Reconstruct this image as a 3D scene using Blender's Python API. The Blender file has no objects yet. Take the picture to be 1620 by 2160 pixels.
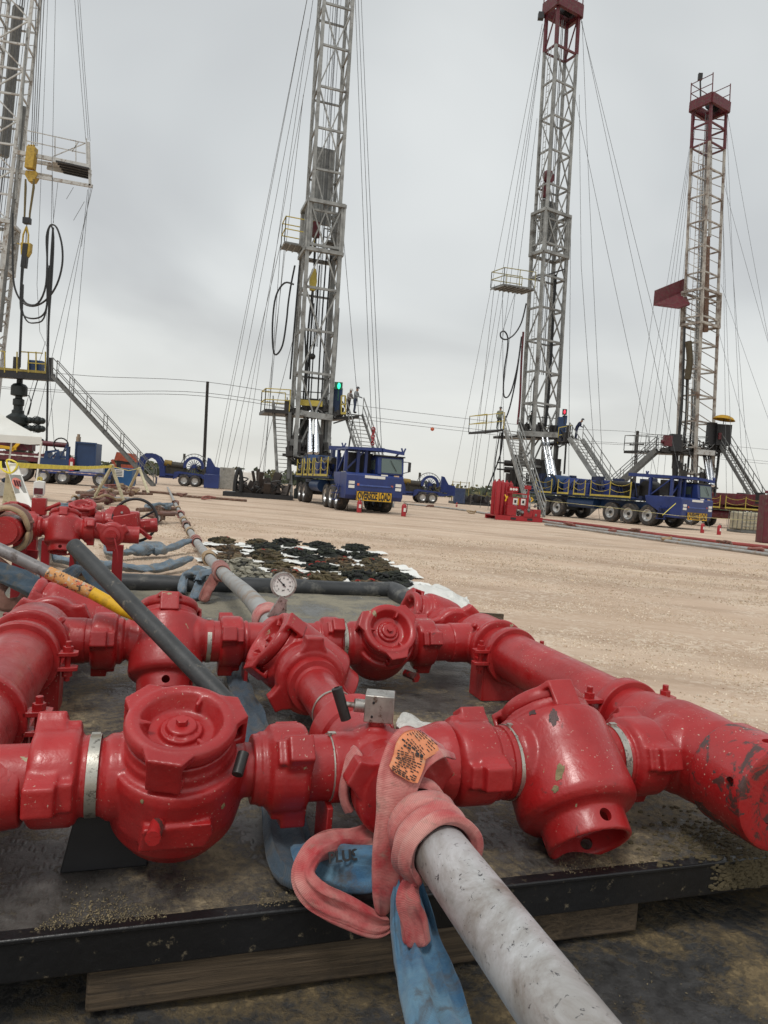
import bpy, bmesh, math, random
from mathutils import Vector, Matrix, Quaternion, noise
S = bpy.context.scene
COL = S.collection
R = math.radians
V = Vector
random.seed(7)

# ------------------------------------------------------------------ camera
H = 1.0
FPX = 1500.0                      # focal length in pixels of the 1620 x 2160 photograph
PITCH, ROLL = R(2.02), R(4.27)
cam_f = V((0, math.cos(PITCH), -math.sin(PITCH)))
_r0, _u0 = V((1, 0, 0)), V((0, math.sin(PITCH), math.cos(PITCH)))
cam_r = math.cos(ROLL) * _r0 + math.sin(ROLL) * _u0
cam_u = -math.sin(ROLL) * _r0 + math.cos(ROLL) * _u0
cd = bpy.data.cameras.new('camera')
cam = bpy.data.objects.new('camera', cd)
COL.objects.link(cam)
m = Matrix((cam_r, cam_u, -cam_f)).transposed().to_4x4()
m.translation = V((0, 0, H))
cam.matrix_world = m
cd.sensor_fit = 'HORIZONTAL'
cd.sensor_width = 36.0
cd.lens = 36.0 * FPX / 1620.0
cd.clip_start, cd.clip_end = 0.05, 4000
cd.dof.use_dof = True
cd.dof.focus_distance = 2.0
cd.dof.aperture_fstop = 40.0
S.camera = cam
S.render.resolution_x, S.render.resolution_y = 768, 1024

# ------------------------------------------------------------------ sky, sun, exposure
SUN_EL, SUN_AZ = R(62), R(205)
w = bpy.data.worlds.new('World')
S.world = w
w.use_nodes = True
nt = w.node_tree
nt.nodes.clear()
def N(t, typ, **kw):
    n = t.nodes.new(typ)
    for k, v in kw.items():
        if k.startswith('i_'):
            n.inputs[k[2:]].default_value = v
        else:
            setattr(n, k, v)
    return n
def ramp(t, stops, fac=None, interp='LINEAR'):
    n = t.nodes.new('ShaderNodeValToRGB')
    n.color_ramp.interpolation = interp
    e = n.color_ramp.elements
    while len(e) < len(stops):
        e.new(0.5)
    for i, (p, c) in enumerate(stops):
        e[i].position = p
        e[i].color = (c, c, c, 1) if isinstance(c, (int, float)) else (*c, 1)
    if fac is not None:
        t.links.new(fac, n.inputs[0])
    return n
out = N(nt, 'ShaderNodeOutputWorld')
bg = N(nt, 'ShaderNodeBackground')
sky = N(nt, 'ShaderNodeTexSky', sky_type='NISHITA', sun_disc=False, sun_elevation=SUN_EL, sun_rotation=SUN_AZ)
tc = N(nt, 'ShaderNodeTexCoord')
sep = N(nt, 'ShaderNodeSeparateXYZ')
nt.links.new(tc.outputs['Generated'], sep.inputs[0])
zc = N(nt, 'ShaderNodeMath', operation='MAXIMUM'); zc.inputs[1].default_value = 0.0
nt.links.new(sep.outputs[2], zc.inputs[0])
za = N(nt, 'ShaderNodeMath', operation='ADD'); za.inputs[1].default_value = 0.26
nt.links.new(zc.outputs[0], za.inputs[0])
comb = N(nt, 'ShaderNodeCombineXYZ')
for i in (0, 1):
    dv = N(nt, 'ShaderNodeMath', operation='DIVIDE')
    nt.links.new(sep.outputs[i], dv.inputs[0]); nt.links.new(za.outputs[0], dv.inputs[1])
    nt.links.new(dv.outputs[0], comb.inputs[i])
n1 = N(nt, 'ShaderNodeTexNoise', i_Scale=1.1, i_Detail=4.0, i_Roughness=0.42, i_Distortion=0.5)
n2 = N(nt, 'ShaderNodeTexNoise', i_Scale=0.5, i_Detail=3.0, i_Roughness=0.45)
nt.links.new(comb.outputs[0], n1.inputs['Vector']); nt.links.new(comb.outputs[0], n2.inputs['Vector'])
mx = N(nt, 'ShaderNodeMath', operation='MULTIPLY_ADD'); mx.inputs[1].default_value = 0.55
nt.links.new(n1.outputs[0], mx.inputs[0])
mx2 = N(nt, 'ShaderNodeMath', operation='MULTIPLY'); mx2.inputs[1].default_value = 0.45
nt.links.new(n2.outputs[0], mx2.inputs[0]); nt.links.new(mx2.outputs[0], mx.inputs[2])
cr = ramp(nt, [(0.40, (0.42, 0.435, 0.445)), (0.47, (0.49, 0.51, 0.515)), (0.53, (0.57, 0.59, 0.59)), (0.61, (0.655, 0.675, 0.665))], mx.outputs[0])
# a thinner, paler and slightly warm band of cloud towards the horizon
hz = ramp(nt, [(0.0, 0.7), (0.10, 0.45), (0.25, 0.1), (0.4, 0.0)], zc.outputs[0])
warm = N(nt, 'ShaderNodeMix', data_type='RGBA')
nt.links.new(hz.outputs[0], warm.inputs[0]); nt.links.new(cr.outputs[0], warm.inputs[6])
warm.inputs[7].default_value = (0.60, 0.585, 0.53, 1)
skym = N(nt, 'ShaderNodeVectorMath', operation='SCALE'); skym.inputs['Scale'].default_value = 0.1
nt.links.new(sky.outputs[0], skym.inputs[0])
fin = N(nt, 'ShaderNodeMix', data_type='RGBA'); fin.inputs[0].default_value = 0.95
nt.links.new(skym.outputs[0], fin.inputs[6]); nt.links.new(warm.outputs[2], fin.inputs[7])
nt.links.new(fin.outputs[2], bg.inputs[0])
bg.inputs[1].default_value = 1.32
nt.links.new(bg.outputs[0], out.inputs[0])

sl = bpy.data.lights.new('sun', 'SUN')
sl.energy, sl.angle, sl.color = 1.5, R(14), (1.0, 0.965, 0.92)
so = bpy.data.objects.new('sun', sl)
COL.objects.link(so)
sd = V((math.sin(SUN_AZ) * math.cos(SUN_EL), math.cos(SUN_AZ) * math.cos(SUN_EL), math.sin(SUN_EL)))
so.rotation_euler = sd.to_track_quat('Z', 'Y').to_euler()
so.location = (0, 0, 60)
S.view_settings.view_transform = 'Standard'
S.view_settings.look = 'None'
S.view_settings.gamma = 1.0
S.view_settings.exposure = 0.0

# ------------------------------------------------------------------ placement helpers
def ray(x, y):
    return cam_f + cam_r * ((x - 810) / FPX) + cam_u * ((1080 - y) / FPX)
def gz(x, y, z=0.0):              # world point of height z seen at a place of the photograph
    d = ray(x, y)
    return V((0, 0, H)) + d * ((z - H) / d.z)
def gy(x, y, Y):                  # world point at distance Y
    d = ray(x, y)
    return V((0, 0, H)) + d * (Y / d.y)
YAW = R(17.7)
D1 = V((-math.sin(YAW), math.cos(YAW), 0))      # along the pipe lines, away from the camera
D2 = V((math.cos(YAW), math.sin(YAW), 0))       # across
ZZ = V((0, 0, 1))
def F(u, v, z):
    return D2 * u + D1 * v + ZZ * z
def fv(x, y, v):                  # point in the plane v = const, as (u, v, z)
    d = ray(x, y)
    P = V((0, 0, H)) + d * (v / d.dot(D1))
    return V((P.dot(D2), v, P.z))
FR = Matrix.Rotation(YAW, 4, 'Z')

# ------------------------------------------------------------------ materials
MATS = {}
def newmat(name):
    m = bpy.data.materials.new(name); m.use_nodes = True
    t = m.node_tree
    b = t.nodes['Principled BSDF']
    MATS[name] = m
    return m, t, b
def mix(t, fac, a, b):
    n = N(t, 'ShaderNodeMix', data_type='RGBA')
    for s, i in ((fac, 0), (a, 6), (b, 7)):
        if isinstance(s, bpy.types.NodeSocket): t.links.new(s, n.inputs[i])
        elif i == 0: n.inputs[0].default_value = s
        else: n.inputs[i].default_value = (*s, 1)
    return n.outputs[2]
def nz(t, scale, detail=4, rough=0.55, dist=0.0, vec=None, coord='Object', mapscale=None):
    n = N(t, 'ShaderNodeTexNoise', i_Scale=scale, i_Detail=detail, i_Roughness=rough, i_Distortion=dist)
    v = vec if vec is not None else N(t, 'ShaderNodeTexCoord').outputs[coord]
    if mapscale:
        mp = N(t, 'ShaderNodeMapping'); mp.inputs['Scale'].default_value = mapscale
        t.links.new(v, mp.inputs[0]); v = mp.outputs[0]
    t.links.new(v, n.inputs['Vector'])
    return n.outputs[0]
def bump(t, b, h, strength=0.3, dist=0.002):
    n = N(t, 'ShaderNodeBump'); n.inputs['Strength'].default_value = strength; n.inputs['Distance'].default_value = dist
    t.links.new(h, n.inputs['Height']); 
    prev = b.inputs['Normal'].links
    if prev: t.links.new(prev[0].from_socket, n.inputs['Normal'])
    t.links.new(n.outputs[0], b.inputs['Normal'])
def simple(name, col, rough=0.6, metal=0.0, var=0.25, scale=6, bmp=0.0, dirt=None, dirtamt=0.5, dscale=None, spec=None):
    m, t, b = newmat(name)
    f = nz(t, scale, 5, 0.6)
    c = mix(t, ramp(t, [(0.3, 0), (0.7, 1)], f).outputs[0], tuple(x * (1 - var) for x in col), tuple(min(1, x * (1 + var)) for x in col))
    if dirt:
        f2 = ramp(t, [(0.62 - dirtamt * 0.3, 0), (0.72 - dirtamt * 0.2, 1)], nz(t, dscale or scale * 2.3, 8, 0.7)).outputs[0]
        c = mix(t, f2, c, dirt)
    t.links.new(c, b.inputs['Base Color'])
    b.inputs['Roughness'].default_value = rough
    b.inputs['Metallic'].default_value = metal
    if spec is not None: b.inputs['Specular IOR Level'].default_value = spec
    if bmp: bump(t, b, nz(t, scale * 8, 4, 0.6), bmp, 0.003)
    return m

def red_paint(name, wear=0.0, dust=0.35):
    m, t, b = newmat(name)
    big = nz(t, 5, 5, 0.6)
    c = mix(t, ramp(t, [(0.3, 0), (0.7, 1)], big).outputs[0], (0.29, 0.007, 0.008), (0.42, 0.016, 0.017))
    # chalky, dusty paint in patches and fine scuffs
    du = ramp(t, [(0.46, 0), (0.85, dust)], nz(t, 11, 10, 0.72, 0.4)).outputs[0]
    c = mix(t, du, c, (0.38, 0.075, 0.07))
    # dark grease specks
    g = ramp(t, [(0.635 - 0.12 * wear, 0), (0.675 - 0.11 * wear, 1)], nz(t, 17, 9, 0.7, 0.8)).outputs[0]
    g2 = N(t, 'ShaderNodeMath', operation='MULTIPLY'); g2.inputs[1].default_value = 0.55 + 0.4 * wear
    t.links.new(g, g2.inputs[0])
    c = mix(t, g2.outputs[0], c, (0.055, 0.030, 0.026))
    # chips down to khaki primer
    ch = ramp(t, [(0.70 - 0.05 * wear, 0), (0.71 - 0.05 * wear, 1)], nz(t, 16, 7, 0.6, 0.6, coord='Object', mapscale=(1, 1.3, 0.8))).outputs[0]
    c = mix(t, ch, c, mix(t, nz(t, 160, 3), (0.28, 0.24, 0.12), (0.42, 0.37, 0.24)) if not wear else (0.05, 0.04, 0.04))
    # splashes of dried mud
    sp = ramp(t, [(0.665, 0), (0.69, 1)], nz(t, 150, 3, 0.6)).outputs[0]
    sp2 = ramp(t, [(0.45, 0), (0.62, 1)], nz(t, 6, 3, 0.5)).outputs[0]
    spm = N(t, 'ShaderNodeMath', operation='MULTIPLY'); t.links.new(sp, spm.inputs[0]); t.links.new(sp2, spm.inputs[1])
    c = mix(t, spm.outputs[0], c, (0.55, 0.42, 0.33))
    t.links.new(c, b.inputs['Base Color'])
    ro = ramp(t, [(0.3, 0.22), (0.68, 0.58)], nz(t, 12, 8, 0.7)).outputs[0]
    t.links.new(ro, b.inputs['Roughness'])
    b.inputs['Specular IOR Level'].default_value = 0.6
    b.inputs['Coat Weight'].default_value = 0.14; b.inputs['Coat Roughness'].default_value = 0.12
    bump(t, b, nz(t, 14, 4, 0.55), 0.35, 0.006)
    bump(t, b, nz(t, 48, 4, 0.6, 0.4), 0.40, 0.0026)
    bump(t, b, nz(t, 170, 4, 0.6), 0.25, 0.0010)
    return m
RED = red_paint('red_paint')
REDD = red_paint('chalky_red_paint', 0.15, 0.75)
REDW = red_paint('worn_red_paint', 1.0, 0.25)
REDFAR = simple('red_paint_far', (0.34, 0.015, 0.021), 0.42, var=0.15, scale=3)
DRED = simple('dark_red_paint', (0.105, 0.008, 0.018), 0.5, var=0.25, scale=3, dirt=(0.10, 0.05, 0.04))
BAND = simple('silver_band', (0.50, 0.48, 0.42), 0.38, 0.75, 0.2, 30, 0.1, dirt=(0.06, 0.05, 0.04), dirtamt=0.3, dscale=60)
STEEL = simple('bare_steel', (0.42, 0.40, 0.37), 0.42, 0.8, 0.25, 25, 0.12, dirt=(0.12, 0.07, 0.05), dirtamt=0.3)
DSTEEL = simple('dark_steel', (0.035, 0.033, 0.032), 0.45, 0.4, 0.3, 20, 0.15)
BLACKMET = simple('black_metal', (0.018, 0.018, 0.02), 0.5, 0.0, 0.3, 10)
GALV = simple('galvanised_steel', (0.27, 0.275, 0.265), 0.55, 0.25, 0.4, 2.0, dirt=(0.11, 0.10, 0.09), dirtamt=0.25, dscale=1.2)
GALVD = simple('dull_galvanised_steel', (0.15, 0.153, 0.148), 0.6, 0.2, 0.3, 2.0)
WHITEM = simple('off_white_painted_steel', (0.47, 0.47, 0.45), 0.55, 0, 0.15, 1.2, dirt=(0.20, 0.15, 0.11), dirtamt=0.35, dscale=3)
CHROME = simple('chrome_rod', (0.75, 0.77, 0.8), 0.2, 1.0, 0.05)
BLUE = simple('blue_paint', (0.018, 0.036, 0.155), 0.36, 0, 0.22, 1.5)
BLUE2 = simple('trailer_blue_paint', (0.014, 0.042, 0.115), 0.45, 0, 0.25, 1.5)
YEL = simple('yellow_paint', (0.48, 0.38, 0.07), 0.55, 0, 0.2, 2)
YEL2 = simple('golden_yellow_paint', (0.70, 0.40, 0.015), 0.45, 0, 0.15, 2, dirt=(0.10, 0.07, 0.03), dirtamt=0.15)
TYRE = simple('tyre_rubber', (0.045, 0.042, 0.040), 0.85, 0, 0.3, 3, dirt=(0.16, 0.12, 0.09), dirtamt=0.3)
RIM = simple('aluminium_rim', (0.55, 0.55, 0.54), 0.35, 0.7, 0.2, 4)
GLASS = simple('cab_glass', (0.10, 0.14, 0.13), 0.08, 0, 0.1, 1, spec=0.8)
RUB = simple('black_rubber', (0.034, 0.036, 0.037), 0.5, 0, 0.35, 14, 0.3, dirt=(0.16, 0.14, 0.11), dirtamt=0.12, dscale=45)
RUBM = simple('muddy_rubber', (0.095, 0.088, 0.072), 0.6, 0, 0.3, 14, 0.3, dirt=(0.2, 0.17, 0.13), dirtamt=0.3, dscale=45)
WHITE = simple('white_paint', (0.75, 0.74, 0.70), 0.5, 0, 0.06, 3, dirt=(0.4, 0.35, 0.28), dirtamt=0.1)
CREAM = simple('weathered_cream_timber', (0.50, 0.45, 0.30), 0.8, 0, 0.2, 8, 0.2, dirt=(0.28, 0.22, 0.14), dirtamt=0.3)
CANVAS = simple('white_canvas', (0.66, 0.66, 0.62), 0.8, 0, 0.07, 2)
RUST = simple('rusty_iron', (0.14, 0.075, 0.05), 0.8, 0, 0.4, 5, 0.3, dirt=(0.25, 0.20, 0.16), dirtamt=0.4)
HOSE = simple('black_hose', (0.016, 0.017, 0.018), 0.5)
WIRE = simple('wire_rope', (0.13, 0.135, 0.14), 0.6, 0.2)
ORANGE = simple('orange_paint', (0.55, 0.12, 0.05), 0.5)
CLEAR = simple('white_plastic_sheet', (0.66, 0.66, 0.62), 0.35, 0, 0.1, 8, 0.3)

def cloth(name, c1, c2, rib=420, dirt=None, damt=0.3):
    m, t, b = newmat(name)
    c = mix(t, ramp(t, [(0.35, 0), (0.65, 1)], nz(t, 9, 6, 0.6, 0.5)).outputs[0], c1, c2)
    if dirt:
        c = mix(t, ramp(t, [(0.60 - damt * 0.2, 0), (0.70 - damt * 0.1, 0.9)], nz(t, 14, 8, 0.7, 0.6)).outputs[0], c, dirt)
    uv = N(t, 'ShaderNodeTexCoord').outputs['UV']
    wv = N(t, 'ShaderNodeTexWave', wave_type='BANDS', bands_direction='Y', i_Scale=rib * 0.20, i_Distortion=0.3, i_Detail=1.0)
    t.links.new(uv, wv.inputs['Vector'])
    c = mix(t, ramp(t, [(0.0, 0.34), (0.6, 0.0)], wv.outputs[1]).outputs[0], c, tuple(x * 0.5 for x in c1))
    t.links.new(c, b.inputs['Base Color'])
    b.inputs['Roughness'].default_value = 0.85
    b.inputs['Sheen Weight'].default_value = 0.15
    bump(t, b, wv.outputs[1], 0.45, 0.0006)
    bump(t, b, nz(t, 30, 4, 0.6), 0.5, 0.005)
    bump(t, b, nz(t, 9, 5, 0.6, 1.2), 0.6, 0.012)
    return m
PINK = cloth('faded_red_webbing', (0.42, 0.035, 0.042), (0.62, 0.31, 0.27), 620, (0.30, 0.19, 0.15), 0.18)
PINKD = cloth('dusty_red_webbing', (0.27, 0.085, 0.07), (0.38, 0.17, 0.14), 500, (0.2, 0.13, 0.10), 0.3)
BLUEC = cloth('blue_webbing', (0.035, 0.12, 0.23), (0.13, 0.25, 0.34), 700, (0.075, 0.07, 0.065), 0.5)
BLUED = cloth('dirty_blue_webbing', (0.028, 0.052, 0.078), (0.055, 0.085, 0.115), 500, (0.10, 0.09, 0.075), 0.5)
BLUEF = cloth('faded_blue_webbing', (0.11, 0.16, 0.21), (0.20, 0.26, 0.31), 500, (0.2, 0.17, 0.13), 0.5)
TANC = cloth('tan_webbing', (0.33, 0.22, 0.12), (0.45, 0.33, 0.20), 500, (0.2, 0.14, 0.09), 0.3)
BROWNC = cloth('brown_webbing', (0.16, 0.065, 0.045), (0.22, 0.11, 0.08), 500)
RAG = cloth('white_rag', (0.55, 0.54, 0.5), (0.68, 0.67, 0.62), 900, (0.3, 0.27, 0.22), 0.1)

# ------------------------------------------------------------------ mesh builder
class MB:
    def __init__(s, T=None):
        s.v, s.f, s.uv, s.mi, s.cm = [], [], {}, [], 0
        s.T = T if T is not None else Matrix()
    def add(s, vs, fs):
        o = len(s.v)
        s.v += [s.T @ V(p) for p in vs]
        s.f += [tuple(i + o for i in f) for f in fs]
        s.mi += [s.cm] * len(fs)
        return s
    def box(s, c, size, rot=None):
        c = V(c); sx, sy, sz = (q / 2 for q in size)
        rot = rot if rot is not None else Matrix.Identity(3)
        if rot.row[0].__len__() == 4: rot = rot.to_3x3()
        vs = [c + rot @ V((x * sx, y * sy, z * sz)) for x in (-1, 1) for y in (-1, 1) for z in (-1, 1)]
        return s.add(vs, [(0, 1, 3, 2), (4, 6, 7, 5), (0, 4, 5, 1), (2, 3, 7, 6), (0, 2, 6, 4), (1, 5, 7, 3)])
    def beam(s, p0, p1, wd, ht=None, up=ZZ):
        p0, p1 = V(p0), V(p1); d = p1 - p0
        if d.length < 1e-6: return s
        y = d.normalized(); x = y.cross(V(up))
        if x.length < 1e-3: x = y.cross(V((1, 0, 0)))
        x.normalize(); z = x.cross(y)
        rot = Matrix((x, y, z)).transposed()
        return s.box((p0 + p1) / 2, (wd, d.length, ht or wd), rot)
    def cyl(s, p0, p1, r0, r1=None, n=16):
        p0, p1 = V(p0), V(p1); L = (p1 - p0).length
        return s.lathe([(0, 0), (r0, 0), (r1 if r1 is not None else r0, L), (0, L)], p0, p1 - p0, n)
    def lathe(s, prof, o, ax, n=24, rf=None, up=None, closed=False):
        o, z = V(o), V(ax).normalized()
        x = V(up) if up is not None else (V((1, 0, 0)) if abs(z.x) < 0.8 else V((0, 1, 0)))
        x = (x - z * x.dot(z)).normalized(); y = z.cross(x)
        vs, rows = [], []
        for r, h in prof:
            if r < 1e-6:
                rows.append([len(vs)]); vs.append(o + z * h)
            else:
                row = []
                for i in range(n):
                    a = 2 * math.pi * i / n
                    rr = rf(a, r, h) if rf else r
                    row.append(len(vs)); vs.append(o + z * h + (x * math.cos(a) + y * math.sin(a)) * rr)
                rows.append(row)
        fs = []
        pairs = list(zip(rows, rows[1:]))
        if closed: pairs.append((rows[-1], rows[0]))
        for a, b in pairs:
            if len(a) == 1 and len(b) == 1: continue
            for i in range(n):
                j = (i + 1) % n
                if len(a) == 1: fs.append((a[0], b[j], b[i]))
                elif len(b) == 1: fs.append((a[i], a[j], b[0]))
                else: fs.append((a[i], a[j], b[j], b[i]))
        return s.add(vs, fs)
    def tube(s, pts, r, n=8, closed=False, w2=None, ups=None, cap=True, uvs=False):
        pts = [V(p) for p in pts]; k = len(pts)
        rr = r if isinstance(r, (list, tuple)) else [r] * k
        r2 = w2 if isinstance(w2, (list, tuple)) else ([w2] * k if w2 is not None else rr)
        vs, fs = [], []
        prev = None
        for i, p in enumerate(pts):
            a = pts[i - 1] if (i > 0 or closed) else p
            b = pts[(i + 1) % k] if (i < k - 1 or closed) else p
            d = (b - a).normalized()
            if ups is not None: x = V(ups[i]); 
            elif prev is None: x = V((0, 0, 1)) if abs(d.z) < 0.9 else V((1, 0, 0))
            else: x = prev
            x = x - d * x.dot(d)
            if x.length < 1e-5: x = d.orthogonal()
            x.normalize(); prev = x
            y = d.cross(x)
            for j in range(n):
                t = 2 * math.pi * j / n
                vs.append(p + y * math.cos(t) * rr[i] + x * math.sin(t) * r2[i])
        segs = k if closed else k - 1
        base = len(s.f)
        L = 0
        for i in range(segs):
            i2 = (i + 1) % k
            seg = (pts[i2] - pts[i]).length
            for j in range(n):
                j2 = (j + 1) % n
                fs.append((i * n + j, i * n + j2, i2 * n + j2, i2 * n + j))
                if uvs: s.uv[base + len(fs) - 1] = ((j / n, L), ((j + 1) / n, L), ((j + 1) / n, L + seg), (j / n, L + seg))
            L += seg
        if cap and not closed:
            fs.append(tuple(range(n))[::-1]); fs.append(tuple((k - 1) * n + j for j in range(n)))
        return s.add(vs, fs)
    def prism(s, poly, o, X, Y, dep):      # poly in the (X, Y) plane, extruded by vector dep
        o, X, Y, dep = V(o), V(X), V(Y), V(dep)
        k = len(poly)
        vs = [o + X * a + Y * b for a, b in poly] + [o + X * a + Y * b + dep for a, b in poly]
        fs = [tuple(range(k))[::-1], tuple(range(k, 2 * k))] + [(i, (i + 1) % k, k + (i + 1) % k, k + i) for i in range(k)]
        return s.add(vs, fs)
    def sphere(s, c, r, n=16, sc=(1, 1, 1)):
        prof = [(r * math.sin(math.pi * i / (n // 2)), -r * math.cos(math.pi * i / (n // 2))) for i in range(n // 2 + 1)]
        prof[0] = (0, -r); prof[-1] = (0, r)
        o = MB(); o.lathe(prof, (0, 0, 0), (0, 0, 1), n)
        return s.add([V(c) + V((p.x * sc[0], p.y * sc[1], p.z * sc[2])) for p in o.v], o.f)
    def build(s, name, mat, parent=None, ang=38, bevel=0, remesh=0, smooth=3, sub=0, disp=0, origin='base'):
        inv = Matrix()
        loc = V((0, 0, 0))
        if parent is not None:
            inv = WM[parent.name].inverted()
        elif s.v:
            xs = [p.x for p in s.v]; ys = [p.y for p in s.v]; zs = [p.z for p in s.v]
            loc = V(((min(xs) + max(xs)) / 2, (min(ys) + max(ys)) / 2, min(zs)))
            inv = Matrix.Translation(-loc)
        me = bpy.data.meshes.new(name)
        me.from_pydata([inv @ p for p in s.v], [], s.f)
        mats = mat if isinstance(mat, (list, tuple)) else [mat]
        for q in mats: me.materials.append(q)
        if s.uv:
            ul = me.uv_layers.new(name='UVMap')
            for fi, uvs in s.uv.items():
                for li, uvc in zip(me.polygons[fi].loop_indices, uvs): ul.data[li].uv = uvc
        if len(mats) > 1: me.polygons.foreach_set('material_index', s.mi)
        bm = bmesh.new(); bm.from_mesh(me)
        bmesh.ops.recalc_face_normals(bm, faces=bm.faces)
        bm.to_mesh(me); bm.free()
        me.update()
        o = bpy.data.objects.new(name, me)
        COL.objects.link(o)
        if parent is not None: o.parent = parent
        else: o.location = loc
        WM[o.name] = (WM[parent.name] if parent is not None else Matrix.Translation(loc)).copy()
        if bevel:
            b = o.modifiers.new('b', 'BEVEL'); b.width = bevel; b.segments = 2; b.limit_method = 'ANGLE'; b.angle_limit = R(35)
        if remesh:
            q = o.modifiers.new('r', 'REMESH'); q.mode = 'VOXEL'; q.voxel_size = remesh; q.use_smooth_shade = True
            q = o.modifiers.new('s', 'SMOOTH'); q.factor = 0.6; q.iterations = smooth
        elif sub:
            q = o.modifiers.new('d', 'SUBSURF'); q.levels = q.render_levels = sub
        if not remesh:
            me.polygons.foreach_set('use_smooth', [True] * len(me.polygons))
            me.set_sharp_from_angle(angle=R(ang))
        return o
WM = {}
def tag(o, label, cat, group=None, kind=None):
    if label: o['label'] = label
    if cat: o['category'] = cat
    if group: o['group'] = group
    if kind: o['kind'] = kind
    return o
def thing(name, label, cat, loc, rz=0.0, group=None):
    o = bpy.data.objects.new(name, None); COL.objects.link(o)
    o.empty_display_size = 0.1
    o.location = loc; o.rotation_euler = (0, 0, rz)
    WM[o.name] = Matrix.Translation(V(loc)) @ Matrix.Rotation(rz, 4, 'Z')
    return tag(o, label, cat, group)
def kids(o):
    return [c for c in bpy.data.objects if c.parent == o]
def copy_tree(o, loc, rz=0.0, label=None):
    def rec(a, par):
        c = a.copy(); COL.objects.link(c); c.parent = par
        for ch in kids(a): rec(ch, c)
        return c
    c = rec(o, None); c.location = loc; c.rotation_euler = (0, 0, rz)
    if label: c['label'] = label
    return c
def bake(o):                       # applies the modifiers of an object to its mesh
    dg = bpy.context.evaluated_depsgraph_get()
    me = bpy.data.meshes.new_from_object(o.evaluated_get(dg))
    old = o.data; o.modifiers.clear(); o.data = me; me.name = o.name
    return o
def catmull(pts, n=6, closed=False):
    pts = [V(p) for p in pts]; k = len(pts); out = []
    for i in range(k if closed else k - 1):
        g = lambda j: pts[j % k] if closed else pts[max(0, min(k - 1, j))]
        p0, p1, p2, p3 = g(i - 1), g(i), g(i + 1), g(i + 2)
        for a in range(n):
            t = a / n
            out.append(0.5 * ((2 * p1) + (p2 - p0) * t + (2 * p0 - 5 * p1 + 4 * p2 - p3) * t * t + (3 * p1 - p0 - 3 * p2 + p3) * t ** 3))
    if not closed: out.append(pts[-1])
    return out
_tc = {}
def text_mesh(body, name, mat, parent, size, depth, M, bold=0.0, align='CENTER'):
    cu = bpy.data.curves.new(name, 'FONT'); cu.body = body; cu.size = size; cu.extrude = depth
    cu.align_x = align; cu.align_y = 'CENTER'; cu.offset = bold
    o = bpy.data.objects.new(name, cu); COL.objects.link(o)
    dg = bpy.context.evaluated_depsgraph_get()
    me = bpy.data.meshes.new_from_object(o.evaluated_get(dg))
    bpy.data.objects.remove(o)
    me.transform(WM[parent.name].inverted() @ M); me.materials.clear(); me.materials.append(mat)
    t = bpy.data.objects.new(name, me); COL.objects.link(t); t.parent = parent
    return t
# ================================================================== SETTING
def ground_mat():
    m, t, b = newmat('gravel_ground')
    tco = N(t, 'ShaderNodeTexCoord').outputs['Object']
    mpr = N(t, 'ShaderNodeMapping'); mpr.inputs['Rotation'].default_value = (0, 0, R(14)); t.links.new(tco, mpr.inputs[0]); tcn = mpr.outputs[0]
    c = mix(t, ramp(t, [(0.35, 0), (0.65, 1)], nz(t, 0.35, 6, 0.6, 0.4, vec=tcn)).outputs[0], (0.47, 0.345, 0.25), (0.58, 0.44, 0.33))
    st = ramp(t, [(0.50, 0), (0.60, 0.6)], nz(t, 1.0, 7, 0.62, 0.15, vec=tcn, mapscale=(0.07, 1.3, 1))).outputs[0]
    c = mix(t, st, c, (0.66, 0.525, 0.40))
    st2 = ramp(t, [(0.50, 0), (0.62, 0.8)], nz(t, 0.8, 6, 0.6, 0.3, vec=tcn, mapscale=(0.16, 0.8, 1))).outputs[0]
    c = mix(t, st2, c, (0.37, 0.265, 0.19))
    vo = N(t, 'ShaderNodeTexVoronoi', i_Scale=34.0); t.links.new(tcn, vo.inputs['Vector'])
    sepc = N(t, 'ShaderNodeSeparateColor'); t.links.new(vo.outputs['Color'], sepc.inputs[0])
    pebm = ramp(t, [(0.45, 0), (0.85, 1)], sepc.outputs[0]).outputs[0]
    mask = ramp(t, [(0.45, 0.1), (0.6, 0.7)], nz(t, 1.3, 5, 0.6, vec=tcn)).outputs[0]
    pm = N(t, 'ShaderNodeMath', operation='MULTIPLY'); t.links.new(pebm, pm.inputs[0]); t.links.new(mask, pm.inputs[1])
    c = mix(t, pm.outputs[0], c, (0.70, 0.60, 0.48))
    dk = ramp(t, [(0.6, 0), (0.75, 0.55)], nz(t, 9, 8, 0.75, vec=tcn)).outputs[0]
    c = mix(t, dk, c, (0.34, 0.25, 0.17))
    t.links.new(c, b.inputs['Base Color'])
    b.inputs['Roughness'].default_value = 0.95
    b.inputs['Specular IOR Level'].default_value = 0.2
    bump(t, b, nz(t, 1.6, 6, 0.6, vec=tcn, mapscale=(0.3, 1.0, 1)), 0.5, 0.03)
    bump(t, b, nz(t, 14, 6, 0.7, vec=tcn), 0.8, 0.02)
    bump(t, b, vo.outputs['Distance'], -0.5, 0.01)
    return m
GROUND = ground_mat()
mb = MB()
xs = [-1500, -400, -120, -50] + [i * 2.0 for i in range(-20, 21)] + [50, 120, 400, 1500]
ys = [-60, -10] + [i * 1.5 for i in range(-5, 40)] + [70, 120, 300, 900, 2500]
vs = []
for y in ys:
    for x in xs:
        z = 0.0
        if abs(x) < 45 and 8 < y < 60: z = -0.008 + 0.016 * (noise.noise(V((x * 0.4, y * 0.4, 0))))
        vs.append((x, y, z))
nx = len(xs)
fs = [(j * nx + i, j * nx + i + 1, (j + 1) * nx + i + 1, (j + 1) * nx + i) for j in range(len(ys) - 1) for i in range(nx - 1)]
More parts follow.
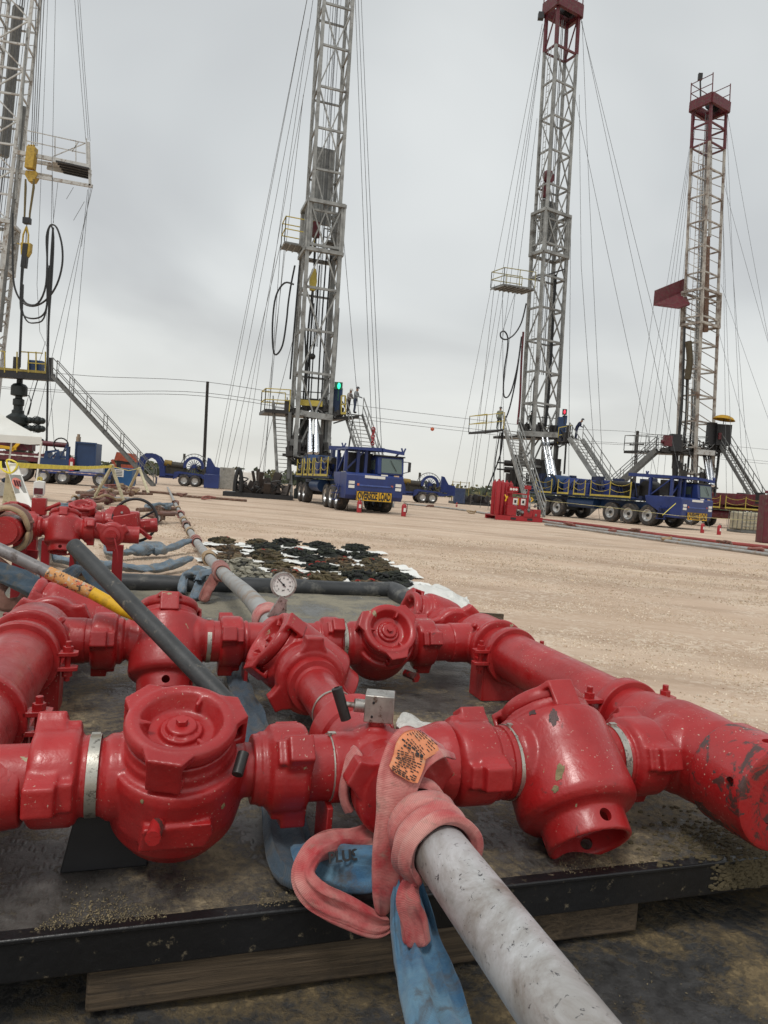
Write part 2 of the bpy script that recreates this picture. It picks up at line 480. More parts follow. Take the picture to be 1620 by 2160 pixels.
mb.add(vs, fs)
tag(mb.build('ground', GROUND, ang=180), None, None, kind='structure')

def mud_mat(name, base, mud, amt, tread=False, wet=0.4):
    m, t, b = newmat(name)
    tcn = N(t, 'ShaderNodeTexCoord').outputs['Object']
    a = ramp(t, [(0.30, 0), (0.72, 1)], nz(t, 22, 9, 0.72, 0.3, vec=tcn)).outputs[0]
    base2 = mix(t, a, base, tuple(x * 2.2 + 0.045 for x in base))
    lumps = nz(t, 45, 8, 0.75, 0.2, vec=tcn)
    big = nz(t, 2.6, 5, 0.6, 0.4, vec=tcn)
    ma = N(t, 'ShaderNodeMath', operation='MULTIPLY_ADD'); ma.inputs[1].default_value = 0.75
    t.links.new(lumps, ma.inputs[0]); t.links.new(big, ma.inputs[2])
    f = ramp(t, [(0.98 - amt, 0), (1.16 - amt, 1)], ma.outputs[0]).outputs[0]
    mudc = mix(t, nz(t, 60, 5, 0.7, vec=tcn), tuple(x * 0.62 for x in mud), tuple(min(1, x * 1.35) for x in mud))
    c = mix(t, f, base2, mudc)
    t.links.new(c, b.inputs['Base Color'])
    ro = ramp(t, [(0.0, wet), (1.0, 0.92)], f).outputs[0]
    t.links.new(ro, b.inputs['Roughness'])
    bump(t, b, nz(t, 30, 7, 0.7, vec=tcn), 0.7, 0.006)
    if tread:
        mp = N(t, 'ShaderNodeMapping'); mp.inputs['Scale'].default_value = (75, 30, 1)
        t.links.new(tcn, mp.inputs[0])
        v = N(t, 'ShaderNodeTexVoronoi', feature='F1', i_Scale=1.0); v.inputs['Randomness'].default_value = 0.6
        t.links.new(mp.outputs[0], v.inputs['Vector'])
        bump(t, b, ramp(t, [(0.15, 1), (0.4, 0)], v.outputs['Distance']).outputs[0], 0.55, 0.003)
    mf = N(t, 'ShaderNodeMath', operation='MULTIPLY'); t.links.new(f, mf.inputs[0]); t.links.new(lumps, mf.inputs[1])
    bump(t, b, mf.outputs[0], 0.9, 0.008)
    return m
DECKM = mud_mat('muddy_tread_plate', (0.032, 0.029, 0.025), (0.30, 0.24, 0.15), 0.145, True, 0.42)
EDGEM = simple('black_painted_edge', (0.010, 0.010, 0.011), 0.36, 0, 0.3, 8, 0.5, dirt=(0.20, 0.165, 0.11), dirtamt=0.06, dscale=42)
LINER = mud_mat('muddy_liner', (0.016, 0.0155, 0.015), (0.21, 0.155, 0.08), 0.165, False, 0.35)
LINERB = mud_mat('washed_liner', (0.075, 0.075, 0.072), (0.26, 0.235, 0.175), 0.26, False, 0.3)
BERM = simple('black_berm_rubber', (0.030, 0.032, 0.034), 0.45, 0, 0.4, 6, 0.3, dirt=(0.13, 0.125, 0.11), dirtamt=0.25, dscale=5)

# containment liner under and around the manifold
mb = MB(FR)
def liner_z(u, v):
    z = 0.048 + 0.006 * noise.noise(V((u * 3, v * 3, 1))) + 0.012 * max(0, noise.noise(V((u * 7 + 5, v * 2.2, 3))))
    return z
us = [-2.6 + i * 0.06 for i in range(77)]; vv = [-0.8 + i * 0.06 for i in range(113)]
vs = [(u, v, liner_z(u, v)) for v in vv for u in us]
k = len(us)
mb.add(vs, [(j * k + i, j * k + i + 1, (j + 1) * k + i + 1, (j + 1) * k + i) for j in range(len(vv) - 1) for i in range(k - 1)])
lo = mb.build('containment_liner', [LINER, LINERB], ang=180)
for p in lo.data.polygons:
    if p.center.dot(V((-math.sin(YAW), math.cos(YAW), 0))) + lo.location.dot(D1) > 3.0: p.material_index = 1
tag(lo, 'black plastic containment liner lying muddy under the red pipe manifold', 'liner')
# its raised foam edge
mb = MB(FR)
def berm(pts, w_=0.085, h_=0.10):
    c = catmull(pts, 6)
    c = [V((p.x + 0.012 * noise.noise(p * 2.1), p.y + 0.012 * noise.noise(p * 3 + V((9, 0, 0))), 0.055 + 0.35 * h_)) for p in c]
    rr = [w_ * (1 + 0.12 * noise.noise(p * 4)) for p in c]
    mb.tube(c, rr, 12, w2=[h_ * 0.75 * (1 + 0.2 * noise.noise(p * 3 + V((3, 3, 3)))) for p in c], ups=[V((0, 0, 1))] * len(c))
berm([(-2.6, 5.92, 0), (-1.2, 5.93, 0), (0.4, 5.91, 0), (1.3, 5.95, 0), (2.0, 5.92, 0)])
berm([(2.02, 5.94, 0), (2.02, 5.2, 0), (2.02, 4.2, 0), (2.01, 3.2, 0), (2.01, 2.0, 0), (2.02, -0.6, 0)])
tag(mb.build('berm_edge', BERM, ang=60), 'raised rolled black rubber edge around the muddy liner behind the manifold', 'berm')

# steel deck plate of the skid
mb = MB(FR)
us = [-1.2 + i * 0.03 for i in range(104)]; vv = [1.272 + i * 0.04 for i in range(49)]
k = len(us)
vs = [(u, v, 0.2175 + 0.0025 * noise.noise(V((u * 9, v * 9, 0)))) for v in vv for u in us]
mb.add(vs, [(j * k + i, j * k + i + 1, (j + 1) * k + i + 1, (j + 1) * k + i) for j in range(len(vv) - 1) for i in range(k - 1)])
sk = thing('steel_skid', 'black steel skid deck with muddy tread plate under the red manifold', 'skid', F(0.1, 2.2, 0.145), YAW)
mb.build('tread_plate', DECKM, sk, ang=180)
mb = MB(FR)
mb.box((0.35, 1.262, 0.178), (3.1, 0.022, 0.072)); mb.box((0.35, 1.262, 0.2135), (3.1, 0.03, 0.010))
mb.build('front_beam', EDGEM, sk, bevel=0.003)
mb = MB(FR)
mb.box((0.35, 3.21, 0.178), (3.1, 0.02, 0.075)); mb.box((1.90, 2.24, 0.178), (0.02, 1.95, 0.075)); mb.box((0.5, 2.24, 0.165), (0.12, 1.93, 0.09)); mb.box((0.35, 2.24, 0.19), (3.05, 1.9, 0.04))
mb.build('side_beam', EDGEM, sk, bevel=0.003)
# dried mud lumps caught on the right front corner of the deck
mb = MB(FR)
for i in range(2600):
    u = random.gauss(1.40, 0.13); 
    if u > 1.85 or u < 1.05: continue
    zt = 0.218 if random.random() < 0.4 else random.uniform(0.15, 0.218)
    v = 1.250 if zt < 0.215 else 1.25 + abs(random.gauss(0, 0.09))
    if zt < 0.215 and u < 1.22 + 0.06 * random.random(): continue
    r = random.uniform(0.002, 0.0065)
    mb.sphere((u, v, zt), r, 6, (1.5, 1, 0.8))
mud = simple('dried_mud', (0.095, 0.075, 0.040), 0.95, 0, 0.35, 30, 0.6)
tag(mb.build('mud_crust', mud, sk), None, None, kind='stuff')

mb = MB(FR); rn = random.Random(31)
for i in range(6500):
    t_ = rn.random()
    if t_ < 0.40: u, v, z_ = rn.gauss(-0.12, 0.16), 1.262 + abs(rn.gauss(0, 0.06)), 0.2185
    elif t_ < 0.55: u, v, z_ = rn.gauss(0.12, 0.12), 1.262 + abs(rn.gauss(0, 0.035)), 0.2185
    elif t_ < 0.70: u, v, z_ = rn.uniform(-0.6, 1.5), 1.262 + 1.7 * rn.random(), 0.2185
    elif t_ < 0.80: u, v, z_ = rn.gauss(0.85, 0.12), 1.262 + abs(rn.gauss(0, 0.05)), 0.2185
    else: u, v, z_ = rn.gauss(1.1, 0.35), rn.gauss(0.85, 0.28), 0.052
    if z_ > 0.1 and v < 1.262: continue
    if z_ < 0.1 and v > 1.2: continue
    if noise.noise(V((u * 9, v * 9, 2))) < 0.02: continue
    r = rn.uniform(0.0005, 0.0016) * (2.0 if rn.random() < 0.03 else 1)
    q = Quaternion((rn.random(), rn.random(), rn.random(), rn.random())).normalized().to_matrix()
    mb.cm = rn.choice((0, 0, 1))
    mb.add([V((u, v, z_ + r * 0.3)) + q @ (V(p) * r * rn.uniform(0.6, 1.4)) for p in ((1.3, 0, 0), (-1.3, 0, 0), (0, 1, 0), (0, -1, 0), (0, 0, .7), (0, 0, -.7))], [(0, 2, 4), (2, 1, 4), (1, 3, 4), (3, 0, 4), (2, 0, 5), (1, 2, 5), (3, 1, 5), (0, 3, 5)])
tag(mb.build('mud_crumbs', [simple('sand_crumb', (0.25, 0.20, 0.115), 0.95), simple('sand_crumb_dark', (0.13, 0.105, 0.062), 0.95)], None, ang=20), 'yellowish dried mud crumbs scattered along the skid front edge and liner', 'mud', kind='stuff')
def wood_mat():
    m, t, b = newmat('weathered_timber')
    tcn = N(t, 'ShaderNodeTexCoord').outputs['Object']
    mp = N(t, 'ShaderNodeMapping'); mp.inputs['Scale'].default_value = (2.5, 60, 60); t.links.new(tcn, mp.inputs[0])
    g = nz(t, 1.6, 8, 0.65, 1.2, vec=mp.outputs[0])
    c = mix(t, ramp(t, [(0.3, 0), (0.7, 1)], g).outputs[0], (0.030, 0.021, 0.013), (0.135, 0.095, 0.058))
    c = mix(t, ramp(t, [(0.58, 0), (0.68, 1)], nz(t, 7, 6, 0.7, vec=tcn)).outputs[0], c, (0.045, 0.034, 0.025))
    t.links.new(c, b.inputs['Base Color']); b.inputs['Roughness'].default_value = 0.8
    bump(t, b, g, 0.6, 0.004)
    return m
WOOD = wood_mat()
tb = thing('timber_plank', 'long weathered timber plank lying flat under the skid front edge', 'plank', F(0.35, 1.31, 0.055), YAW - R(1.0))
mb = MB(FR @ Matrix.Translation((0.385, 1.32, 0)) @ Matrix.Rotation(R(-0.8), 4, 'Z'))
mb.box((-0.05, 0, 0.103), (0.80, 0.13, 0.078))
mb.build('board', WOOD, tb, bevel=0.006)
mb = MB(FR @ Matrix.Translation((0.385, 1.32, 0)) @ Matrix.Rotation(R(-0.8), 4, 'Z'))
mb.box((0.53, 0.02, 0.100), (0.30, 0.11, 0.075))
tag(mb.build('timber_block', WOOD, None, bevel=0.006), 'short timber block under the skid right of the foreground grey pipe', 'block')

# loose stones on the pad
mb = MB()
rn = random.Random(3)
cnt = 0
while cnt < 42000:
    y = 1.6 + 14 * rn.random() ** 1.5
    x = rn.uniform(-0.60 * y - 0.4, 0.64 * y + 0.5)
    u, v = x * D2.x + y * D2.y, x * D1.x + y * D1.y
    if u < 2.06 and v < 6.1: continue
    nn_ = noise.noise(V((x * 0.7, y * 1.3, 4))) + 0.5 * noise.noise(V((x * 2.1, y * 3.3, 9)))
    if rn.random() > 0.25 + 1.6 * nn_ + 0.25: continue
    r = rn.uniform(0.0025, 0.0075) * (1 + 0.05 * y) * (1.8 if rn.random() < 0.03 else 1)
    q = Quaternion((rn.random(), rn.random(), rn.random(), rn.random())).normalized().to_matrix()
    vs = [V((x, y, r * 0.05)) + q @ (V(p) * r * rn.uniform(0.6, 1.25)) for p in ((1.2, 0, 0), (-1.2, 0, 0), (0, 1, 0), (0, -1, 0), (0, 0, .8), (0, 0, -.8))]
    mb.cm = rn.choice((0, 0, 1, 1, 1, 1, 2))
    mb.add(vs, [(0, 2, 4), (2, 1, 4), (1, 3, 4), (3, 0, 4), (2, 0, 5), (1, 2, 5), (3, 1, 5), (0, 3, 5)])
    cnt += 1
tag(mb.build('gravel', [simple('stone_tan', (0.52, 0.41, 0.29), 0.9), simple('stone_pale', (0.68, 0.58, 0.46), 0.9), simple('stone_brown', (0.44, 0.33, 0.235), 0.9)], None, ang=20), 'loose pale limestone gravel scattered over the tan pad', 'gravel', kind='stuff')
# ================================================================== RED PIPE MANIFOLD
VOX = 0.0036
man = thing('pipe_manifold', 'red steel pipe manifold of valves and hammer unions on the muddy black skid', 'manifold', F(0.47, 2.05, 0.2175), YAW)
def frame(c, X, A):
    X = V(X).normalized(); A = V(A); A = (A - X * A.dot(X)).normalized(); Y = A.cross(X)
    rot = Matrix((X, Y, A)).transposed().to_4x4()
    return FR @ Matrix.Translation(V(c)) @ rot

def lug_ring(m, n, ph, r0, r1, x0, x1, wt, T=None):
    # blunt hammer lugs round the local X axis
    for i in range(n):
        a = ph + 2 * math.pi * i / n
        rad = V((0, math.cos(a), math.sin(a))); tan = V((0, -math.sin(a), math.cos(a)))
        poly = [(-wt * 0.80, r0 - 0.015), (-wt * 0.56, r0 + (r1 - r0) * 0.35), (-wt * 0.50, r1), (wt * 0.50, r1), (wt * 0.56, r0 + (r1 - r0) * 0.35), (wt * 0.80, r0 - 0.015)]
        m.prism(poly, V((x0, 0, 0)), tan, rad, V((x1 - x0, 0, 0)))

def union(c, X, ph=0.0, L=0.085, r=0.092, name='hammer_union', par=None, groove=-1, vox=VOX, lw=0.05, rt=0.068, lugr=None, mat=None):
    """three lug hammer union nut centred at c with its axis along X"""
    T = frame(c, X, (0, 0, 1) if abs(V(X).z) < 0.9 else (0, 1, 0))
    m = MB(T); h = L / 2
    m.lathe([(0, -h), (r * 0.86, -h), (r * 0.97, -h + 0.008), (r, -h + 0.02), (r, h - 0.014), (r * 0.94, h - 0.004), (r * 0.80, h), (0, h)], (0, 0, 0), (1, 0, 0), 40)
    lug_ring(m, 3, ph, r, (lugr or r + 0.030), *((-h + 0.002, h * 0.25) if groove > 0 else (-h * 0.25, h - 0.002)), lw)
    lug_ring(m, 3, ph, r - 0.006, (lugr or r + 0.030) - 0.018, -h + 0.012, h - 0.006, lw * 0.95)
    # seat collar showing beside the nut
    g = groove
    m.lathe([(0, 0), (r * 0.80, 0), (r * 0.80, h + 0.006), (r * 0.83, h + 0.008), (r * 0.83, h + 0.013), (r * 0.78, h + 0.014), (r * 0.78, h + 0.019), (rt, h + 0.022), (rt, h + 0.03), (0, h + 0.03)], (0, 0, 0), (g, 0, 0), 40)
    o = m.build(name, mat or RED, par or man, remesh=vox, smooth=2)
    return bake(o)

def tubeX(c0, c1, r, name='pipe_spool', par=None, n=36, rings=()):
    m = MB(FR); c0, c1 = V(c0), V(c1); L = (c1 - c0).length
    prof = [(0, 0), (r, 0)]
    for h0, h1, rr in rings: prof += [(r, h0), (rr, h0 + 0.002), (rr, h1 - 0.002), (r, h1)]
    prof += [(r, L), (0, L)]
    m.lathe(prof, c0, c1 - c0, n)
    return m.build(name, RED, par or man, ang=30)
def band(c, X, r, w_=0.014, par=None):
    m = MB(FR); X = V(X).normalized()
    m.lathe([(r, -w_ / 2), (r + 0.0018, -w_ / 2), (r + 0.0018, w_ / 2), (r, w_ / 2)], c, X, 40, closed=True)
    up = ZZ if abs(X.z) < 0.9 else V((0, 1, 0))
    m.box(V(c) + up * (r + 0.004), (0.016, 0.012, 0.006), FR.to_3x3().inverted() @ FR.to_3x3() @ Matrix.Rotation(math.atan2(X.y, X.x), 3, 'Z'))
    return m.build('identity_band', BAND, par or man, ang=40)

def valve(c, X, A, closed=True, sl=(0.16, 0.078), sr=(0.155, 0.062), k=1.0, ph=0.3, pad=None, far=False, par=None, h=0.10, flow_drop=0.0, rb=1.0):
    """check valve: X flow axis, A axis of the winged cap"""
    T = frame(c, X, A) @ Matrix.Scale(k, 4)
    m = MB(T)
    Rb = 0.125
    if closed:
        prof = [(0, -0.178), (0.040, -0.172), (0.076, -0.154), (0.103, -0.126), (0.119, -0.090), (0.125, -0.050), (Rb, 0.0), (Rb, 0.040), (0.1215, 0.052), (0.119, 0.058), (0.110, 0.058), (0.106, 0.064), (0.106, 0.078), (0.101, 0.082), (0.101, 0.10), (0, 0.10)]
    else:
        prof = [(0, -0.150), (0.078, -0.150), (0.079, -0.196), (0.086, -0.202), (0.093, -0.198), (0.0945, -0.150), (0.098, -0.142), (0.112, -0.138), (0.122, -0.128), (0.1255, -0.115), (0.1235, -0.05), (0.1215, 0.0), (0.1205, 0.050), (0.117, 0.066), (0.110, 0.074), (0.106, 0.078), (0.101, 0.082), (0.101, 0.10), (0, 0.10)]
    prof = [(r_ * rb if r_ > (0.112 if closed else 0.097) else r_, h_) for r_, h_ in prof]
    m.lathe(prof, (0, 0, 0), (0, 0, 1), 64)
    z0 = -0.03 if closed else -0.015
    m.lathe([(0, 0), (sl[1] + 0.012, 0), (sl[1] + 0.010, 0.125), (sl[1] + 0.002, 0.137), (sl[1], 0.14), (sl[1], sl[0]), (0, sl[0])], (0, 0, flow_drop), (-1, 0, 0), 40)
    m.lathe([(0, 0), (sr[1] + 0.016, 0), (sr[1] + 0.012, 0.105), (sr[1] + 0.002, 0.125), (sr[1], 0.13), (sr[1], sr[0]), (0, sr[0])], (0, 0, flow_drop), (1, 0, 0), 40)
    if pad:
        m.T = FR @ Matrix.Translation(V(c))
        m.prism([(-0.066, -0.036), (0.052, -0.036), (0.064, -0.012), (0.060, 0.016), (-0.060, 0.012)], V((pad[0], -0.085, pad[1] - 0.015)), V((1, 0, 0)), V((0, -0.3, 1)), V((0, -0.040, 0)))
    body = m.build('check_valve', RED, par or man, remesh=VOX * (1.6 if far else 1), smooth=3)
    bake(body)
    if not closed:                      # pin holes through the lower collar
        hc = MB(T)
        for a in (-90, -25, 155, 62):
            d = V((math.cos(R(a)), math.sin(R(a)), 0)); hc.cyl(d * 0.06 + V((0, 0, -0.172)), d * 0.13 + V((0, 0, -0.172)), 0.0135, n=20)
        cut = hc.build('cutter', RED)
        bo = body.modifiers.new('bool', 'BOOLEAN'); bo.operation = 'DIFFERENCE'; bo.object = cut; bo.solver = 'EXACT'
        bake(body); bpy.data.objects.remove(cut)
        body.data.polygons.foreach_set('use_smooth', [True] * len(body.data.polygons)); body.data.set_sharp_from_angle(angle=R(50))
    # winged cap
    m = MB(T @ Matrix.Translation((0, 0, 0.012)) @ Matrix.Diagonal((0.93, 0.93, 1, 1))); q = 0.124
    m.lathe([(0, 0.060), (0.098, 0.060), (0.100, 0.088), (0.109, 0.093), (0.113, 0.102), (0.1135, q - 0.012), (0.109, q - 0.001), (0.098, q + 0.003), (0.084, q - 0.001), (0.074, q - 0.020), (0.066, q - 0.034), (0.05, q - 0.036), (0, q - 0.036)], (0, 0, 0), (0, 0, 1), 64)
    for i in range(3):
        a = ph + 2 * math.pi * i / 3
        rad, tan = V((math.cos(a), math.sin(a), 0)), V((-math.sin(a), math.cos(a), 0))
        # hollow lug: top bridge, outer plate and lower web, open sideways for the bar
        m.prism([(-0.050, 0.098), (-0.034, 0.129), (0.034, 0.129), (0.050, 0.098)], V((0, 0, q - 0.016)), tan, rad, V((0, 0, 0.016)))
        m.prism([(-0.034, 0.120), (-0.034, 0.131), (0.034, 0.131), (0.034, 0.120)], V((0, 0, 0.055)), tan, rad, V((0, 0, q - 0.056)))
        m.prism([(-0.038, 0.101), (-0.034, 0.128), (0.034, 0.128), (0.038, 0.101)], V((0, 0, 0.058)), tan, rad, V((0, 0, 0.014)))
    m.lathe([(0, q - 0.040), (0.043, q - 0.040), (0.043, q - 0.025), (0.038, q - 0.023), (0.038, q - 0.027), (0.031, q - 0.027), (0.031, q - 0.016), (0.028, q - 0.014), (0, q - 0.014)], (0, 0, 0), (0, 0, 1), 48)
    for a in (60, 180, 300):
        d = V((math.cos(R(a)), math.sin(R(a)), 0))
        m.beam(d * 0.062 + V((0, 0, q - 0.018)), d * 0.092 + V((0, 0, q - 0.010)), 0.009, 0.02)
    cap = m.build('valve_cap', RED, body, remesh=VOX * (1.5 if far else 0.85), smooth=4); bake(cap)
    m = MB(T @ Matrix.Translation((0, 0, 0.010))); m.cyl((0, 0, q - 0.016), (0, 0, q - 0.001), 0.0115, n=6)
    m.build('hex_nut', RED, cap, bevel=0.001 * k)
    return body

ZA = 0.395
# ---- front row (v = 1.43)
vr = 1.43
ZR = 0.411
ZC = 0.404
union((-0.150, vr, ZR), (1, 0, 0), R(60), L=0.088, r=0.090, groove=1, lw=0.054, lugr=0.117)
band((-0.084, vr, ZR), (1, 0, 0), 0.0740, 0.020)
v1 = valve((0.070, vr, ZR - 0.004), (1, 0, 0), (0, -0.36, 0.93), True, (0.18, 0.070), (0.15, 0.053), ph=R(-105), pad=(0.0, -0.045), rb=1.04)
m = MB(FR); m.cyl((0.038, 1.325, 0.366), (0.028, 1.272, 0.358), 0.0135, n=16); m.cyl((0.028, 1.274, 0.358), (0.0275, 1.271, 0.3578), 0.014, n=10)
m.build('drain_plug', REDW, v1)
m = MB(FR); m.cyl((0.185, 1.345, 0.475), (0.172, 1.315, 0.445), 0.011, n=14)
m.build('locking_pin', DSTEEL, v1, bevel=0.001)
union((0.284, vr, ZC + 0.004), (1, 0, 0), R(20), L=0.084, r=0.088, groove=-1, lugr=0.114, lw=0.05)
tubeX((0.32, vr, ZC), (0.46, vr, ZC), 0.0665, rings=())
band((0.378, vr, ZC), (1, 0, 0), 0.0668, 0.011)
# front cross with four outlets
m = MB(FR)
c = V((0.475, vr, ZC))
m.sphere(c, 0.086, 28)
m.lathe([(0, 0), (0.072, 0), (0.072, 0.16), (0, 0.16)], c - V((0.10, 0, 0)), (1, 0, 0), 36)
m.lathe([(0, 0), (0.072, 0), (0.070, 0.03), (0.073, 0.08), (0.085, 0.12), (0.086, 0.14), (0, 0.14)], c + V((0.03, 0, 0)), (1, 0, 0), 36)
m.lathe([(0, 0), (0.076, 0), (0.078, 0.05), (0.082, 0.10), (0.082, 0.125), (0, 0.125)], c, (0, 1, 0), 36)
m.lathe([(0, 0), (0.072, 0), (0.072, 0.10), (0, 0.10)], c, (0, -1, 0), 36)
m.cyl(c + V((0, 0, 0.06)), c + V((0, 0, 0.088)), 0.022, n=20)
bake(m.build('cross_fitting', RED, man, remesh=VOX, smooth=4))
union((0.700, vr, ZA + 0.004), (1, 0, 0), R(57), L=0.100, r=0.092, groove=-1, rt=0.075, lugr=0.118)
m = MB(FR); m.lathe([(0, 0), (0.081, 0), (0.081, 0.014), (0.077, 0.016), (0.077, 0.03), (0.081, 0.032), (0.081, 0.07), (0, 0.07)], (0.745, vr, ZA), (1, 0, 0), 40)
m.build('pipe_spool', RED, man)
band((0.797, vr, ZA), (1, 0, 0), 0.0815, 0.016)
v2 = valve((0.93, vr, ZA + 0.004), (1, 0, 0), (0, 0.74, 0.67), False, (0.115, 0.078), (0.150, 0.070), ph=R(-92), flow_drop=0.0, rb=1.09)
band((1.070, vr, ZA), (1, 0, 0), 0.0745, 0.017)
union((1.142, vr, ZA), (1, 0, 0), R(44), L=0.090, r=0.092, groove=-1, lugr=0.118)
m = MB(FR); m.cyl((1.17, vr, ZA), (1.27, vr, ZA), 0.070, n=36); m.build('pipe_spool', RED, man)
m = MB(FR); m.cyl((-0.30, vr, ZR), (-0.18, vr, ZR), 0.062, n=36); m.build('pipe_spool', RED, man)
# front union that takes the grey pipe
union((0.490, 1.318, ZA), (0, 1, 0), R(28), L=0.070, r=0.089, groove=1, lugr=0.116, lw=0.05)

def patch(o, x, y, rx, ry, mat, name, seed, ang=0.3):
    # a thin irregular crust stuck on the surface of a fitting
    W = WM[o.name]; Wi = W.inverted()
    ok, loc, nr, _ = o.ray_cast(Wi @ V((0, 0, H)), Wi.to_3x3() @ ray(x, y))
    if not ok: return
    P_, n_ = W @ loc, (W.to_3x3() @ nr).normalized()
    ax_ = (cam_u - n_ * cam_u.dot(n_)).normalized(); bx_ = n_.cross(ax_); rq = random.Random(seed)
    k = 26; ring = []
    for i in range(k):
        a = 2 * math.pi * i / k; q_ = 0.62 + 0.7 * abs(noise.noise(V((math.cos(a) * 1.7, math.sin(a) * 1.7, seed)))) + rq.uniform(-.08, .08)
        d = ax_ * (ry * q_ * math.cos(a)) + bx_ * (rx * q_ * math.sin(a))
        ring.append(P_ + d)
    vs, fs = [], []
    for p in ring:
        ok, loc, nr, _ = o.ray_cast(Wi @ (p + n_ * 0.05), Wi.to_3x3() @ -n_)
        s_ = W @ loc if ok else p
        vs += [s_ - n_ * 0.001, s_ + n_ * 0.0014]
    c_ = len(vs); vs.append(P_ + n_ * 0.0028)
    for i in range(k):
        j_ = (i + 1) % k; fs += [(2 * i, 2 * j_, 2 * j_ + 1, 2 * i + 1), (2 * i + 1, 2 * j_ + 1, c_)]
    m = MB(); m.add(vs, fs); m.build(name, mat, o, ang=40)
bpy.context.view_layer.update()
MUDP = simple('dried_khaki_mud', (0.26, 0.21, 0.11), 0.95, 0, 0.35, 60, 0.8)
GRS = simple('dark_grease', (0.07, 0.028, 0.026), 0.35, 0, 0.4, 60, 0.4)
patch(v2, 1180, 1628, 0.010, 0.026, MUDP, 'mud_patch', 3); patch(v2, 1172, 1664, 0.009, 0.010, MUDP, 'mud_patch', 5); patch(v2, 1168, 1512, 0.013, 0.026, GRS, 'grease_patch', 8); patch(v2, 1122, 1503, 0.011, 0.010, GRS, 'grease_patch', 9)
patch(v1, 470, 1700, 0.006, 0.008, MUDP, 'mud_patch', 12); patch(v1, 300, 1690, 0.004, 0.005, MUDP, 'mud_patch', 14)
# ---- back row (v = 2.62)
vb = 2.62
union((-0.145, vb, ZA), (1, 0, 0), R(45), L=0.085, r=0.098, groove=1, lugr=0.128)
tubeX((-0.30, vb, ZA), (-0.16, vb, ZA), 0.075)
v3 = valve((0.062, vb, ZA + 0.004), (1, 0, 0), (0, 0.55, 0.83), False, (0.16, 0.066), (0.16, 0.074), ph=R(-90))
band((0.205, vb, ZA), (1, 0, 0), 0.0745, 0.015)
tubeX((0.19, vb, ZA), (0.27, vb, ZA), 0.074)
union((0.285, vb, ZA), (1, 0, 0), R(35), L=0.085, r=0.092, groove=1, lugr=0.124)
m = MB(FR); c = V((0.475, vb, ZA))
m.sphere(c, 0.084, 24)
for d in ((1, 0, 0), (-1, 0, 0), (0, 1, 0), (0, -1, 0)): m.lathe([(0, 0), (0.070, 0), (0.070, 0.15), (0, 0.15)], c, d, 32)
m.lathe([(0.06, 0.10), (0.084, 0.10), (0.084, 0.125), (0.06, 0.125)], c, (0, -1, 0), 32, closed=True)
bake(m.build('cross_fitting', RED, man, remesh=VOX * 1.4, smooth=3))
union((0.655, vb, ZA), (1, 0, 0), R(15), L=0.075, r=0.095, groove=-1, lugr=0.124)
band((0.706, vb, ZA), (1, 0, 0), 0.0745, 0.015)
v4 = valve((0.862, vb, ZA - 0.005), (1, 0, 0), (0, -0.80, 0.60), True, (0.19, 0.074), (0.155, 0.062), ph=R(-80))
m = MB(FR); m.cyl((0.935, 2.52, 0.30), (0.965, 2.47, 0.295), 0.014, n=10); m.cyl((0.960, 2.478, 0.295), (0.966, 2.468, 0.295), 0.019, n=6)
m.build('drain_plug', REDW, v4)
union((1.035, vb, ZA), (1, 0, 0), R(40), L=0.085, r=0.094, groove=-1, lugr=0.124)
tubeX((1.07, vb, ZA), (1.27, vb, ZA), 0.073)

# ---- centre line (u = 0.48)
uc = 0.478
tubeX((uc, 1.50, ZA), (uc, 2.14, ZA), 0.0575)
m = MB(FR)
m.lathe([(0, 0), (0.080, 0), (0.080, 0.02), (0.092, 0.026), (0.103, 0.055), (0.106, 0.075), (0.092, 0.090), (0.064, 0.100), (0.058, 0.13), (0, 0.13)], (uc, 1.545, ZA), (0, 1, 0), 44)
m.build('pipe_collar', RED, man, ang=30)
band((uc, 1.565, ZA), (0, 1, 0), 0.0805, 0.012); band((uc, 1.80, ZA), (0, 1, 0), 0.058, 0.010)
m = MB(FR); m.lathe([(0, 0), (0.058, 0), (0.064, 0.010), (0.079, 0.012), (0.081, 0.10), (0, 0.10)], (uc, 2.02, ZA), (0, 1, 0), 44)
m.build('pipe_collar', RED, man, ang=30)
union((uc, 2.115, ZA), (0, 1, 0), R(-30), L=0.075, r=0.106, groove=1, lugr=0.137, lw=0.052)
v5 = valve((uc, 2.33, ZA), (0, 1, 0), (-0.80, 0, 0.60), False, (0.19, 0.080), (0.185, 0.075), ph=R(115))

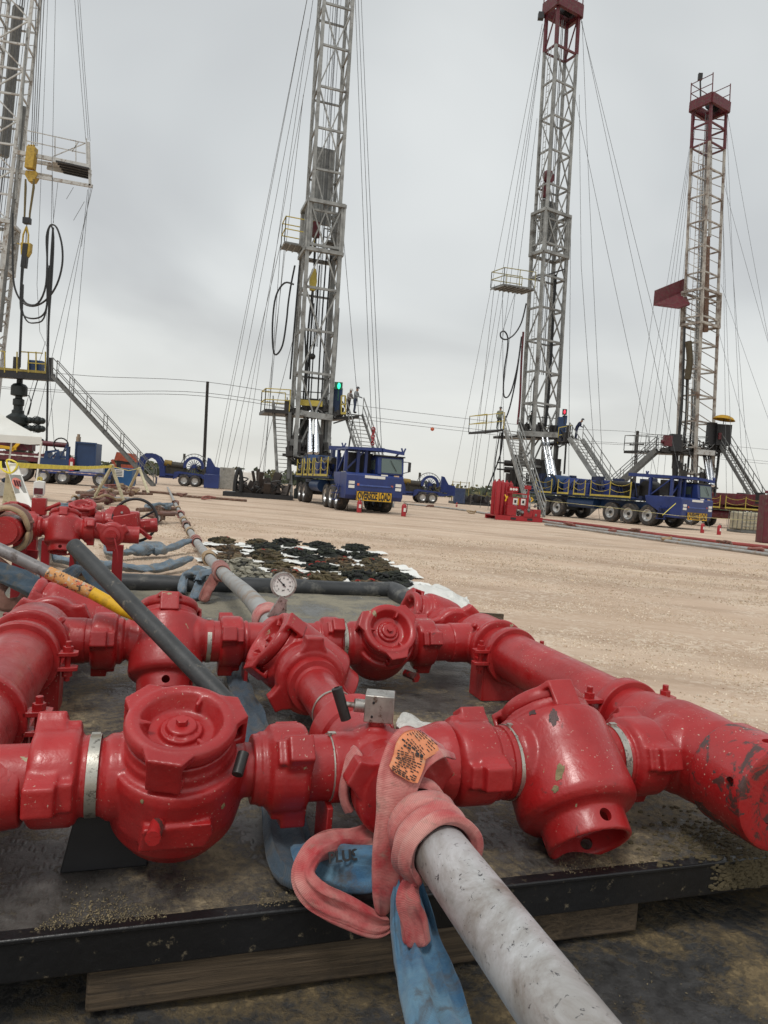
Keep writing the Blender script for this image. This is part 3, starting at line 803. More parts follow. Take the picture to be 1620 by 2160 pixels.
# ---- header pipes left and right
def header(u, r, vc1, vc2, side, near):
    hm = man
    m = MB(FR)
    m.lathe([(0, 0), (r, 0), (r, vb - 1.5), (0, vb - 1.5)], (u, 1.5, ZA), (0, 1, 0), 48)
    m.build('header_pipe', REDD if side < 0 else RED, hm, ang=30)
    # corner fitting at the back
    m = MB(FR); c = V((u, vb, ZA))
    m.lathe([(0, 0), (r + 0.026, 0), (r + 0.028, 0.02), (r + 0.020, 0.035), (r + 0.020, 0.19), (r - 0.005, 0.22), (0, 0.22)], (u, vb - 0.125, ZA), (0, 1, 0), 44)
    m.lathe([(0, 0), (0.080, 0), (0.078, 0.17), (0, 0.17)], c, (-side, 0, 0), 32)
    m.lathe([(0, 0), (0.074, 0), (0.074, 0.20), (0, 0.20)], c, (0, 1, 0), 32)
    m.cyl(c + V((-side * 0.06, -0.05, 0.06)), c + V((-side * 0.10, -0.08, 0.09)), 0.012, n=12)
    bake(m.build('corner_fitting', RED, hm, remesh=VOX * 1.4, smooth=3))
    # tee in the front row
    m = MB(FR); c = V((u, vr, ZA))
    m.lathe([(0, 0), (r + 0.004, 0), (r + 0.018, 0.05), (r + 0.022, 0.10), (r + 0.022, 0.20), (r + 0.012, 0.25), (r + 0.006, 0.33), (0, 0.33)], (u, vr - 0.13, ZA), (0, 1, 0), 48)
    m.lathe([(0, 0), (0.100, 0), (0.096, 0.07), (0.078, 0.11), (0.070, 0.17), (0, 0.17)], c, (-side, 0, 0), 36)
    bake(m.build('tee_fitting', RED if side < 0 else RED, hm, remesh=VOX, smooth=5))
    if near:
        m = MB(FR)
        ro = r + 0.028
        m.lathe([(0, 0.02), (0.062, 0.02), (0.062, 0.055), (0.064, 0.055), (0.064, 0.001), (ro - 0.012, 0.0), (ro - 0.003, 0.004), (ro, 0.012), (ro, 0.145), (ro - 0.004, 0.152), (0, 0.152)], (u, vr - 0.270, ZA), (0, 1, 0), 64)
        capo = m.build('end_cap', REDW, hm, ang=30)
        hc = MB(FR)
        for a in (35, 100, 165, 230): 
            d = V((math.cos(R(a)), 0, math.sin(R(a)))); hc.cyl(V((u, vr - 0.235, ZA)) + d * 0.10, V((u, vr - 0.235, ZA)) + d * 0.16, 0.011, n=16)
        cut = hc.build('cutter', RED); bo = capo.modifiers.new('b', 'BOOLEAN'); bo.object = cut; bo.solver = 'EXACT'; bake(capo); bpy.data.objects.remove(cut); capo.data.polygons.foreach_set('use_smooth', [False] * len(capo.data.polygons)); w_n = [p.area < 4e-4 or abs(p.normal.dot(D1)) > 0.9 for p in capo.data.polygons]; capo.data.polygons.foreach_set('use_smooth', [True] * len(w_n)); capo.data.set_sharp_from_angle(angle=R(30)); capo.modifiers.new('wn', 'WEIGHTED_NORMAL').keep_sharp = True
    # clamps with bolted ears and support plates
    for vc in (vc1, vc2):
        de = 0.032 if (side > 0 and vc == vc2) else 0.0
        m = MB(FR)
        rc = r + 0.002
        m.lathe([(rc - 0.004, -0.022), (rc + 0.014, -0.022), (rc + 0.016, -0.019), (rc + 0.016, 0.019), (rc + 0.014, 0.022), (rc - 0.004, 0.022)], (u, vc, ZA), (0, 1, 0), 48, closed=True)
        for sd_ in (-1, 1):
            for dz in (0.020, -0.026):
                m.prism([(0, 0), (0.048, 0), (0.062, 0.008), (0.062, 0.036), (0.048, 0.044), (0, 0.044)], V((u + sd_ * (rc + 0.004), vc - 0.022, ZA + dz + de - 0.006)), V((sd_, 0, 0)), V((0, 1, 0)), V((0, 0, 0.012)))
        cl = m.build('pipe_clamp', RED, hm, bevel=0.0015)
        for sd_ in (-1, 1):
            m = MB(FR); x = u + sd_ * (rc + 0.036)
            m.cyl((x, vc, ZA - 0.066 + de), (x, vc, ZA + 0.058 + de), 0.0085, n=12)
            m.cyl((x, vc, ZA + 0.026 + de), (x, vc, ZA + 0.042 + de), 0.0155, n=6); m.cyl((x, vc, ZA - 0.032 + de), (x, vc, ZA - 0.052 + de), 0.0155, n=6)
            m.build('clamp_bolt', RED, cl, bevel=0.001)
        m = MB(FR)
        m.prism([(-rc - 0.01, -0.026), (rc + 0.01, -0.026), (rc + 0.01, -0.175), (-rc - 0.01, -0.175)], V((u, vc + 0.006, ZA)), V((1, 0, 0)), V((0, 0, 1)), V((0, 0.012, 0)))
        m.beam((u - side * (rc + 0.01), vc + 0.01, ZA - 0.10), (u - side * (rc + 0.01), vc + 0.12, ZA - 0.10), 0.010, 0.15)
        m.build('support_plate', RED, hm, bevel=0.002)
header(1.315, 0.090, 2.40, 1.70, 1, True)
header(-0.372, 0.100, 2.36, 1.80, -1, False)
# thin stand plates under the rows
for (u, v, wd, mt) in ((0.365, 1.42, 0.012, RED), (0.335, 2.60, 0.012, RED)):
    m = MB(FR); m.prism([(0, 0), (0.10, 0), (0.10, 0.10), (0.085, 0.135), (0.0, 0.125)], V((u, v - 0.05, 0.2175)), V((0, 1, 0)), V((0, 0, 1)), V((wd, 0, 0)))
    m.build('stand_plate', mt, man, bevel=0.002)
m = MB(FR)
m.prism([(0, 0), (0.02, 0.105), (0.045, 0.128), (0.055, 0.115), (0.10, 0.10), (0.13, 0.115), (0.14, 0.13), (0.16, 0.13), (0.16, 0)], V((-0.135, 1.44, 0.2175)), V((1, 0, 0)), V((0, 0, 1)), V((0, 0.03, 0)))
m.build('pipe_cradle', BLACKMET, man, bevel=0.003)
# valves on the far side of the two corner fittings
union((-0.345, 2.83, 0.405), (0, 1, 0), R(35), L=0.07, r=0.105, groove=1, lugr=0.137, lw=0.055, vox=0.005)
valve((-0.325, 3.02, 0.405), (0, 1, 0), (-0.94, 0, 0.34), False, (0.17, 0.075), (0.17, 0.075), ph=R(80), far=True)
union((1.262, 2.83, 0.400), (0, 1, 0), R(10), L=0.07, r=0.100, groove=1, lugr=0.132, lw=0.055, vox=0.005)
valve((1.235, 3.03, 0.395), (0, 1, 0), (-0.95, 0, 0.30), True, (0.17, 0.072), (0.17, 0.072), ph=R(60), far=True)

# ---- needle valve on the front cross
nv = MB(FR); c = V((0.475, 1.43, 0.0))
nv.cyl(c + V((0, 0, 0.478)), c + V((0, 0, 0.500)), 0.017, n=20)
nvo = nv.build('needle_valve', RED, man)
nv = MB(FR); nv.box(c + V((0.004, 0, 0.531)), (0.062, 0.052, 0.058), Matrix.Rotation(R(-20), 3, 'Z'))
blk = nv.build('valve_block', STEEL, nvo, bevel=0.002)
nv = MB(FR); 
for (px_, pz_) in ((-0.012, 0.545), (-0.014, 0.515)):
    nv = MB(FR); d = Matrix.Rotation(R(-20), 3, 'Z') @ V((px_, -0.0255, 0)); nv.cyl(c + V((0.004, 0, pz_)) + d, c + V((0.004, 0, pz_)) + d * 1.06, 0.003, n=10); nv.build('vent_hole', BLACKMET, blk)
nv = MB(FR); nv.cyl(c + V((-0.024, 0.004, 0.530)), c + V((-0.050, 0.008, 0.532)), 0.014, n=18); nv.cyl(c + V((-0.05, 0.008, 0.532)), c + V((-0.075, 0.012, 0.534)), 0.006, n=12)
nv.build('stem', STEEL, nvo)
nv = MB(FR); nv.lathe([(0.006, -0.035), (0.0115, -0.036), (0.012, 0.034), (0.006, 0.036), (0.0055, 0.025), (0.0055, -0.025)], c + V((-0.078, 0.012, 0.535)), (-0.33, 0.1, 0.93), 18, closed=True)
nv.build('handle', DSTEEL, nvo)

# ---- pressure gauge behind the back cross
gc = fv(597, 1233, 2.86)
g = MB(FR)
gb = V((gc.x + 0.004, 2.86, ZA + 0.05))
g.cyl(gb + V((0, -0.10, 0)), gb + V((0, -0.10, 0.0)) + V((0, 0, 0.001)), 0.001)
g = MB(FR); g.cyl((gc.x, 2.86, ZA + 0.02), (gc.x, 2.86, gc.z - 0.05), 0.012, n=14); g.cyl((gc.x, 2.86, ZA + 0.04), (gc.x, 2.86, gc.z - 0.075), 0.022, n=6)
g.beam((gc.x - 0.05, 2.80, ZA + 0.05), (gc.x - 0.003, 2.80, ZA + 0.135), 0.02, 0.035)
pg = g.build('pressure_gauge', STEEL, man)
gd = V((-0.05, -1.0, 0.10)).normalized()     # towards the reader
g = MB(FR); gcc = V((gc.x, 2.86, gc.z))
g.lathe([(0, -0.024), (0.046, -0.024), (0.050, -0.020), (0.0505, 0.014), (0.053, 0.016), (0.053, 0.022), (0.046, 0.023), (0.045, 0.016), (0, 0.016)], gcc, gd, 48)
gcase = g.build('gauge_case', STEEL, pg)
g = MB(FR); g.lathe([(0, 0.0165), (0.045, 0.0165), (0.045, 0.0172), (0, 0.0172)], gcc, gd, 40)
g.build('gauge_dial', WHITE, gcase)
gx = gd.cross(ZZ).normalized() * -1.0; gyv = gd.cross(gx) 
gx = ZZ.cross(gd).normalized(); gyv = gd.cross(gx)
g = MB(FR)
for i in range(41):
    a = R(225 - 270 * i / 40); r0 = 0.036 if i % 5 else 0.033
    d = gx * math.cos(a) + gyv * math.sin(a)
    g.beam(gcc + d * r0 + gd * 0.0178, gcc + d * 0.0405 + gd * 0.0178, 0.0005 if i % 5 else 0.0011, 0.0008, up=gd)
a = R(135); d = gx * math.cos(a) + gyv * math.sin(a)
g.beam(gcc - d * 0.012 + gd * 0.0195, gcc + d * 0.035 + gd * 0.0195, 0.003, 0.0015, up=gd)
g.cyl(gcc + gd * 0.0175, gcc + gd * 0.021, 0.005, n=16)
g.build('gauge_marks', BLACKMET, gcase)
for i, s_ in enumerate(['0', '2', '4', '6', '8', '10', '12', '14', '15']):
    if i == 8: s_ = '16'
    a = R(225 - 270 * i / 8); p = gcc + (gx * math.cos(a) + gyv * math.sin(a)) * 0.0265 + gd * 0.0178
    M = FR @ Matrix.Translation(p) @ Matrix((gx, gyv, gd)).transposed().to_4x4()
    text_mesh(s_, 'gauge_number', BLACKMET, gcase, 0.009, 0.0002, M, 0.0002)
M = FR @ Matrix.Translation(gcc - gyv * 0.022 + gd * 0.0178) @ Matrix((gx, gyv, gd)).transposed().to_4x4()
text_mesh('psi', 'gauge_number', BLACKMET, gcase, 0.010, 0.0002, M, 0.0002)
g = MB(FR); g.cyl(gcc + gd * 0.0222, gcc + gd * 0.0226, 0.0455, n=40)
# raised size figures cast into two caps, as on the fittings
# ================================================================== PIPES AND SLINGS BY THE MANIFOLD
def pipe_grey():
    m, t, b = newmat('scuffed_grey_pipe')
    tcn = N(t, 'ShaderNodeTexCoord').outputs['Object']
    c = mix(t, nz(t, 6, 6, 0.6, vec=tcn), (0.44, 0.45, 0.46), (0.60, 0.60, 0.60))
    br = ramp(t, [(0.44, 0), (0.66, 0.9)], nz(t, 7, 8, 0.7, 0.6, vec=tcn)).outputs[0]
    c = mix(t, br, c, (0.22, 0.19, 0.16))
    f = ramp(t, [(0.605, 0), (0.635, 1)], nz(t, 85, 6, 0.68, 0.8, vec=tcn)).outputs[0]
    reg = ramp(t, [(0.45, 0), (0.55, 1)], nz(t, 6.5, 4, 0.6, vec=tcn)).outputs[0]
    mm = N(t, 'ShaderNodeMath', operation='MULTIPLY'); t.links.new(f, mm.inputs[0]); t.links.new(reg, mm.inputs[1])
    c = mix(t, mm.outputs[0], c, (0.055, 0.052, 0.055))
    t.links.new(c, b.inputs['Base Color']); b.inputs['Roughness'].default_value = 0.42; b.inputs['Metallic'].default_value = 0.15
    bump(t, b, nz(t, 30, 5, 0.6, vec=tcn), 0.25, 0.002); bump(t, b, mm.outputs[0], -0.4, 0.001)
    return m
GREYP = pipe_grey()
GREYPF = simple('dusty_grey_pipe', (0.33, 0.33, 0.32), 0.55, 0.1, 0.2, 4, dirt=(0.28, 0.20, 0.14), dirtamt=0.35)
m = MB(FR)
r = 0.0475
m.lathe([(0, 0), (r - 0.002, 0), (r, 0.004), (r, 1.60), (0, 1.60)], (0.486, 1.285, 0.397), (0.0, -1, 0.002), 64)
gp = m.build('discharge_pipe', GREYP, None, ang=30)
tag(gp, 'thick scuffed grey steel pipe coming from the manifold front towards the viewer', 'pipe', 'long steel lines on the pad')

def strap_mesh(m, pts, nrm, hw, th, fold=0.004, n=28, seed=0, k=7, twist=None):
    """soft webbing: pts, face normals, half widths and half thickness per point"""
    L = len(pts)
    arr = lambda a: list(a) if isinstance(a, (list, tuple)) and not isinstance(a, V) else [a] * L
    hw, th = arr(hw), arr(th)
    nr = [V(q) for q in nrm] if not isinstance(nrm, (V, tuple)) else [V(nrm)] * L
    P = catmull(pts, k); Nn = catmull(nr, k)
    W = [p.x for p in catmull([V((q, 0, 0)) for q in hw], k)]; Th = [p.x for p in catmull([V((q, 0, 0)) for q in th], k)]
    vs, fs = [], []
    base = len(m.f); dist = 0
    for i, p in enumerate(P):
        d = (P[min(i + 1, len(P) - 1)] - P[max(i - 1, 0)]).normalized()
        x = Nn[i] - d * Nn[i].dot(d); x.normalize(); y = d.cross(x)
        if i: dist += (p - P[i - 1]).length
        for j in range(n):
            a = 2 * math.pi * j / n
            ca, sa = math.cos(a), math.sin(a)
            cx = math.copysign(abs(ca) ** 0.75, ca); sx = math.copysign(abs(sa) ** 0.7, sa)
            f = noise.noise(V((cx * 2.2 + seed * 7.1, dist * 5.5, seed + (0 if sa > 0 else 3)))) * fold * 2
            f += noise.noise(V((cx * 4.5 + seed * 3.3, dist * 16, seed * 2.0))) * fold * 1.1
            f += noise.noise(V((cx * 7 + seed * 5.3, dist * 2.5, seed * 3.0))) * fold * 1.3
            te = 0.45 if i in (0, len(P) - 1) else (0.8 if i in (1, len(P) - 2) else 1)
            vs.append(p + y * cx * W[i] * te + x * (sx * Th[i] + f * te) * te)
    for i in range(len(P) - 1):
        seg = (P[i + 1] - P[i]).length
        l0 = sum((P[q + 1] - P[q]).length for q in range(i)) if i else 0
        for j in range(n):
            j2 = (j + 1) % n
            fs.append((i * n + j, i * n + j2, (i + 1) * n + j2, (i + 1) * n + j))
            m.uv[base + len(fs) - 1] = ((j / n, l0), ((j + 1) / n, l0), ((j + 1) / n, l0 + seg), (j / n, l0 + seg))
    fs.append(tuple(range(n))[::-1]); fs.append(tuple((len(P) - 1) * n + j for j in range(n)))
    m.add(vs, fs)
def pv(*pts):
    return [fv(*p) for p in pts]
CAMN = V((0, -0.94, 0.35))
# red sling: hanging strand, wraps round the grey pipe, loop to the left
rs = thing('restraint_sling', 'faded red webbing sling with an orange tag wrapped round the foreground grey pipe', 'sling', F(0.47, 1.2, 0.22), YAW, 'webbing slings on the pipe joints')
m = MB(FR)
P1 = pv((935, 1580, 1.30), (905, 1566, 1.255), (868, 1582, 1.215), (842, 1640, 1.19), (830, 1720, 1.175), (823, 1800, 1.17), (814, 1880, 1.17), (808, 1930, 1.175))
N1 = [V((0.2, -0.2, 1)), V((0.15, -0.4, 1)), V((0, -0.8, 0.7)), V((-0.05, -1, 0.35)), V((0.05, -1, 0.2)), V((0.1, -1, 0.1)), V((0.15, -1, 0.1)), V((0.15, -1, 0))]
strap_mesh(m, P1, N1, [0.040, 0.043, 0.044, 0.041, 0.033, 0.034, 0.026, 0.012], [0.004, 0.004, 0.0045, 0.005, 0.006, 0.008, 0.011, 0.007], 0.0028, seed=1)
m.build('webbing_strand', PINK, rs, ang=180)
def wrap_pts(u, v, z, r, a0, a1, dv, n=9, tail=None):
    P, Nn = [], []
    for i in range(n):
        t = i / (n - 1); a = R(a0 + (a1 - a0) * t)
        P.append(V((u + r * math.cos(a), v + dv * t, z + r * math.sin(a)))); Nn.append(V((math.cos(a), 0, math.sin(a))))
    return P, Nn
for (v0, a0, a1, dv, hw, sd_, rr, tail) in ((1.155, 215, -60, -0.02, 0.030, 2, 0.057, None), (1.085, 232, -50, 0.005, 0.034, 3, 0.060, 1), (1.215, 150, -80, 0.01, 0.022, 4, 0.056, None)):
    m = MB(FR)
    P, Nn = wrap_pts(0.486, v0, 0.397, rr, a0, a1, dv)
    if tail:
        P = [V((0.452, v0 - 0.02, 0.245)), V((0.446, v0 - 0.012, 0.285)), V((0.436, v0 - 0.008, 0.32))] + P
        Nn = [V((-0.6, -0.8, 0.1)), V((-0.7, -0.6, 0.1)), V((-0.9, -0.3, 0))] + Nn
    L = len(P)
    strap_mesh(m, P, Nn, [hw * (0.72 + 0.28 * math.sin(math.pi * i / (L - 1))) for i in range(L)], [0.008] * L, 0.0065, seed=sd_)
    m.build('webbing_wrap', PINK, rs, ang=180)
m = MB(FR)
P3 = pv((800, 1750, 1.33), (755, 1772, 1.31), (705, 1776, 1.29), (660, 1796, 1.25), (640, 1845, 1.22), (668, 1890, 1.195), (735, 1925, 1.18), (790, 1950, 1.17), (822, 1948, 1.17))
strap_mesh(m, P3, [V((0.3, -0.5, 1)), V((0.1, -0.6, 1)), V((0, -0.6, 1)), V((-0.5, -0.9, 0.5)), V((-0.7, -0.9, 0.1)), V((-0.5, -1, 0.2)), V((-0.2, -1, 0.5)), V((0, -1, 0.5)), V((0, -1, 0.4))], [0.022, 0.024, 0.025, 0.022, 0.022, 0.026, 0.026, 0.022, 0.012], [0.010, 0.010, 0.011, 0.011, 0.010, 0.010, 0.010, 0.010, 0.008], 0.0075, seed=6)
m.build('webbing_loop', PINK, rs, ang=180)
m = MB(FR)      # band behind the nut
P, Nn = wrap_pts(0.478, 1.365, ZA, 0.088, 130, 215, 0.0)
strap_mesh(m, P, Nn, 0.03, 0.008, 0.003, seed=8)
m.build('webbing_wrap', PINK, rs, ang=180)
# orange tag sewn on the strand
TAGM = simple('orange_tag', (0.72, 0.26, 0.12), 0.7, 0, 0.15, 14, 0.1, dirt=(0.6, 0.36, 0.22), dirtamt=0.35)
m = MB(FR)
PT = [P1[1] + V((0.001, -0.004, 0.0075)), P1[2] + V((0, -0.0085, 0.009)), (P1[2] + P1[3]) / 2 + V((0.001, -0.0105, 0.0065)), P1[3] + V((0.001, -0.012, 0.005))]
NT = [N1[1], N1[2], (N1[2] + N1[3]) / 2, N1[3]]
strap_mesh(m, PT, NT, 0.031, 0.0012, 0.0015, seed=1, n=20)
tagp = m.build('orange_tag', TAGM, rs, ang=60)
P, Q = catmull(PT, 8), catmull(NT, 8)
tm = MB(FR)
ln = 0
for i in range(1, len(P) - 1):
    d = (P[i + 1] - P[i - 1]).normalized(); x = (Q[i] - d * Q[i].dot(d)).normalized(); y = d.cross(x)
    rn = random.Random(i)
    pos = -0.024
    while pos < 0.024:
        wl = rn.uniform(0.003, 0.009)
        if rn.random() < 0.75: tm.beam(P[i] + y * pos + x * 0.0030, P[i] + y * min(pos + wl, 0.025) + x * 0.0030, 0.0016 if i not in (9, 10) else 0.003, 0.0008, up=x)
        pos += wl + 0.0018
tagtxt = tm.build('tag_print', BLACKMET, tagp)

# blue sling, three runs
bs = thing('restraint_sling', 'dirty blue webbing sling threaded through the red loop, trailing down beside the foreground pipe', 'sling', F(0.40, 1.15, 0.05), YAW, 'webbing slings on the pipe joints')
m = MB(FR)
PB = pv((640, 1790, 1.40), (665, 1812, 1.31), (720, 1830, 1.26), (780, 1832, 1.225), (840, 1815, 1.21))
strap_mesh(m, PB, [V((0, -0.9, 0.5))] * 5, [0.030, 0.037, 0.041, 0.040, 0.030], [0.016, 0.018, 0.018, 0.018, 0.015], 0.006, seed=11)
b1 = m.build('webbing_run', BLUEC, bs, ang=180)
q0 = fv(732, 1806, 1.232)
M = FR @ Matrix.Translation(q0) @ Matrix.Rotation(R(-2), 4, 'Y') @ Matrix.Rotation(R(62), 4, 'X')
text_mesh('PLUS+', 'stencilled_letters', BLACKMET, b1, 0.026, 0.0015, M, 0.0008)
m = MB(FR)
PB = pv((838, 1770, 1.225), (846, 1840, 1.20), (864, 1920, 1.15), (884, 2010, 1.08), (905, 2100, 1.00), (935, 2200, 0.90), (975, 2330, 0.78))
strap_mesh(m, PB, [V((0.1, -1, 0.2)), V((0.2, -1, 0.2)), V((0.1, -1, 0.35)), V((0, -0.9, 0.6)), V((-0.1, -0.8, 0.8)), V((0, -0.5, 1)), V((0, -0.5, 1))], [0.020, 0.030, 0.037, 0.042, 0.047, 0.050, 0.05], [0.016, 0.018, 0.020, 0.022, 0.022, 0.020, 0.02], 0.012, seed=13, n=36, k=9)
m.build('webbing_run', BLUEC, bs, ang=180)
m = MB(FR)
PB = pv((925, 1990, 1.12), (940, 2070, 1.04), (962, 2150, 0.97), (985, 2240, 0.88))
strap_mesh(m, PB, [V((0.7, -0.6, 0.3))] * 4, 0.014, 0.006, 0.003, seed=15)
m.build('webbing_run', BLUED, bs, ang=180)

ds = thing('restraint_sling', 'grimy blue-grey webbing sling lying along the deck under the centre line of the manifold', 'sling', F(0.35, 2.0, 0.22), YAW, 'webbing slings on the pipe joints')
m = MB(FR)
def gzuv(x, y, z):
    P = gz(x, y, z); return V((P.dot(D2), P.dot(D1), z))
PB = [gzuv(x, y, 0.245) for x, y in ((490, 1350), (492, 1400), (512, 1465), (533, 1530), (560, 1600), (590, 1690))] + [V((0.30, 1.36, 0.245)), V((0.345, 1.29, 0.25)), V((0.40, 1.27, 0.26))]
strap_mesh(m, PB, [V((0, 0, 1))] * 9, [0.03, 0.034, 0.042, 0.044, 0.040, 0.045, 0.05, 0.045, 0.035], [0.018] * 9, 0.010, seed=17, n=32)
m.build('webbing_run', BLUED, ds, ang=180)

# rag tucked behind the front row
rg = MB(FR)
rc = fv(893, 1528, 1.60); rr_ = random.Random(9)
for i in range(7):
    a = rr_.uniform(0, 6.28)
    p = [V((rc.x + rr_.uniform(-0.05, 0.05), 1.60 + rr_.uniform(-0.05, 0.03), rc.z + rr_.uniform(-0.03, 0.005))) for _ in range(5)]
    strap_mesh(rg, p, V((0.3, -0.3, 1)), 0.022, 0.004, 0.008, seed=20 + i, n=16)
rgo = rg.build('rag', RAG, None, ang=180)
tag(rgo, 'crumpled white rag lying behind the front row of the manifold by the cross fitting', 'rag')

# ---- bars lying across the manifold
m = MB(FR)
a_, b_ = fv(153, 1148, 2.10), fv(486, 1490, 1.60)
m.lathe([(0, 0), (0.015, 0), (0.0205, 0.005), (0.0215, 0.012), (0.0225, (b_ - a_).length), (0, (b_ - a_).length)], a_, b_ - a_, 32)
tag(m.build('rubber_covered_bar', RUB, None, ang=40), 'long dark rubber covered bar leaning on the near left valve cap', 'bar')
yb = thing('swing_bar', 'grey steel bar with chipped orange grip and yellow pointed tip lying behind the dark bar', 'bar', F(-0.2, 2.6, 0.5), YAW)
e0, e1 = fv(-40, 1140, 2.62), fv(305, 1312, 2.50)
pt = lambda x, y: fv(x, y, 2.62 + (2.50 - 2.62) * (x + 40) / 345)
s0, s1, s2 = pt(101, 1207), pt(193, 1250), pt(262, 1288)
m = MB(FR); m.cyl(e0, s0, 0.0205, n=28); m.build('shaft', simple('grey_shaft', (0.22, 0.21, 0.21), 0.45, 0.2, 0.25, 12, 0.2, dirt=(0.10, 0.08, 0.07), dirtamt=0.3), yb, ang=40)
def chipm():
    mm, t, b = newmat('chipped_grip')
    uvn = N(t, 'ShaderNodeTexCoord').outputs['Object']
    c = mix(t, ramp(t, [(0.42, 0), (0.48, 1)], nz(t, 45, 5, 0.7, vec=uvn)).outputs[0], (0.05, 0.035, 0.03), (0.62, 0.30, 0.10))
    c = mix(t, ramp(t, [(0.55, 0), (0.58, 1)], nz(t, 60, 4, 0.7, vec=uvn)).outputs[0], c, (0.5, 0.42, 0.33))
    c = mix(t, ramp(t, [(0.56, 0), (0.6, 1)], nz(t, 35, 4, 0.7, vec=uvn)).outputs[0], c, (0.55, 0.10, 0.04))
    t.links.new(c, b.inputs['Base Color']); b.inputs['Roughness'].default_value = 0.6
    return mm
m = MB(FR)
d = (s1 - s0); L = d.length
m.lathe([(0.0205, 0)] + [(0.0205 + (0.0016 if i % 2 else 0), L * i / 30) for i in range(31)] + [(0.0205, L)], s0, d, 28)
m.build('grip', chipm(), yb, ang=60)
m = MB(FR); m.cyl(s1, s2, 0.0205, n=28); m.cyl(s2, e1, 0.0205, 0.009, n=28); m.build('pointed_tip', YEL2, yb, ang=60)

# ================================================================== LONG LINE BEHIND THE MANIFOLD
bpath = [V((0.478, 2.74, 0.395)), V((0.49, 3.2, 0.385)), V((0.50, 3.96, 0.352)), V((0.495, 5.4, 0.272)), V((0.50, 7.8, 0.17)), V((0.50, 10.7, 0.11)), V((0.50, 15, 0.07)), V((0.5, 30, 0.06)), V((0.5, 42, 0.06))]
P = catmull(bpath, 5)
m = MB(FR); m.tube(P, 0.046, 20, ups=[V((1, 0, 0))] * len(P))
bl = m.build('discharge_pipe', GREYPF, None, ang=60)
tag(bl, 'long straight grey pipe line running from the back of the manifold to the blue trailers', 'pipe', 'long steel lines on the pad')
def at_v(path, v):
    for a, b in zip(path, path[1:]):
        if a.y <= v <= b.y: return a.lerp(b, (v - a.y) / (b.y - a.y))
    return path[-1]
def sling_wrap(p, ax, r, mat, label, turns=2, hw=0.035, seed=0, extra=None, lens=None):
    """a sling wound round a pipe at p, with loose ends as extra runs"""
    o = thing('restraint_sling', label, 'sling', FR @ V((p.x, p.y, 0.05)), YAW, 'webbing slings on the pipe joints')
    ax = V(ax).normalized(); x = ax.cross(ZZ).normalized(); z = x.cross(ax)
    for k in range(turns):
        m = MB(FR); Pp, Nn = [], []
        rr = random.Random(seed + k)
        n = 14; tilt = rr.uniform(-0.7, 0.7)
        for i in range(n + 1):
            a = 2 * math.pi * i / n
            dd = x * math.cos(a) + z * math.sin(a)
            Pp.append(p + ax * (k - (turns - 1) / 2) * hw * 2.1 + dd * (r + 0.010) + ax * tilt * hw * math.cos(a + rr.uniform(0, 0.2))); Nn.append(dd)
        strap_mesh(m, Pp, Nn, hw * rr.uniform(0.8, 1.1), 0.009, 0.005, n=12, k=2, seed=seed + k)
        m.build('webbing_wrap', mat, o, ang=180)
    for j, (pts, mt, h_) in enumerate(extra or []):
        m = MB(FR); strap_mesh(m, pts, [V((0, -0.5, 1))] * len(pts), h_, h_ * 0.5, 0.020, n=18, k=8, seed=seed + 31 + j)
        m.build('webbing_run', mt, o, ang=180)
    return o
AX = V((0, 1, 0))
sling_wrap(at_v(bpath, 3.05), AX, 0.046, PINK, 'pink webbing sling wound on the pipe just behind the pressure gauge', 2, 0.04, 1)
q = lambda x, y, z=0.08: gzuv(x, y, z)
sling_wrap(at_v(bpath, 5.55), AX, 0.046, PINKD, 'dusty red sling knotted on the pipe above the black berm', 3, 0.055, 4,
    [([V((0.42, 5.75, 0.22)), V((0.30, 5.85, 0.20)), V((0.24, 5.9, 0.15)), V((0.22, 5.6, 0.08))], BLUEF, 0.036), ([V((0.45, 5.6, 0.25)), V((0.36, 5.65, 0.22)), V((0.35, 5.7, 0.12)), V((0.30, 5.4, 0.07))], BLUEF, 0.040), ([V((0.46, 5.5, 0.24)), V((0.40, 5.4, 0.15)), V((0.36, 5.3, 0.07))], PINKD, 0.04)])
sling_wrap(at_v(bpath, 6.9), AX, 0.046, TANC, 'tan webbing sling wound on the pipe in front of the pile of slings', 2, 0.06, 8)
sling_wrap(at_v(bpath, 9.3), AX, 0.046, PINKD, 'rusty red sling on the pipe beside a blue run going left', 3, 0.07, 12,
    [([V((0.45, 9.2, 0.16)), V((0.10, 8.6, 0.08)), V((-0.15, 8.3, 0.09)), V((-0.45, 8.1, 0.07)), V((-0.55, 9.2, 0.07)), V((-0.70, 10.2, 0.09)), V((-1.2, 11.2, 0.08))], BLUEF, 0.040),
     ([V((0.38, 7.6, 0.12)), V((0.0, 7.0, 0.07)), V((-0.4, 7.1, 0.08)), V((-0.85, 7.4, 0.08)), V((-1.1, 8.2, 0.11))], BLUEF, 0.045), ([V((-0.2, 8.2, 0.09)), V((-0.12, 8.35, 0.13)), V((0.0, 8.5, 0.12)), V((0.1, 8.4, 0.09))], BLUEF, 0.09)])
for i, v in enumerate((11.2, 12.6, 14.2, 16.2, 18.5, 21.5)):
    sling_wrap(at_v(bpath, v), AX, 0.046, (TANC, BROWNC, TANC, PINKD, TANC, BROWNC)[i], ['tan', 'brown', 'pale tan', 'dusty red', 'sandy', 'dark brown'][i] + ' sling on the long pipe, ' + ['fifth', 'sixth', 'seventh', 'eighth', 'ninth', 'tenth'][i] + ' back from the manifold', 2, 0.07 + 0.01 * i, 40 + 5 * i)

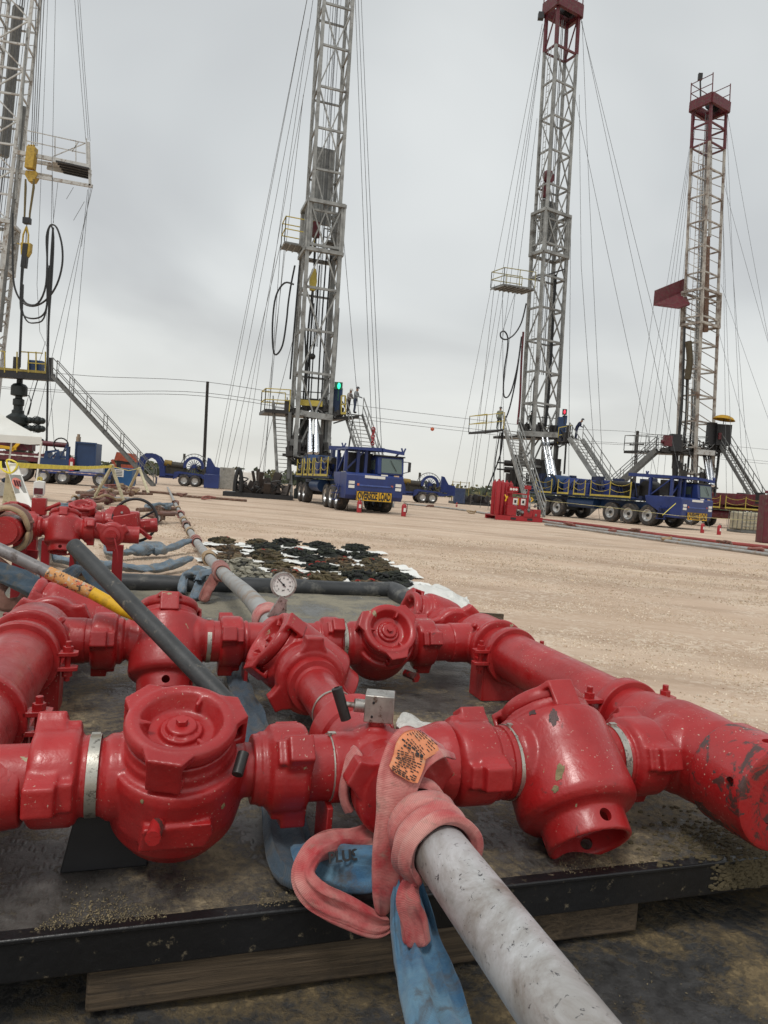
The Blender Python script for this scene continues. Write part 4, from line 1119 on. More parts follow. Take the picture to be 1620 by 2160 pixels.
# ---- second line further left, with its slings
lpath = [V((-0.72, 5.3, 0.44)), V((-0.82, 6.2, 0.22)), V((-0.95, 7.2, 0.13)), V((-1.2, 9.2, 0.08)), V((-1.45, 12, 0.07)), V((-1.8, 16, 0.06)), V((-2.2, 22, 0.06)), V((-2.4, 30, 0.06))]
P = catmull(lpath, 5)
m = MB(FR); m.tube(P, 0.044, 16, ups=[V((1, 0, 0))] * len(P))
tag(m.build('discharge_pipe', GREYPF, None, ang=60), 'grey pipe line running back from the hand wheel manifold, left of the longer line', 'pipe', 'long steel lines on the pad')
for i, v in enumerate((7.6, 11.0, 12.6, 15.0, 18.0, 21.0)):
    sling_wrap(at_v(lpath, v), AX, 0.044, (TANC, BLUEF, PINKD, BROWNC, PINKD, TANC)[i], ['knotted tan', 'faded blue', 'dusty red', 'brown', 'dull red', 'pale tan'][i] + ' sling on the left pipe line, ' + ['nearest', 'second', 'third', 'fourth', 'fifth', 'farthest'][i] + ' from the hand wheel', 2, 0.06 + 0.01 * i, 90 + 5 * i)
# ---- clutter of iron and slings between the two lines, further back
rr = random.Random(12)
for i in range(16):
    v = 13 + i * 1.35 + rr.uniform(-0.3, 0.3); u = rr.uniform(-1.9, 0.2) - 0.01 * v
    o = thing('hammer_union_joint', '', 'pipe joint', FR @ V((u, v, 0.06)), YAW, 'pipe joints in the iron between the two lines')
    m = MB(FR); a = rr.uniform(0.6, 1.6); d = V((math.cos(a), math.sin(a), 0)); L_ = rr.uniform(0.5, 1.1)
    c = V((u, v, 0.11)); m.cyl(c - d * L_, c + d * L_, 0.05, n=10)
    pm_ = rr.choice((RUST, GREYPF, RUST)); cm_ = None
    m.build('pipe', pm_, o)
    m = MB(FR); m.cyl(c - d * 0.07, c + d * 0.07, 0.095, n=10)
    for q3 in range(3):
        aa = q3 * 2.1; x = d.cross(ZZ); m.beam(c, c + (x * math.cos(aa) + ZZ * math.sin(aa)) * 0.13, 0.06, 0.1)
    m.build('union_nut', rr.choice((RUST, DRED)), o)
    m = MB(FR); pp = [c + V((rr.uniform(-0.35, 0.35), rr.uniform(-0.5, 0.5), rr.uniform(-0.03, 0.16))) for _ in range(7)]
    m.tube(catmull(pp, 4), 0.035, 6); cm_ = rr.choice((TANC, PINKD, BROWNC, BLUEF, TANC)); m.build('sling_coil', cm_, o, ang=180)
    o['label'] = ('rusty' if pm_ is RUST else 'grey') + ' pipe joint under a ' + {TANC: 'tan', PINKD: 'red', BROWNC: 'brown', BLUEF: 'blue'}[cm_] + ' sling between the two lines, ' + ['nearest', 'second', 'third', 'fourth', 'fifth', 'sixth', 'seventh', 'eighth', 'ninth', 'tenth', 'eleventh', 'twelfth', 'thirteenth', 'fourteenth', 'fifteenth', 'farthest'][i] + ' from the camera'

# ================================================================== SECOND MANIFOLD ON STANDS (hand wheel)
sv = 4.75
SM = thing('stand_manifold', 'smaller red manifold raised on square steel legs with a black hand wheel', 'manifold', F(-0.5, sv, 0.05), YAW)
def pz(x, y, v): return fv(x, y, v)
c1 = pz(134, 1113, sv)
valve(c1, (1, 0, 0), (0, 0.35, 0.94), False, (0.19, 0.06), (0.19, 0.075), k=0.80, ph=R(-90), far=True, par=SM)
c2 = pz(67, 1110, sv); union(c2, (1, 0, 0), R(170), L=0.075, r=0.078, groove=1, vox=0.005, par=SM, lugr=0.10, rt=0.05, lw=0.04)
c3 = pz(188, 1117, sv); union(c3, (1, 0, 0), R(150), L=0.07, r=0.075, groove=-1, vox=0.005, par=SM, lugr=0.098, rt=0.05, lw=0.04)
c4 = pz(236, 1128, sv - 0.02)
tubeX(pz(200, 1119, sv), pz(240, 1126, sv), 0.05, par=SM)
m = MB(FR); m.sphere(c4 + V((0, 0.06, 0)), 0.078, 20); m.lathe([(0, 0), (0.055, 0), (0.055, 0.16), (0, 0.16)], c4 + V((0, 0.06, 0)), (1, 0, 0), 24)
m.build('elbow', RED, SM)
union(c4, (0, 1, 0), R(30), L=0.07, r=0.076, groove=1, vox=0.005, par=SM, lugr=0.102, lw=0.045, rt=0.05)
m = MB(FR); m.lathe([(0, 0), (0.052, 0), (0.052, -0.03), (0.036, -0.035), (0.036, -0.045), (0, -0.045)], c4 + V((0, -0.04, 0)), (0, 1, 0), 28); m.beam(c4 + V((-0.03, -0.09, 0)), c4 + V((0.03, -0.09, 0)), 0.012, 0.02)
m.build('blank_cap', RED, SM)
ch = MB(FR); p0 = c4 + V((0.02, -0.09, -0.01))
ch.tube([p0, p0 + V((0.02, -0.02, -0.07)), p0 + V((0.03, 0, -0.15))], 0.005, 6)
ch.build('cap_chain', REDFAR, SM)
# rear branch with cap turned up
c5 = pz(177, 1078, 5.45)
valve(c5 - V((0, 0, 0.05)), (1, 0, 0), (0, -0.35, 0.94), True, (0.19, 0.065), (0.19, 0.065), k=0.82, ph=R(70), far=True, par=SM)
tubeX(pz(110, 1092, 5.4), pz(150, 1090, 5.4), 0.06, par=SM); tubeX(pz(200, 1096, 5.4), pz(262, 1104, 5.4), 0.06, par=SM)
union(pz(232, 1098, 5.4), (1, 0, 0), R(70), L=0.08, r=0.075, vox=0.006, par=SM, lugr=0.098, rt=0.05)
c6 = pz(32, 1078, 5.2); valve(c6 - V((0, 0, 0.07)), (1, 0, 0), (0, 0.35, 0.94), True, (0.15, 0.06), (0.30, 0.065), k=0.82, ph=R(-90), far=True, par=SM)
# plug valve body with the hand wheel
c7 = pz(268, 1104, 5.15)
m = MB(FR); m.box(c7, (0.16, 0.16, 0.17)); m.cyl(c7 + V((0.05, 0, -0.02)), c7 + V((0.20, 0, 0.0)), 0.05, n=18); m.cyl(c7 + V((0, -0.08, 0)), c7 + V((0, -0.13, 0)), 0.06, n=18)
bake(m.build('plug_valve', RED, SM, remesh=0.008, smooth=3))
dk = pz(257, 1082, 5.0); m = MB(FR); m.lathe([(0, 0), (0.053, 0), (0.053, 0.012), (0, 0.012)], dk, (0, 1, 0), 28); m.build('indicator_disc', RED, SM)
m = MB(FR); m.cyl(dk + V((0, -0.001, 0.004)), dk + V((0, -0.008, 0.004)), 0.008, n=6); m.build('disc_bolt', RIM, SM)
wc = pz(285, 1097, 5.3); wn = V((-0.15, -1, 0.12)).normalized()
m = MB(FR); wx = wn.cross(ZZ).normalized(); wz = wx.cross(wn)
m.tube([wc + wx * 0.150 * math.cos(2 * math.pi * i / 40) + wz * 0.150 * math.sin(2 * math.pi * i / 40) for i in range(40)], 0.0105, 10, closed=True)
hw_ = m.build('hand_wheel', BLACKMET, SM)
m = MB(FR)
for a in (30, 150, 270):
    d = wx * math.cos(R(a)) + wz * math.sin(R(a)); m.tube([wc - wn * 0.05, wc - wn * 0.03 + d * 0.06, wc + d * 0.148], 0.008, 8)
m.cyl(wc - wn * 0.07, wc - wn * 0.02, 0.025, n=14)
m.build('wheel_spokes', BLACKMET, hw_)
m = MB(FR); m.cyl(c7 + V((0.1, 0.05, 0)), wc - wn * 0.06, 0.014, n=12); m.beam(pz(283, 1108, 5.1), pz(318, 1136, 5.0), 0.022, 0.022)
m.build('valve_stem', RED, SM)
m = MB(FR); m.beam(pz(240, 1104, 4.9), pz(290, 1096, 4.9), 0.03, 0.09); m.beam(pz(296, 1106, 5.0), pz(318, 1104, 5.0), 0.04, 0.05); m.build('yoke', RED, SM, bevel=0.005)
# digital gauge standing on the left
g0 = pz(83, 1068, 5.1)
m = MB(FR); m.box(g0 + V((0, 0, 0.0)), (0.085, 0.07, 0.11)); m.cyl(g0 + V((0, 0, -0.12)), g0, 0.022, n=12); m.cyl(g0 + V((0.04, -0.02, -0.02)), g0 + V((0.13, -0.05, 0.03)), 0.013, n=10)
m.build('sensor_block', RED, SM, bevel=0.004)
g1 = pz(83, 1030, 5.1)
m = MB(FR); m.cyl(g0 + V((0, 0, 0.05)), g1 + V((0, 0, -0.04)), 0.014, n=10); m.prism([(-0.032, -0.045), (0.025, -0.052), (0.032, -0.03), (0.032, 0.045), (0.0, 0.052), (-0.032, 0.04)], g1 + V((0, -0.03, 0)), V((1, 0, 0)), V((0, 0, 1)), V((0, 0.06, 0)))
dg_ = m.build('digital_gauge', WHITE, SM, bevel=0.006)
m = MB(FR); m.box(g1 + V((0, -0.032, -0.018)), (0.052, 0.006, 0.04)); m.build('gauge_screen', DRED, dg_)
m = MB(FR); m.lathe([(0.006, -0.01), (0.016, -0.01), (0.016, 0.01), (0.006, 0.01)], g1 + V((0, 0, 0.06)), (0.2, 1, 0), 12, closed=True); m.build('lifting_eye', YEL, dg_)
# legs
for (x, y0, y1, v_, w_) in ((44, 1125, 1302, 4.82, 0.07), (66, 1130, 1290, 4.95, 0.07), (98, 1140, 1235, 5.2, 0.05), (250, 1150, 1262, 5.0, 0.065), (158, 1145, 1215, 5.1, 0.05)):
    a0, a1 = pz(x, y0, v_), pz(x, y0, v_); a1 = V((a0.x - 0.0, v_, 0.05))
    m = MB(FR); m.beam(a0, a1, w_, w_); m.box(a1 + V((0, 0, 0.006)), (w_ * 1.8, w_ * 1.8, 0.012)); m.build('leg', REDFAR, SM)
m = MB(FR); m.beam(pz(20, 1165, 4.9), pz(80, 1170, 4.9), 0.04, 0.05); m.build('brace', REDFAR, SM)
# its slings
lo_ = thing('restraint_sling', 'tan webbing sling wound thickly round the far left end of the stand manifold', 'sling', F(-0.78, 4.6, 0.05), YAW, 'webbing slings on the pipe joints')
tc0 = pz(18, 1118, 4.6)
for k_ in range(3):
    m = MB(FR); P, Nn = [], []
    for i in range(13):
        a = 2 * math.pi * i / 12; P.append(tc0 + V((0.11 * math.cos(a), -0.03 + 0.05 * k_, 0.13 * math.sin(a)))); Nn.append(V((math.cos(a), 0, math.sin(a))))
    strap_mesh(m, P, Nn, 0.035, 0.014, 0.006, n=12, k=3, seed=60 + k_); m.build('webbing_wrap', (TANC, BROWNC, TANC)[k_], lo_, ang=180)
m = MB(FR); m.lathe([(0, 0), (0.085, 0), (0.085, 0.2), (0, 0.2)], tc0 + V((0, -0.1, 0)), (0, 1, 0), 24); m.lathe([(0, 0), (0.07, 0), (0.07, 0.05), (0, 0.05)], tc0 + V((0, -0.14, 0)), (0, 1, 0), 24); m.build('end_union', RED, SM)
m = MB(FR); strap_mesh(m, [pz(-30, 1098, 4.7), pz(10, 1085, 4.75), pz(40, 1096, 4.7), pz(68, 1103, 4.6)], V((0, -0.5, 1)), 0.028, 0.01, 0.004, seed=66); m.build('webbing_run', BROWNC, lo_, ang=180)
b3 = thing('restraint_sling', 'blue webbing sling sagging across the legs of the stand manifold', 'sling', F(-0.6, 4.3, 0.05), YAW, 'webbing slings on the pipe joints')
m = MB(FR); strap_mesh(m, [pz(-40, 1196, 4.4), pz(0, 1205, 4.4), pz(40, 1222, 4.35), pz(85, 1240, 4.3), pz(125, 1225, 4.4), pz(168, 1196, 4.6)], V((0, -0.8, 0.6)), [0.05, 0.055, 0.06, 0.055, 0.045, 0.035], 0.024, 0.012, seed=71, n=24); m.build('webbing_run', BLUED, b3, ang=180)
m = MB(FR); strap_mesh(m, [pz(175, 1180, 4.8), pz(190, 1205, 4.7), pz(215, 1240, 4.6), pz(245, 1262, 4.5)], V((0, -0.8, 0.6)), 0.05, 0.025, 0.012, seed=73, n=24); m.build('webbing_run', BLUED, b3, ang=180)
b4 = thing('restraint_sling', 'brown webbing sling hanging in a loop below the left end of the stand manifold', 'sling', F(-0.75, 4.3, 0.05), YAW, 'webbing slings on the pipe joints')
m = MB(FR); strap_mesh(m, [pz(-20, 1180, 4.5), pz(15, 1210, 4.5), pz(-5, 1250, 4.4), pz(10, 1275, 4.35), pz(45, 1270, 4.4), pz(62, 1240, 4.5), pz(60, 1200, 4.6)], V((0, -1, 0.2)), 0.04, 0.016, 0.008, seed=75, n=20); m.build('webbing_run', BROWNC, b4, ang=180)
m = MB(FR); strap_mesh(m, [pz(120, 1130, 4.9), pz(150, 1148, 4.85), pz(165, 1180, 4.8), pz(170, 1215, 4.8)], V((0.3, -1, 0.2)), 0.028, 0.014, 0.006, seed=77, n=16); m.build('webbing_run', BROWNC, b4, ang=180)
m = MB(FR); strap_mesh(m, [pz(178, 1160, 4.9), pz(177, 1190, 4.9), pz(172, 1226, 4.9)], V((0.3, -1, 0.2)), 0.03, 0.012, 0.005, seed=78, n=16); m.build('webbing_run', TANC, b4, ang=180)

# ================================================================== HEAPS OF USED SLINGS ON WHITE SHEETS
HM = {'black': [simple('sling_black', (0.020, 0.023, 0.019), 0.9), simple('sling_dark_green', (0.032, 0.036, 0.024), 0.9), simple('sling_soot', (0.015, 0.015, 0.015), 0.9)],
      'olive': [simple('sling_olive', (0.105, 0.082, 0.042), 0.9), simple('sling_brown_green', (0.070, 0.052, 0.030), 0.9), simple('sling_dark_olive', (0.035, 0.032, 0.02), 0.9)],
      'brown': [simple('sling_brown', (0.13, 0.082, 0.045), 0.9), simple('sling_dark_brown', (0.05, 0.037, 0.025), 0.9), simple('sling_tan', (0.15, 0.115, 0.07), 0.9)],
      'pale': [simple('sling_pale', (0.30, 0.28, 0.22), 0.9), simple('sling_grey', (0.17, 0.16, 0.125), 0.9), simple('sling_charcoal', (0.045, 0.045, 0.04), 0.9)]}
REDS = simple('sling_red', (0.30, 0.03, 0.02), 0.8)
PAPER = simple('white_sheet', (0.80, 0.80, 0.76), 0.8, 0, 0.06, 6, 0.1, dirt=(0.62, 0.42, 0.30), dirtamt=0.12)
heaps = [(190, 1142, 1, 'olive', 1), (230, 1158, 0.95, 'brown', 0), (232, 1174, 0.9, 'brown', 0), (1, 1, 1, 1, 1)]
cols = {
 'leftmost': [(470, 1146, 'olive', 1), (482, 1163, 'brown', 0), (488, 1180, 'brown', 0), (500, 1202, 'pale', 0), (532, 1224, 'pale', 0)],
 'second': [(546, 1150, 'olive', 0), (565, 1162, 'black', 0), (562, 1180, 'olive', 1), (582, 1198, 'olive', 0), (605, 1218, 'brown', 1), (632, 1240, 'brown', 0)],
 'third': [(602, 1152, 'black', 0), (630, 1172, 'black', 1), (660, 1185, 'black', 0), (672, 1203, 'black', 1), (682, 1224, 'olive', 1), (700, 1246, 'brown', 0)],
 'fourth': [(673, 1156, 'black', 0), (696, 1174, 'black', 0), (718, 1190, 'brown', 1), (746, 1210, 'olive', 0), (762, 1225, 'black', 0), (778, 1245, 'brown', 1), (808, 1260, 'olive', 0)],
 'rightmost': [(750, 1162, 'black', 0), (768, 1180, 'black', 0), (792, 1193, 'olive', 1), (802, 1206, 'olive', 0), (832, 1228, 'black', 0), (848, 1246, 'black', 0)]}
ordn = ['farthest', 'second', 'third', 'fourth', 'fifth', 'sixth', 'seventh']
cname = {'black': 'blackish', 'olive': 'olive', 'brown': 'brown', 'pale': 'pale grey'}
hr = random.Random(44)
for cn, lst in cols.items():
    for j, (x, y, kind, redm) in enumerate(lst):
        c = gz(x, y, 0.02); sc = hr.uniform(0.9, 1.1) * (1.0 if kind != 'pale' else 1.15)
        rx, ry, hh = 0.185 * sc, 0.135 * sc, 0.092 * sc * hr.uniform(0.85, 1.15)
        th = thing('sling_heap', f'{cname[kind]} heap of used slings' + (' with red bits' if redm else '') + f', {ordn[j]} one back to front in the {cn} row of heaps', 'sling heap', (c.x, c.y, 0.012), YAW + hr.uniform(-0.2, 0.2), 'heaps of used slings laid out on white sheets')
        th['label'] = f'{cname[kind]} heap of slings' + (' with red bits' if redm else '') + (f', farthest in the {cn} row' if j == 0 else f', {ordn[j]} from the back in the {cn} row')
        m = MB(WM[th.name])
        m.sphere((0, 0, 0), 1, 18, (rx * 0.9, ry * 0.9, hh * 0.85))
        for i in range(60):
            a = hr.uniform(0, 6.28); q_ = math.sqrt(hr.random()) * 0.95
            px_, py_ = rx * q_ * math.cos(a), ry * q_ * math.sin(a); zz = hh * math.sqrt(max(0, 1 - q_ * q_)) 
            L_ = hr.uniform(0.03, 0.055); b_ = hr.uniform(0, 6.28)
            pts = [V((px_ + L_ * math.cos(b_ + t * 1.3) * (t - 1), py_ + L_ * math.sin(b_ + t * 1.3) * (t - 1), max(0.012, zz * hr.uniform(0.75, 1.15)))) for t in range(4)]
            m.cm = hr.choice((0, 0, 1, 1, 2))
            m.tube(catmull(pts, 3), hr.uniform(0.008, 0.015), 5)
        if redm:
            m.cm = 3
            for i in range(hr.randint(1, 3)):
                a = hr.uniform(0, 6.28); q_ = hr.uniform(0.2, 0.9); px_, py_ = rx * q_ * math.cos(a), ry * q_ * math.sin(a); zz = hh * math.sqrt(max(0, 1 - q_ * q_)) * 1.12
                m.tube(catmull([V((px_ - 0.03, py_, zz)), V((px_, py_ + 0.02, zz + 0.01)), V((px_ + 0.03, py_ - 0.01, zz))], 3), 0.009, 5)
        m.build('slings', HM[kind] + [REDS], th, ang=60)
        m = MB(WM[th.name]); n = 9
        for s_ in range(hr.choice((1, 2, 2))):
            ox, oy, ro = hr.uniform(-0.10, 0.10), hr.uniform(-0.22, -0.08), hr.uniform(-0.4, 0.4)
            vs = []
            for jj in range(n):
                for ii in range(n):
                    xx, yy = (ii / (n - 1) - 0.5) * 0.66 * sc, (jj / (n - 1) - 0.5) * 0.46 * sc
                    e = max(abs(ii / (n - 1) - 0.5), abs(jj / (n - 1) - 0.5)) * 2
                    vs.append(V((ox + xx * math.cos(ro) - yy * math.sin(ro), oy + xx * math.sin(ro) + yy * math.cos(ro), 0.006 + 0.004 * s_ + 0.05 * max(0, noise.noise(V((xx * 7 + x, yy * 7, j + s_ * 3)))) * e)))
            m.add(vs, [(b * n + a, b * n + a + 1, (b + 1) * n + a + 1, (b + 1) * n + a) for b in range(n - 1) for a in range(n - 1)])
        m.build('white_sheet', PAPER, th, ang=60)
# crumpled plastic by the berm
m = MB()
pc = gz(905, 1268, 0.02)
n = 26; vs = []
for j in range(n):
    for i in range(n):
        xx, yy = (i / (n - 1) - 0.5) * 0.75, (j / (n - 1) - 0.5) * 0.7
        e = max(0, 1 - (xx * xx * 7 + yy * yy * 8))
        vs.append(V((pc.x + xx, pc.y + yy, 0.01 + 0.14 * e + 0.05 * abs(noise.noise(V((xx * 8, yy * 8, 1)))) + 0.02 * noise.noise(V((xx * 22, yy * 22, 1))))))
m.add(vs, [(b * n + a, b * n + a + 1, (b + 1) * n + a + 1, (b + 1) * n + a) for b in range(n - 1) for a in range(n - 1)])
tag(m.build('plastic_sheet', CLEAR, None, ang=25), 'crumpled translucent white plastic sheet at the right corner of the sling heaps', 'plastic sheet')
# weathered wooden tray and cut pipe ring behind the right corner fitting
wt = thing('wooden_tray', "low weathered wooden tray holding a short ring behind the manifold's right corner", 'tray', F(1.86, 4.35, 0.05), YAW + 0.1)
pw = gz(1005, 1318, 0.06)
WMx = Matrix.Translation((pw.x, pw.y, 0.05)) @ Matrix.Rotation(YAW - 0.25, 4, 'Z')
m = MB(WMx); m.beam((-0.22, 0.12, 0.04), (0.22, 0.12, 0.04), 0.02, 0.08); m.beam((-0.22, -0.1, 0.03), (0.22, -0.1, 0.03), 0.02, 0.06); m.beam((-0.04, -0.1, 0.03), (-0.04, 0.12, 0.03), 0.02, 0.06); m.build('boards', WOOD, wt)
m = MB(WMx); m.lathe([(0.075, 0), (0.085, 0), (0.085, 0.06), (0.075, 0.06)], (0.1, 0, 0.005), (0, 0, 1), 28, closed=True); m.build('ring', WOOD, wt)
# ================================================================== SERVICE RIGS
def ptube(name, pts, Y, r, mat, par, n=5, smooth=True):
    P = [gy(p[0], p[1], p[2] if len(p) > 2 else Y) for p in pts]
    if smooth and len(P) > 2: P = catmull(P, 4)
    m = MB(); m.tube(P, r, n)
    return m.build(name, mat, par)
def mast(name, label, pb, pt, Y, th, w0, d0, w1, d1, split, mat, matup=None, crown=None, crown_mat=None, step=2.05, style='X', ztop_hidden=False, dY=0.0, rust=False):
    B, T = gy(*pb, Y), gy(*pt, Y + dY)
    o = thing(name, label, 'derrick', V((B.x, B.y, 0)), th, 'tall service rig masts')
    X = V((math.cos(th), math.sin(th), 0)); Yv = V((-math.sin(th), math.cos(th), 0))
    ax = T - B; L = ax.length; az = ax.normalized()
    P = lambda t, sx, sy, w, d: B + az * t + X * (sx * w / 2) + Yv * (sy * d / 2)
    ts = L * split
    def section(t0, t1, w, d, lw, mt, nm):
        for sx in (-1, 1):
            for sy in (-1, 1):
                m = MB(); m.beam(P(t0, sx, sy, w, d), P(t1, sx, sy, w, d), lw, lw * 1.1, up=X); m.build('mast_leg', mt, o)
        n = max(1, round((t1 - t0) / step)); h = (t1 - t0) / n
        m = MB()
        for i in range(n + 1):
            t = t0 + i * h
            for a, b in (((-1, -1), (1, -1)), ((-1, 1), (-1, -1)), ((1, 1), (1, -1))): m.beam(P(t, *a, w, d), P(t, *b, w, d), lw * 0.62, lw * 0.7)
            if i % 2 == 0: m.beam(P(t, -1, 1, w, d), P(t, 1, 1, w, d), lw * 0.6, lw * 0.6)
        if style == 'X':
            i = 0
            while i + 1 < n:
                for sy in (-1,):
                    m.beam(P(t0 + i * h, -1, sy, w, d), P(t0 + (i + 2) * h, 1, sy, w, d), lw * 0.45)
                    m.beam(P(t0 + i * h, 1, sy, w, d), P(t0 + (i + 2) * h, -1, sy, w, d), lw * 0.45)
                i += 2
            for i in range(n):
                for sx in (-1, 1):
                    q_ = 1 if i % 2 else -1
                    m.beam(P(t0 + i * h, sx, -q_, w, d), P(t0 + (i + 1) * h, sx, q_, w, d), lw * 0.4)
        else:
            for i in range(n):
                q_ = 1 if i % 2 else -1
                m.beam(P(t0 + i * h, -q_, -1, w, d), P(t0 + (i + 1) * h, q_, -1, w, d), lw * 0.5) if style == 'Z' else None
                for k in range(2):
                    tt = t0 + (i + k * 0.5) * h
                    for sx in (-1, 1): m.beam(P(tt, sx, -1, w, d), P(tt + h * 0.5, sx, 1, w, d), lw * 0.36)
        m.build('lattice_bracing', mt, o)
    section(0, ts, w0, d0, 0.17, mat, 'lower')
    top0 = L * (1 - (crown or 0))
    section(ts - L * 0.09, top0, w1, d1, 0.15, matup or mat, 'upper')
    if crown: section(top0, L, w1, d1, 0.17, crown_mat, 'crown')
    # collar frame where the upper section telescopes
    m = MB()
    for tt in (ts - L * 0.09, ts): 
        for a, b in (((-1, -1), (1, -1)), ((-1, 1), (-1, -1)), ((1, 1), (1, -1)), ((-1, 1), (1, 1))): m.beam(P(tt, *a, w0 + 0.2, d0 + 0.2), P(tt, *b, w0 + 0.2, d0 + 0.2), 0.16, 0.18)
    for a in ((-1, -1), (1, -1), (-1, 1), (1, 1)): m.beam(P(ts - L * 0.09, *a, w0 + 0.2, d0 + 0.2), P(ts, *a, w0 + 0.2, d0 + 0.2), 0.09)
    m.build('telescoping_collar', mat, o)
    # ladder on the left face
    m = MB()
    for sy in (-0.45, 0.0): m.beam(P(3, -1, sy, w0 + 0.25, d0), P(top0, -1, sy, w1 + 0.25, d1), 0.035, 0.035)
    k = int((top0 - 3) / 0.35)
    for i in range(k):
        t = 3 + i * 0.35; wq = (w0 + (w1 - w0) * i / k) + 0.25; m.beam(P(t, -1, -0.45, wq, d0), P(t, -1, 0, wq, d0), 0.022, 0.022)
    m.build('ladder', mat, o)
    # drill line strands and standing hoses inside
    m = MB()
    for sx, sy, r_ in ((0.05, 0.2, 0.016), (0.12, 0.1, 0.016), (0.2, 0.2, 0.016), (-0.1, 0.3, 0.016), (-0.3, 0.2, 0.012), (0.4, 0.2, 0.012)):
        m.beam(P(6, sx, sy, w0, d0), P(L * 0.99, sx, sy, w1, d1), r_ * 2)
    m.build('drill_line', WIRE, o)
    return o, P, L, X, Yv, B
def wires(o, lst, Y, r=0.014):
    for (x0, y0, x1, y1, *yy) in lst:
        Y0, Y1 = (yy + [Y, Y])[:2] if len(yy) >= 2 else (Y, Y)
        a, b = gy(x0, y0, Y0), gy(x1, y1, Y1)
        if 0.05 < b.z < 6.5 and a.z > 12: b = a + (b - a) * (a.z / (a.z - b.z))
        pts = [a.lerp(b, t) - V((0, 0, 1)) * (a - b).length * 0.008 * math.sin(math.pi * t) for t in (0, .125, .25, .375, .5, .625, .75, .875, 1)]
        m = MB(); m.tube(pts, r, 4); m.build('guy_wire', WIRE, o)
def crown_block(o, P, L, w, d, mat, rails=True):
    m = MB(); 
    c = (P(L, -1, -1, w, d) + P(L, 1, 1, w, d)) / 2
    for sy in (-1, 1): m.beam(P(L + 0.2, -1, sy, w + 0.3, d + 0.3), P(L + 0.2, 1, sy, w + 0.3, d + 0.3), 0.22, 0.75)
    for sx in (-1, 1): m.beam(P(L + 0.2, sx, -1, w + 0.3, d + 0.3), P(L + 0.2, sx, 1, w + 0.3, d + 0.3), 0.22, 0.75)
    cb = m.build('crown_frame', mat, o)
    m = MB()
    for i in range(4): m.lathe([(0, -0.05), (0.42, -0.05), (0.46, -0.03), (0.40, 0), (0.46, 0.03), (0.42, 0.05), (0, 0.05)], P(L + 0.55, 0.1 + 0.22 * i, 0, w, d), P(0, 1, 0, w, d) - P(0, 0, 0, w, d), 16)
    m.build('sheave_cluster', BLACKMET, cb)
    if rails:
        m = MB()
        for sx in (-1, 1):
            for sy in (-1, 1): m.beam(P(L + 0.5, sx, sy, w + 0.3, d + 0.3), P(L + 2.0, sx, sy, w + 0.3, d + 0.3), 0.06)
        for t in (1.2, 1.9):
            for a, b in (((-1, -1), (-1, 1)), ((1, -1), (1, 1)), ((-1, 1), (1, 1))): m.beam(P(L + t, *a, w + 0.3, d + 0.3), P(L + t, *b, w + 0.3, d + 0.3), 0.045)
        m.build('crown_rail', mat, cb)
def platform(par, corners, Y, depth_dir, dep, th_, mat, railmat, rail_h, name='work_platform', rail_sides='all', nposts=4):
    """platform given by its near edge (two pixels), depth direction and thickness; returns part"""
    a, b = gy(*corners[0], Y), gy(*corners[1], Y)
    b.z = b.z
    d = V(depth_dir) * dep
    m = MB(); m.add([a, b, b + d, a + d, a - V((0, 0, th_)), b - V((0, 0, th_)), b + d - V((0, 0, th_)), a + d - V((0, 0, th_))], [(0, 1, 2, 3), (7, 6, 5, 4), (0, 4, 5, 1), (1, 5, 6, 2), (2, 6, 7, 3), (3, 7, 4, 0)])
    p = m.build(name, mat, par)
    if rail_h:
        m = MB(); up = V((0, 0, rail_h))
        segs = {'all': [(a, b), (b, b + d), (b + d, a + d), (a + d, a)], 'left': [(a, b), (a + d, a), (b + d, a + d)], 'right': [(a, b), (b, b + d), (b + d, a + d)], 'front': [(a, b)]}[rail_sides]
        for p0, p1 in segs:
            for f in (0.5, 1.0): m.beam(p0 + up * f, p1 + up * f, 0.045)
            k = max(1, int((p1 - p0).length / 0.9))
            for i in range(k + 1): m.beam(p0.lerp(p1, i / k), p0.lerp(p1, i / k) + up, 0.045)
        m.build('guard_rail', railmat, p)
    return p, a, b, d
def stairs(name, label, top, bot, side, wd, n, mat, rail=0.75, rails2=True, stringer=0.16, group='steel stairs up to the rig floors'):
    """top and bottom centre points, side vector across the treads"""
    top, bot, side = V(top), V(bot), V(side).normalized()
    if bot.z > 0.05: bot = top + (bot - top) * (top.z / (top.z - bot.z))
    n = max(n, int(top.z / 0.21))
    o = thing(name, label, 'stairs', bot, 0, group)
    for s_ in (-1, 1):
        m = MB(); m.beam(bot + side * s_ * wd / 2, top + side * s_ * wd / 2, 0.05, stringer); m.build('stringer', mat, o)
    m = MB(); run = (top - bot); run.z = 0
    run = run.normalized() if run.length > 0.05 else D1
    for i in range(n):
        c = bot.lerp(top, (i + 0.7) / n); q_ = Matrix((side, run, ZZ)).transposed()
        m.box(c, (wd, 0.17, 0.03), q_)
    m.build('treads', mat, o)
    for s_ in (-1, 1) if rails2 else (1,):
        m = MB(); off = side * s_ * (wd / 2 + 0.03)
        for f in (0.5, 1.0): m.beam(bot + off + ZZ * rail * f, top + off + ZZ * rail * f, 0.045)
        k = 6
        for i in range(k + 1):
            c = bot.lerp(top, i / k) + off; m.beam(c, c + ZZ * rail, 0.04)
        m.build('handrail', mat, o)
    return o

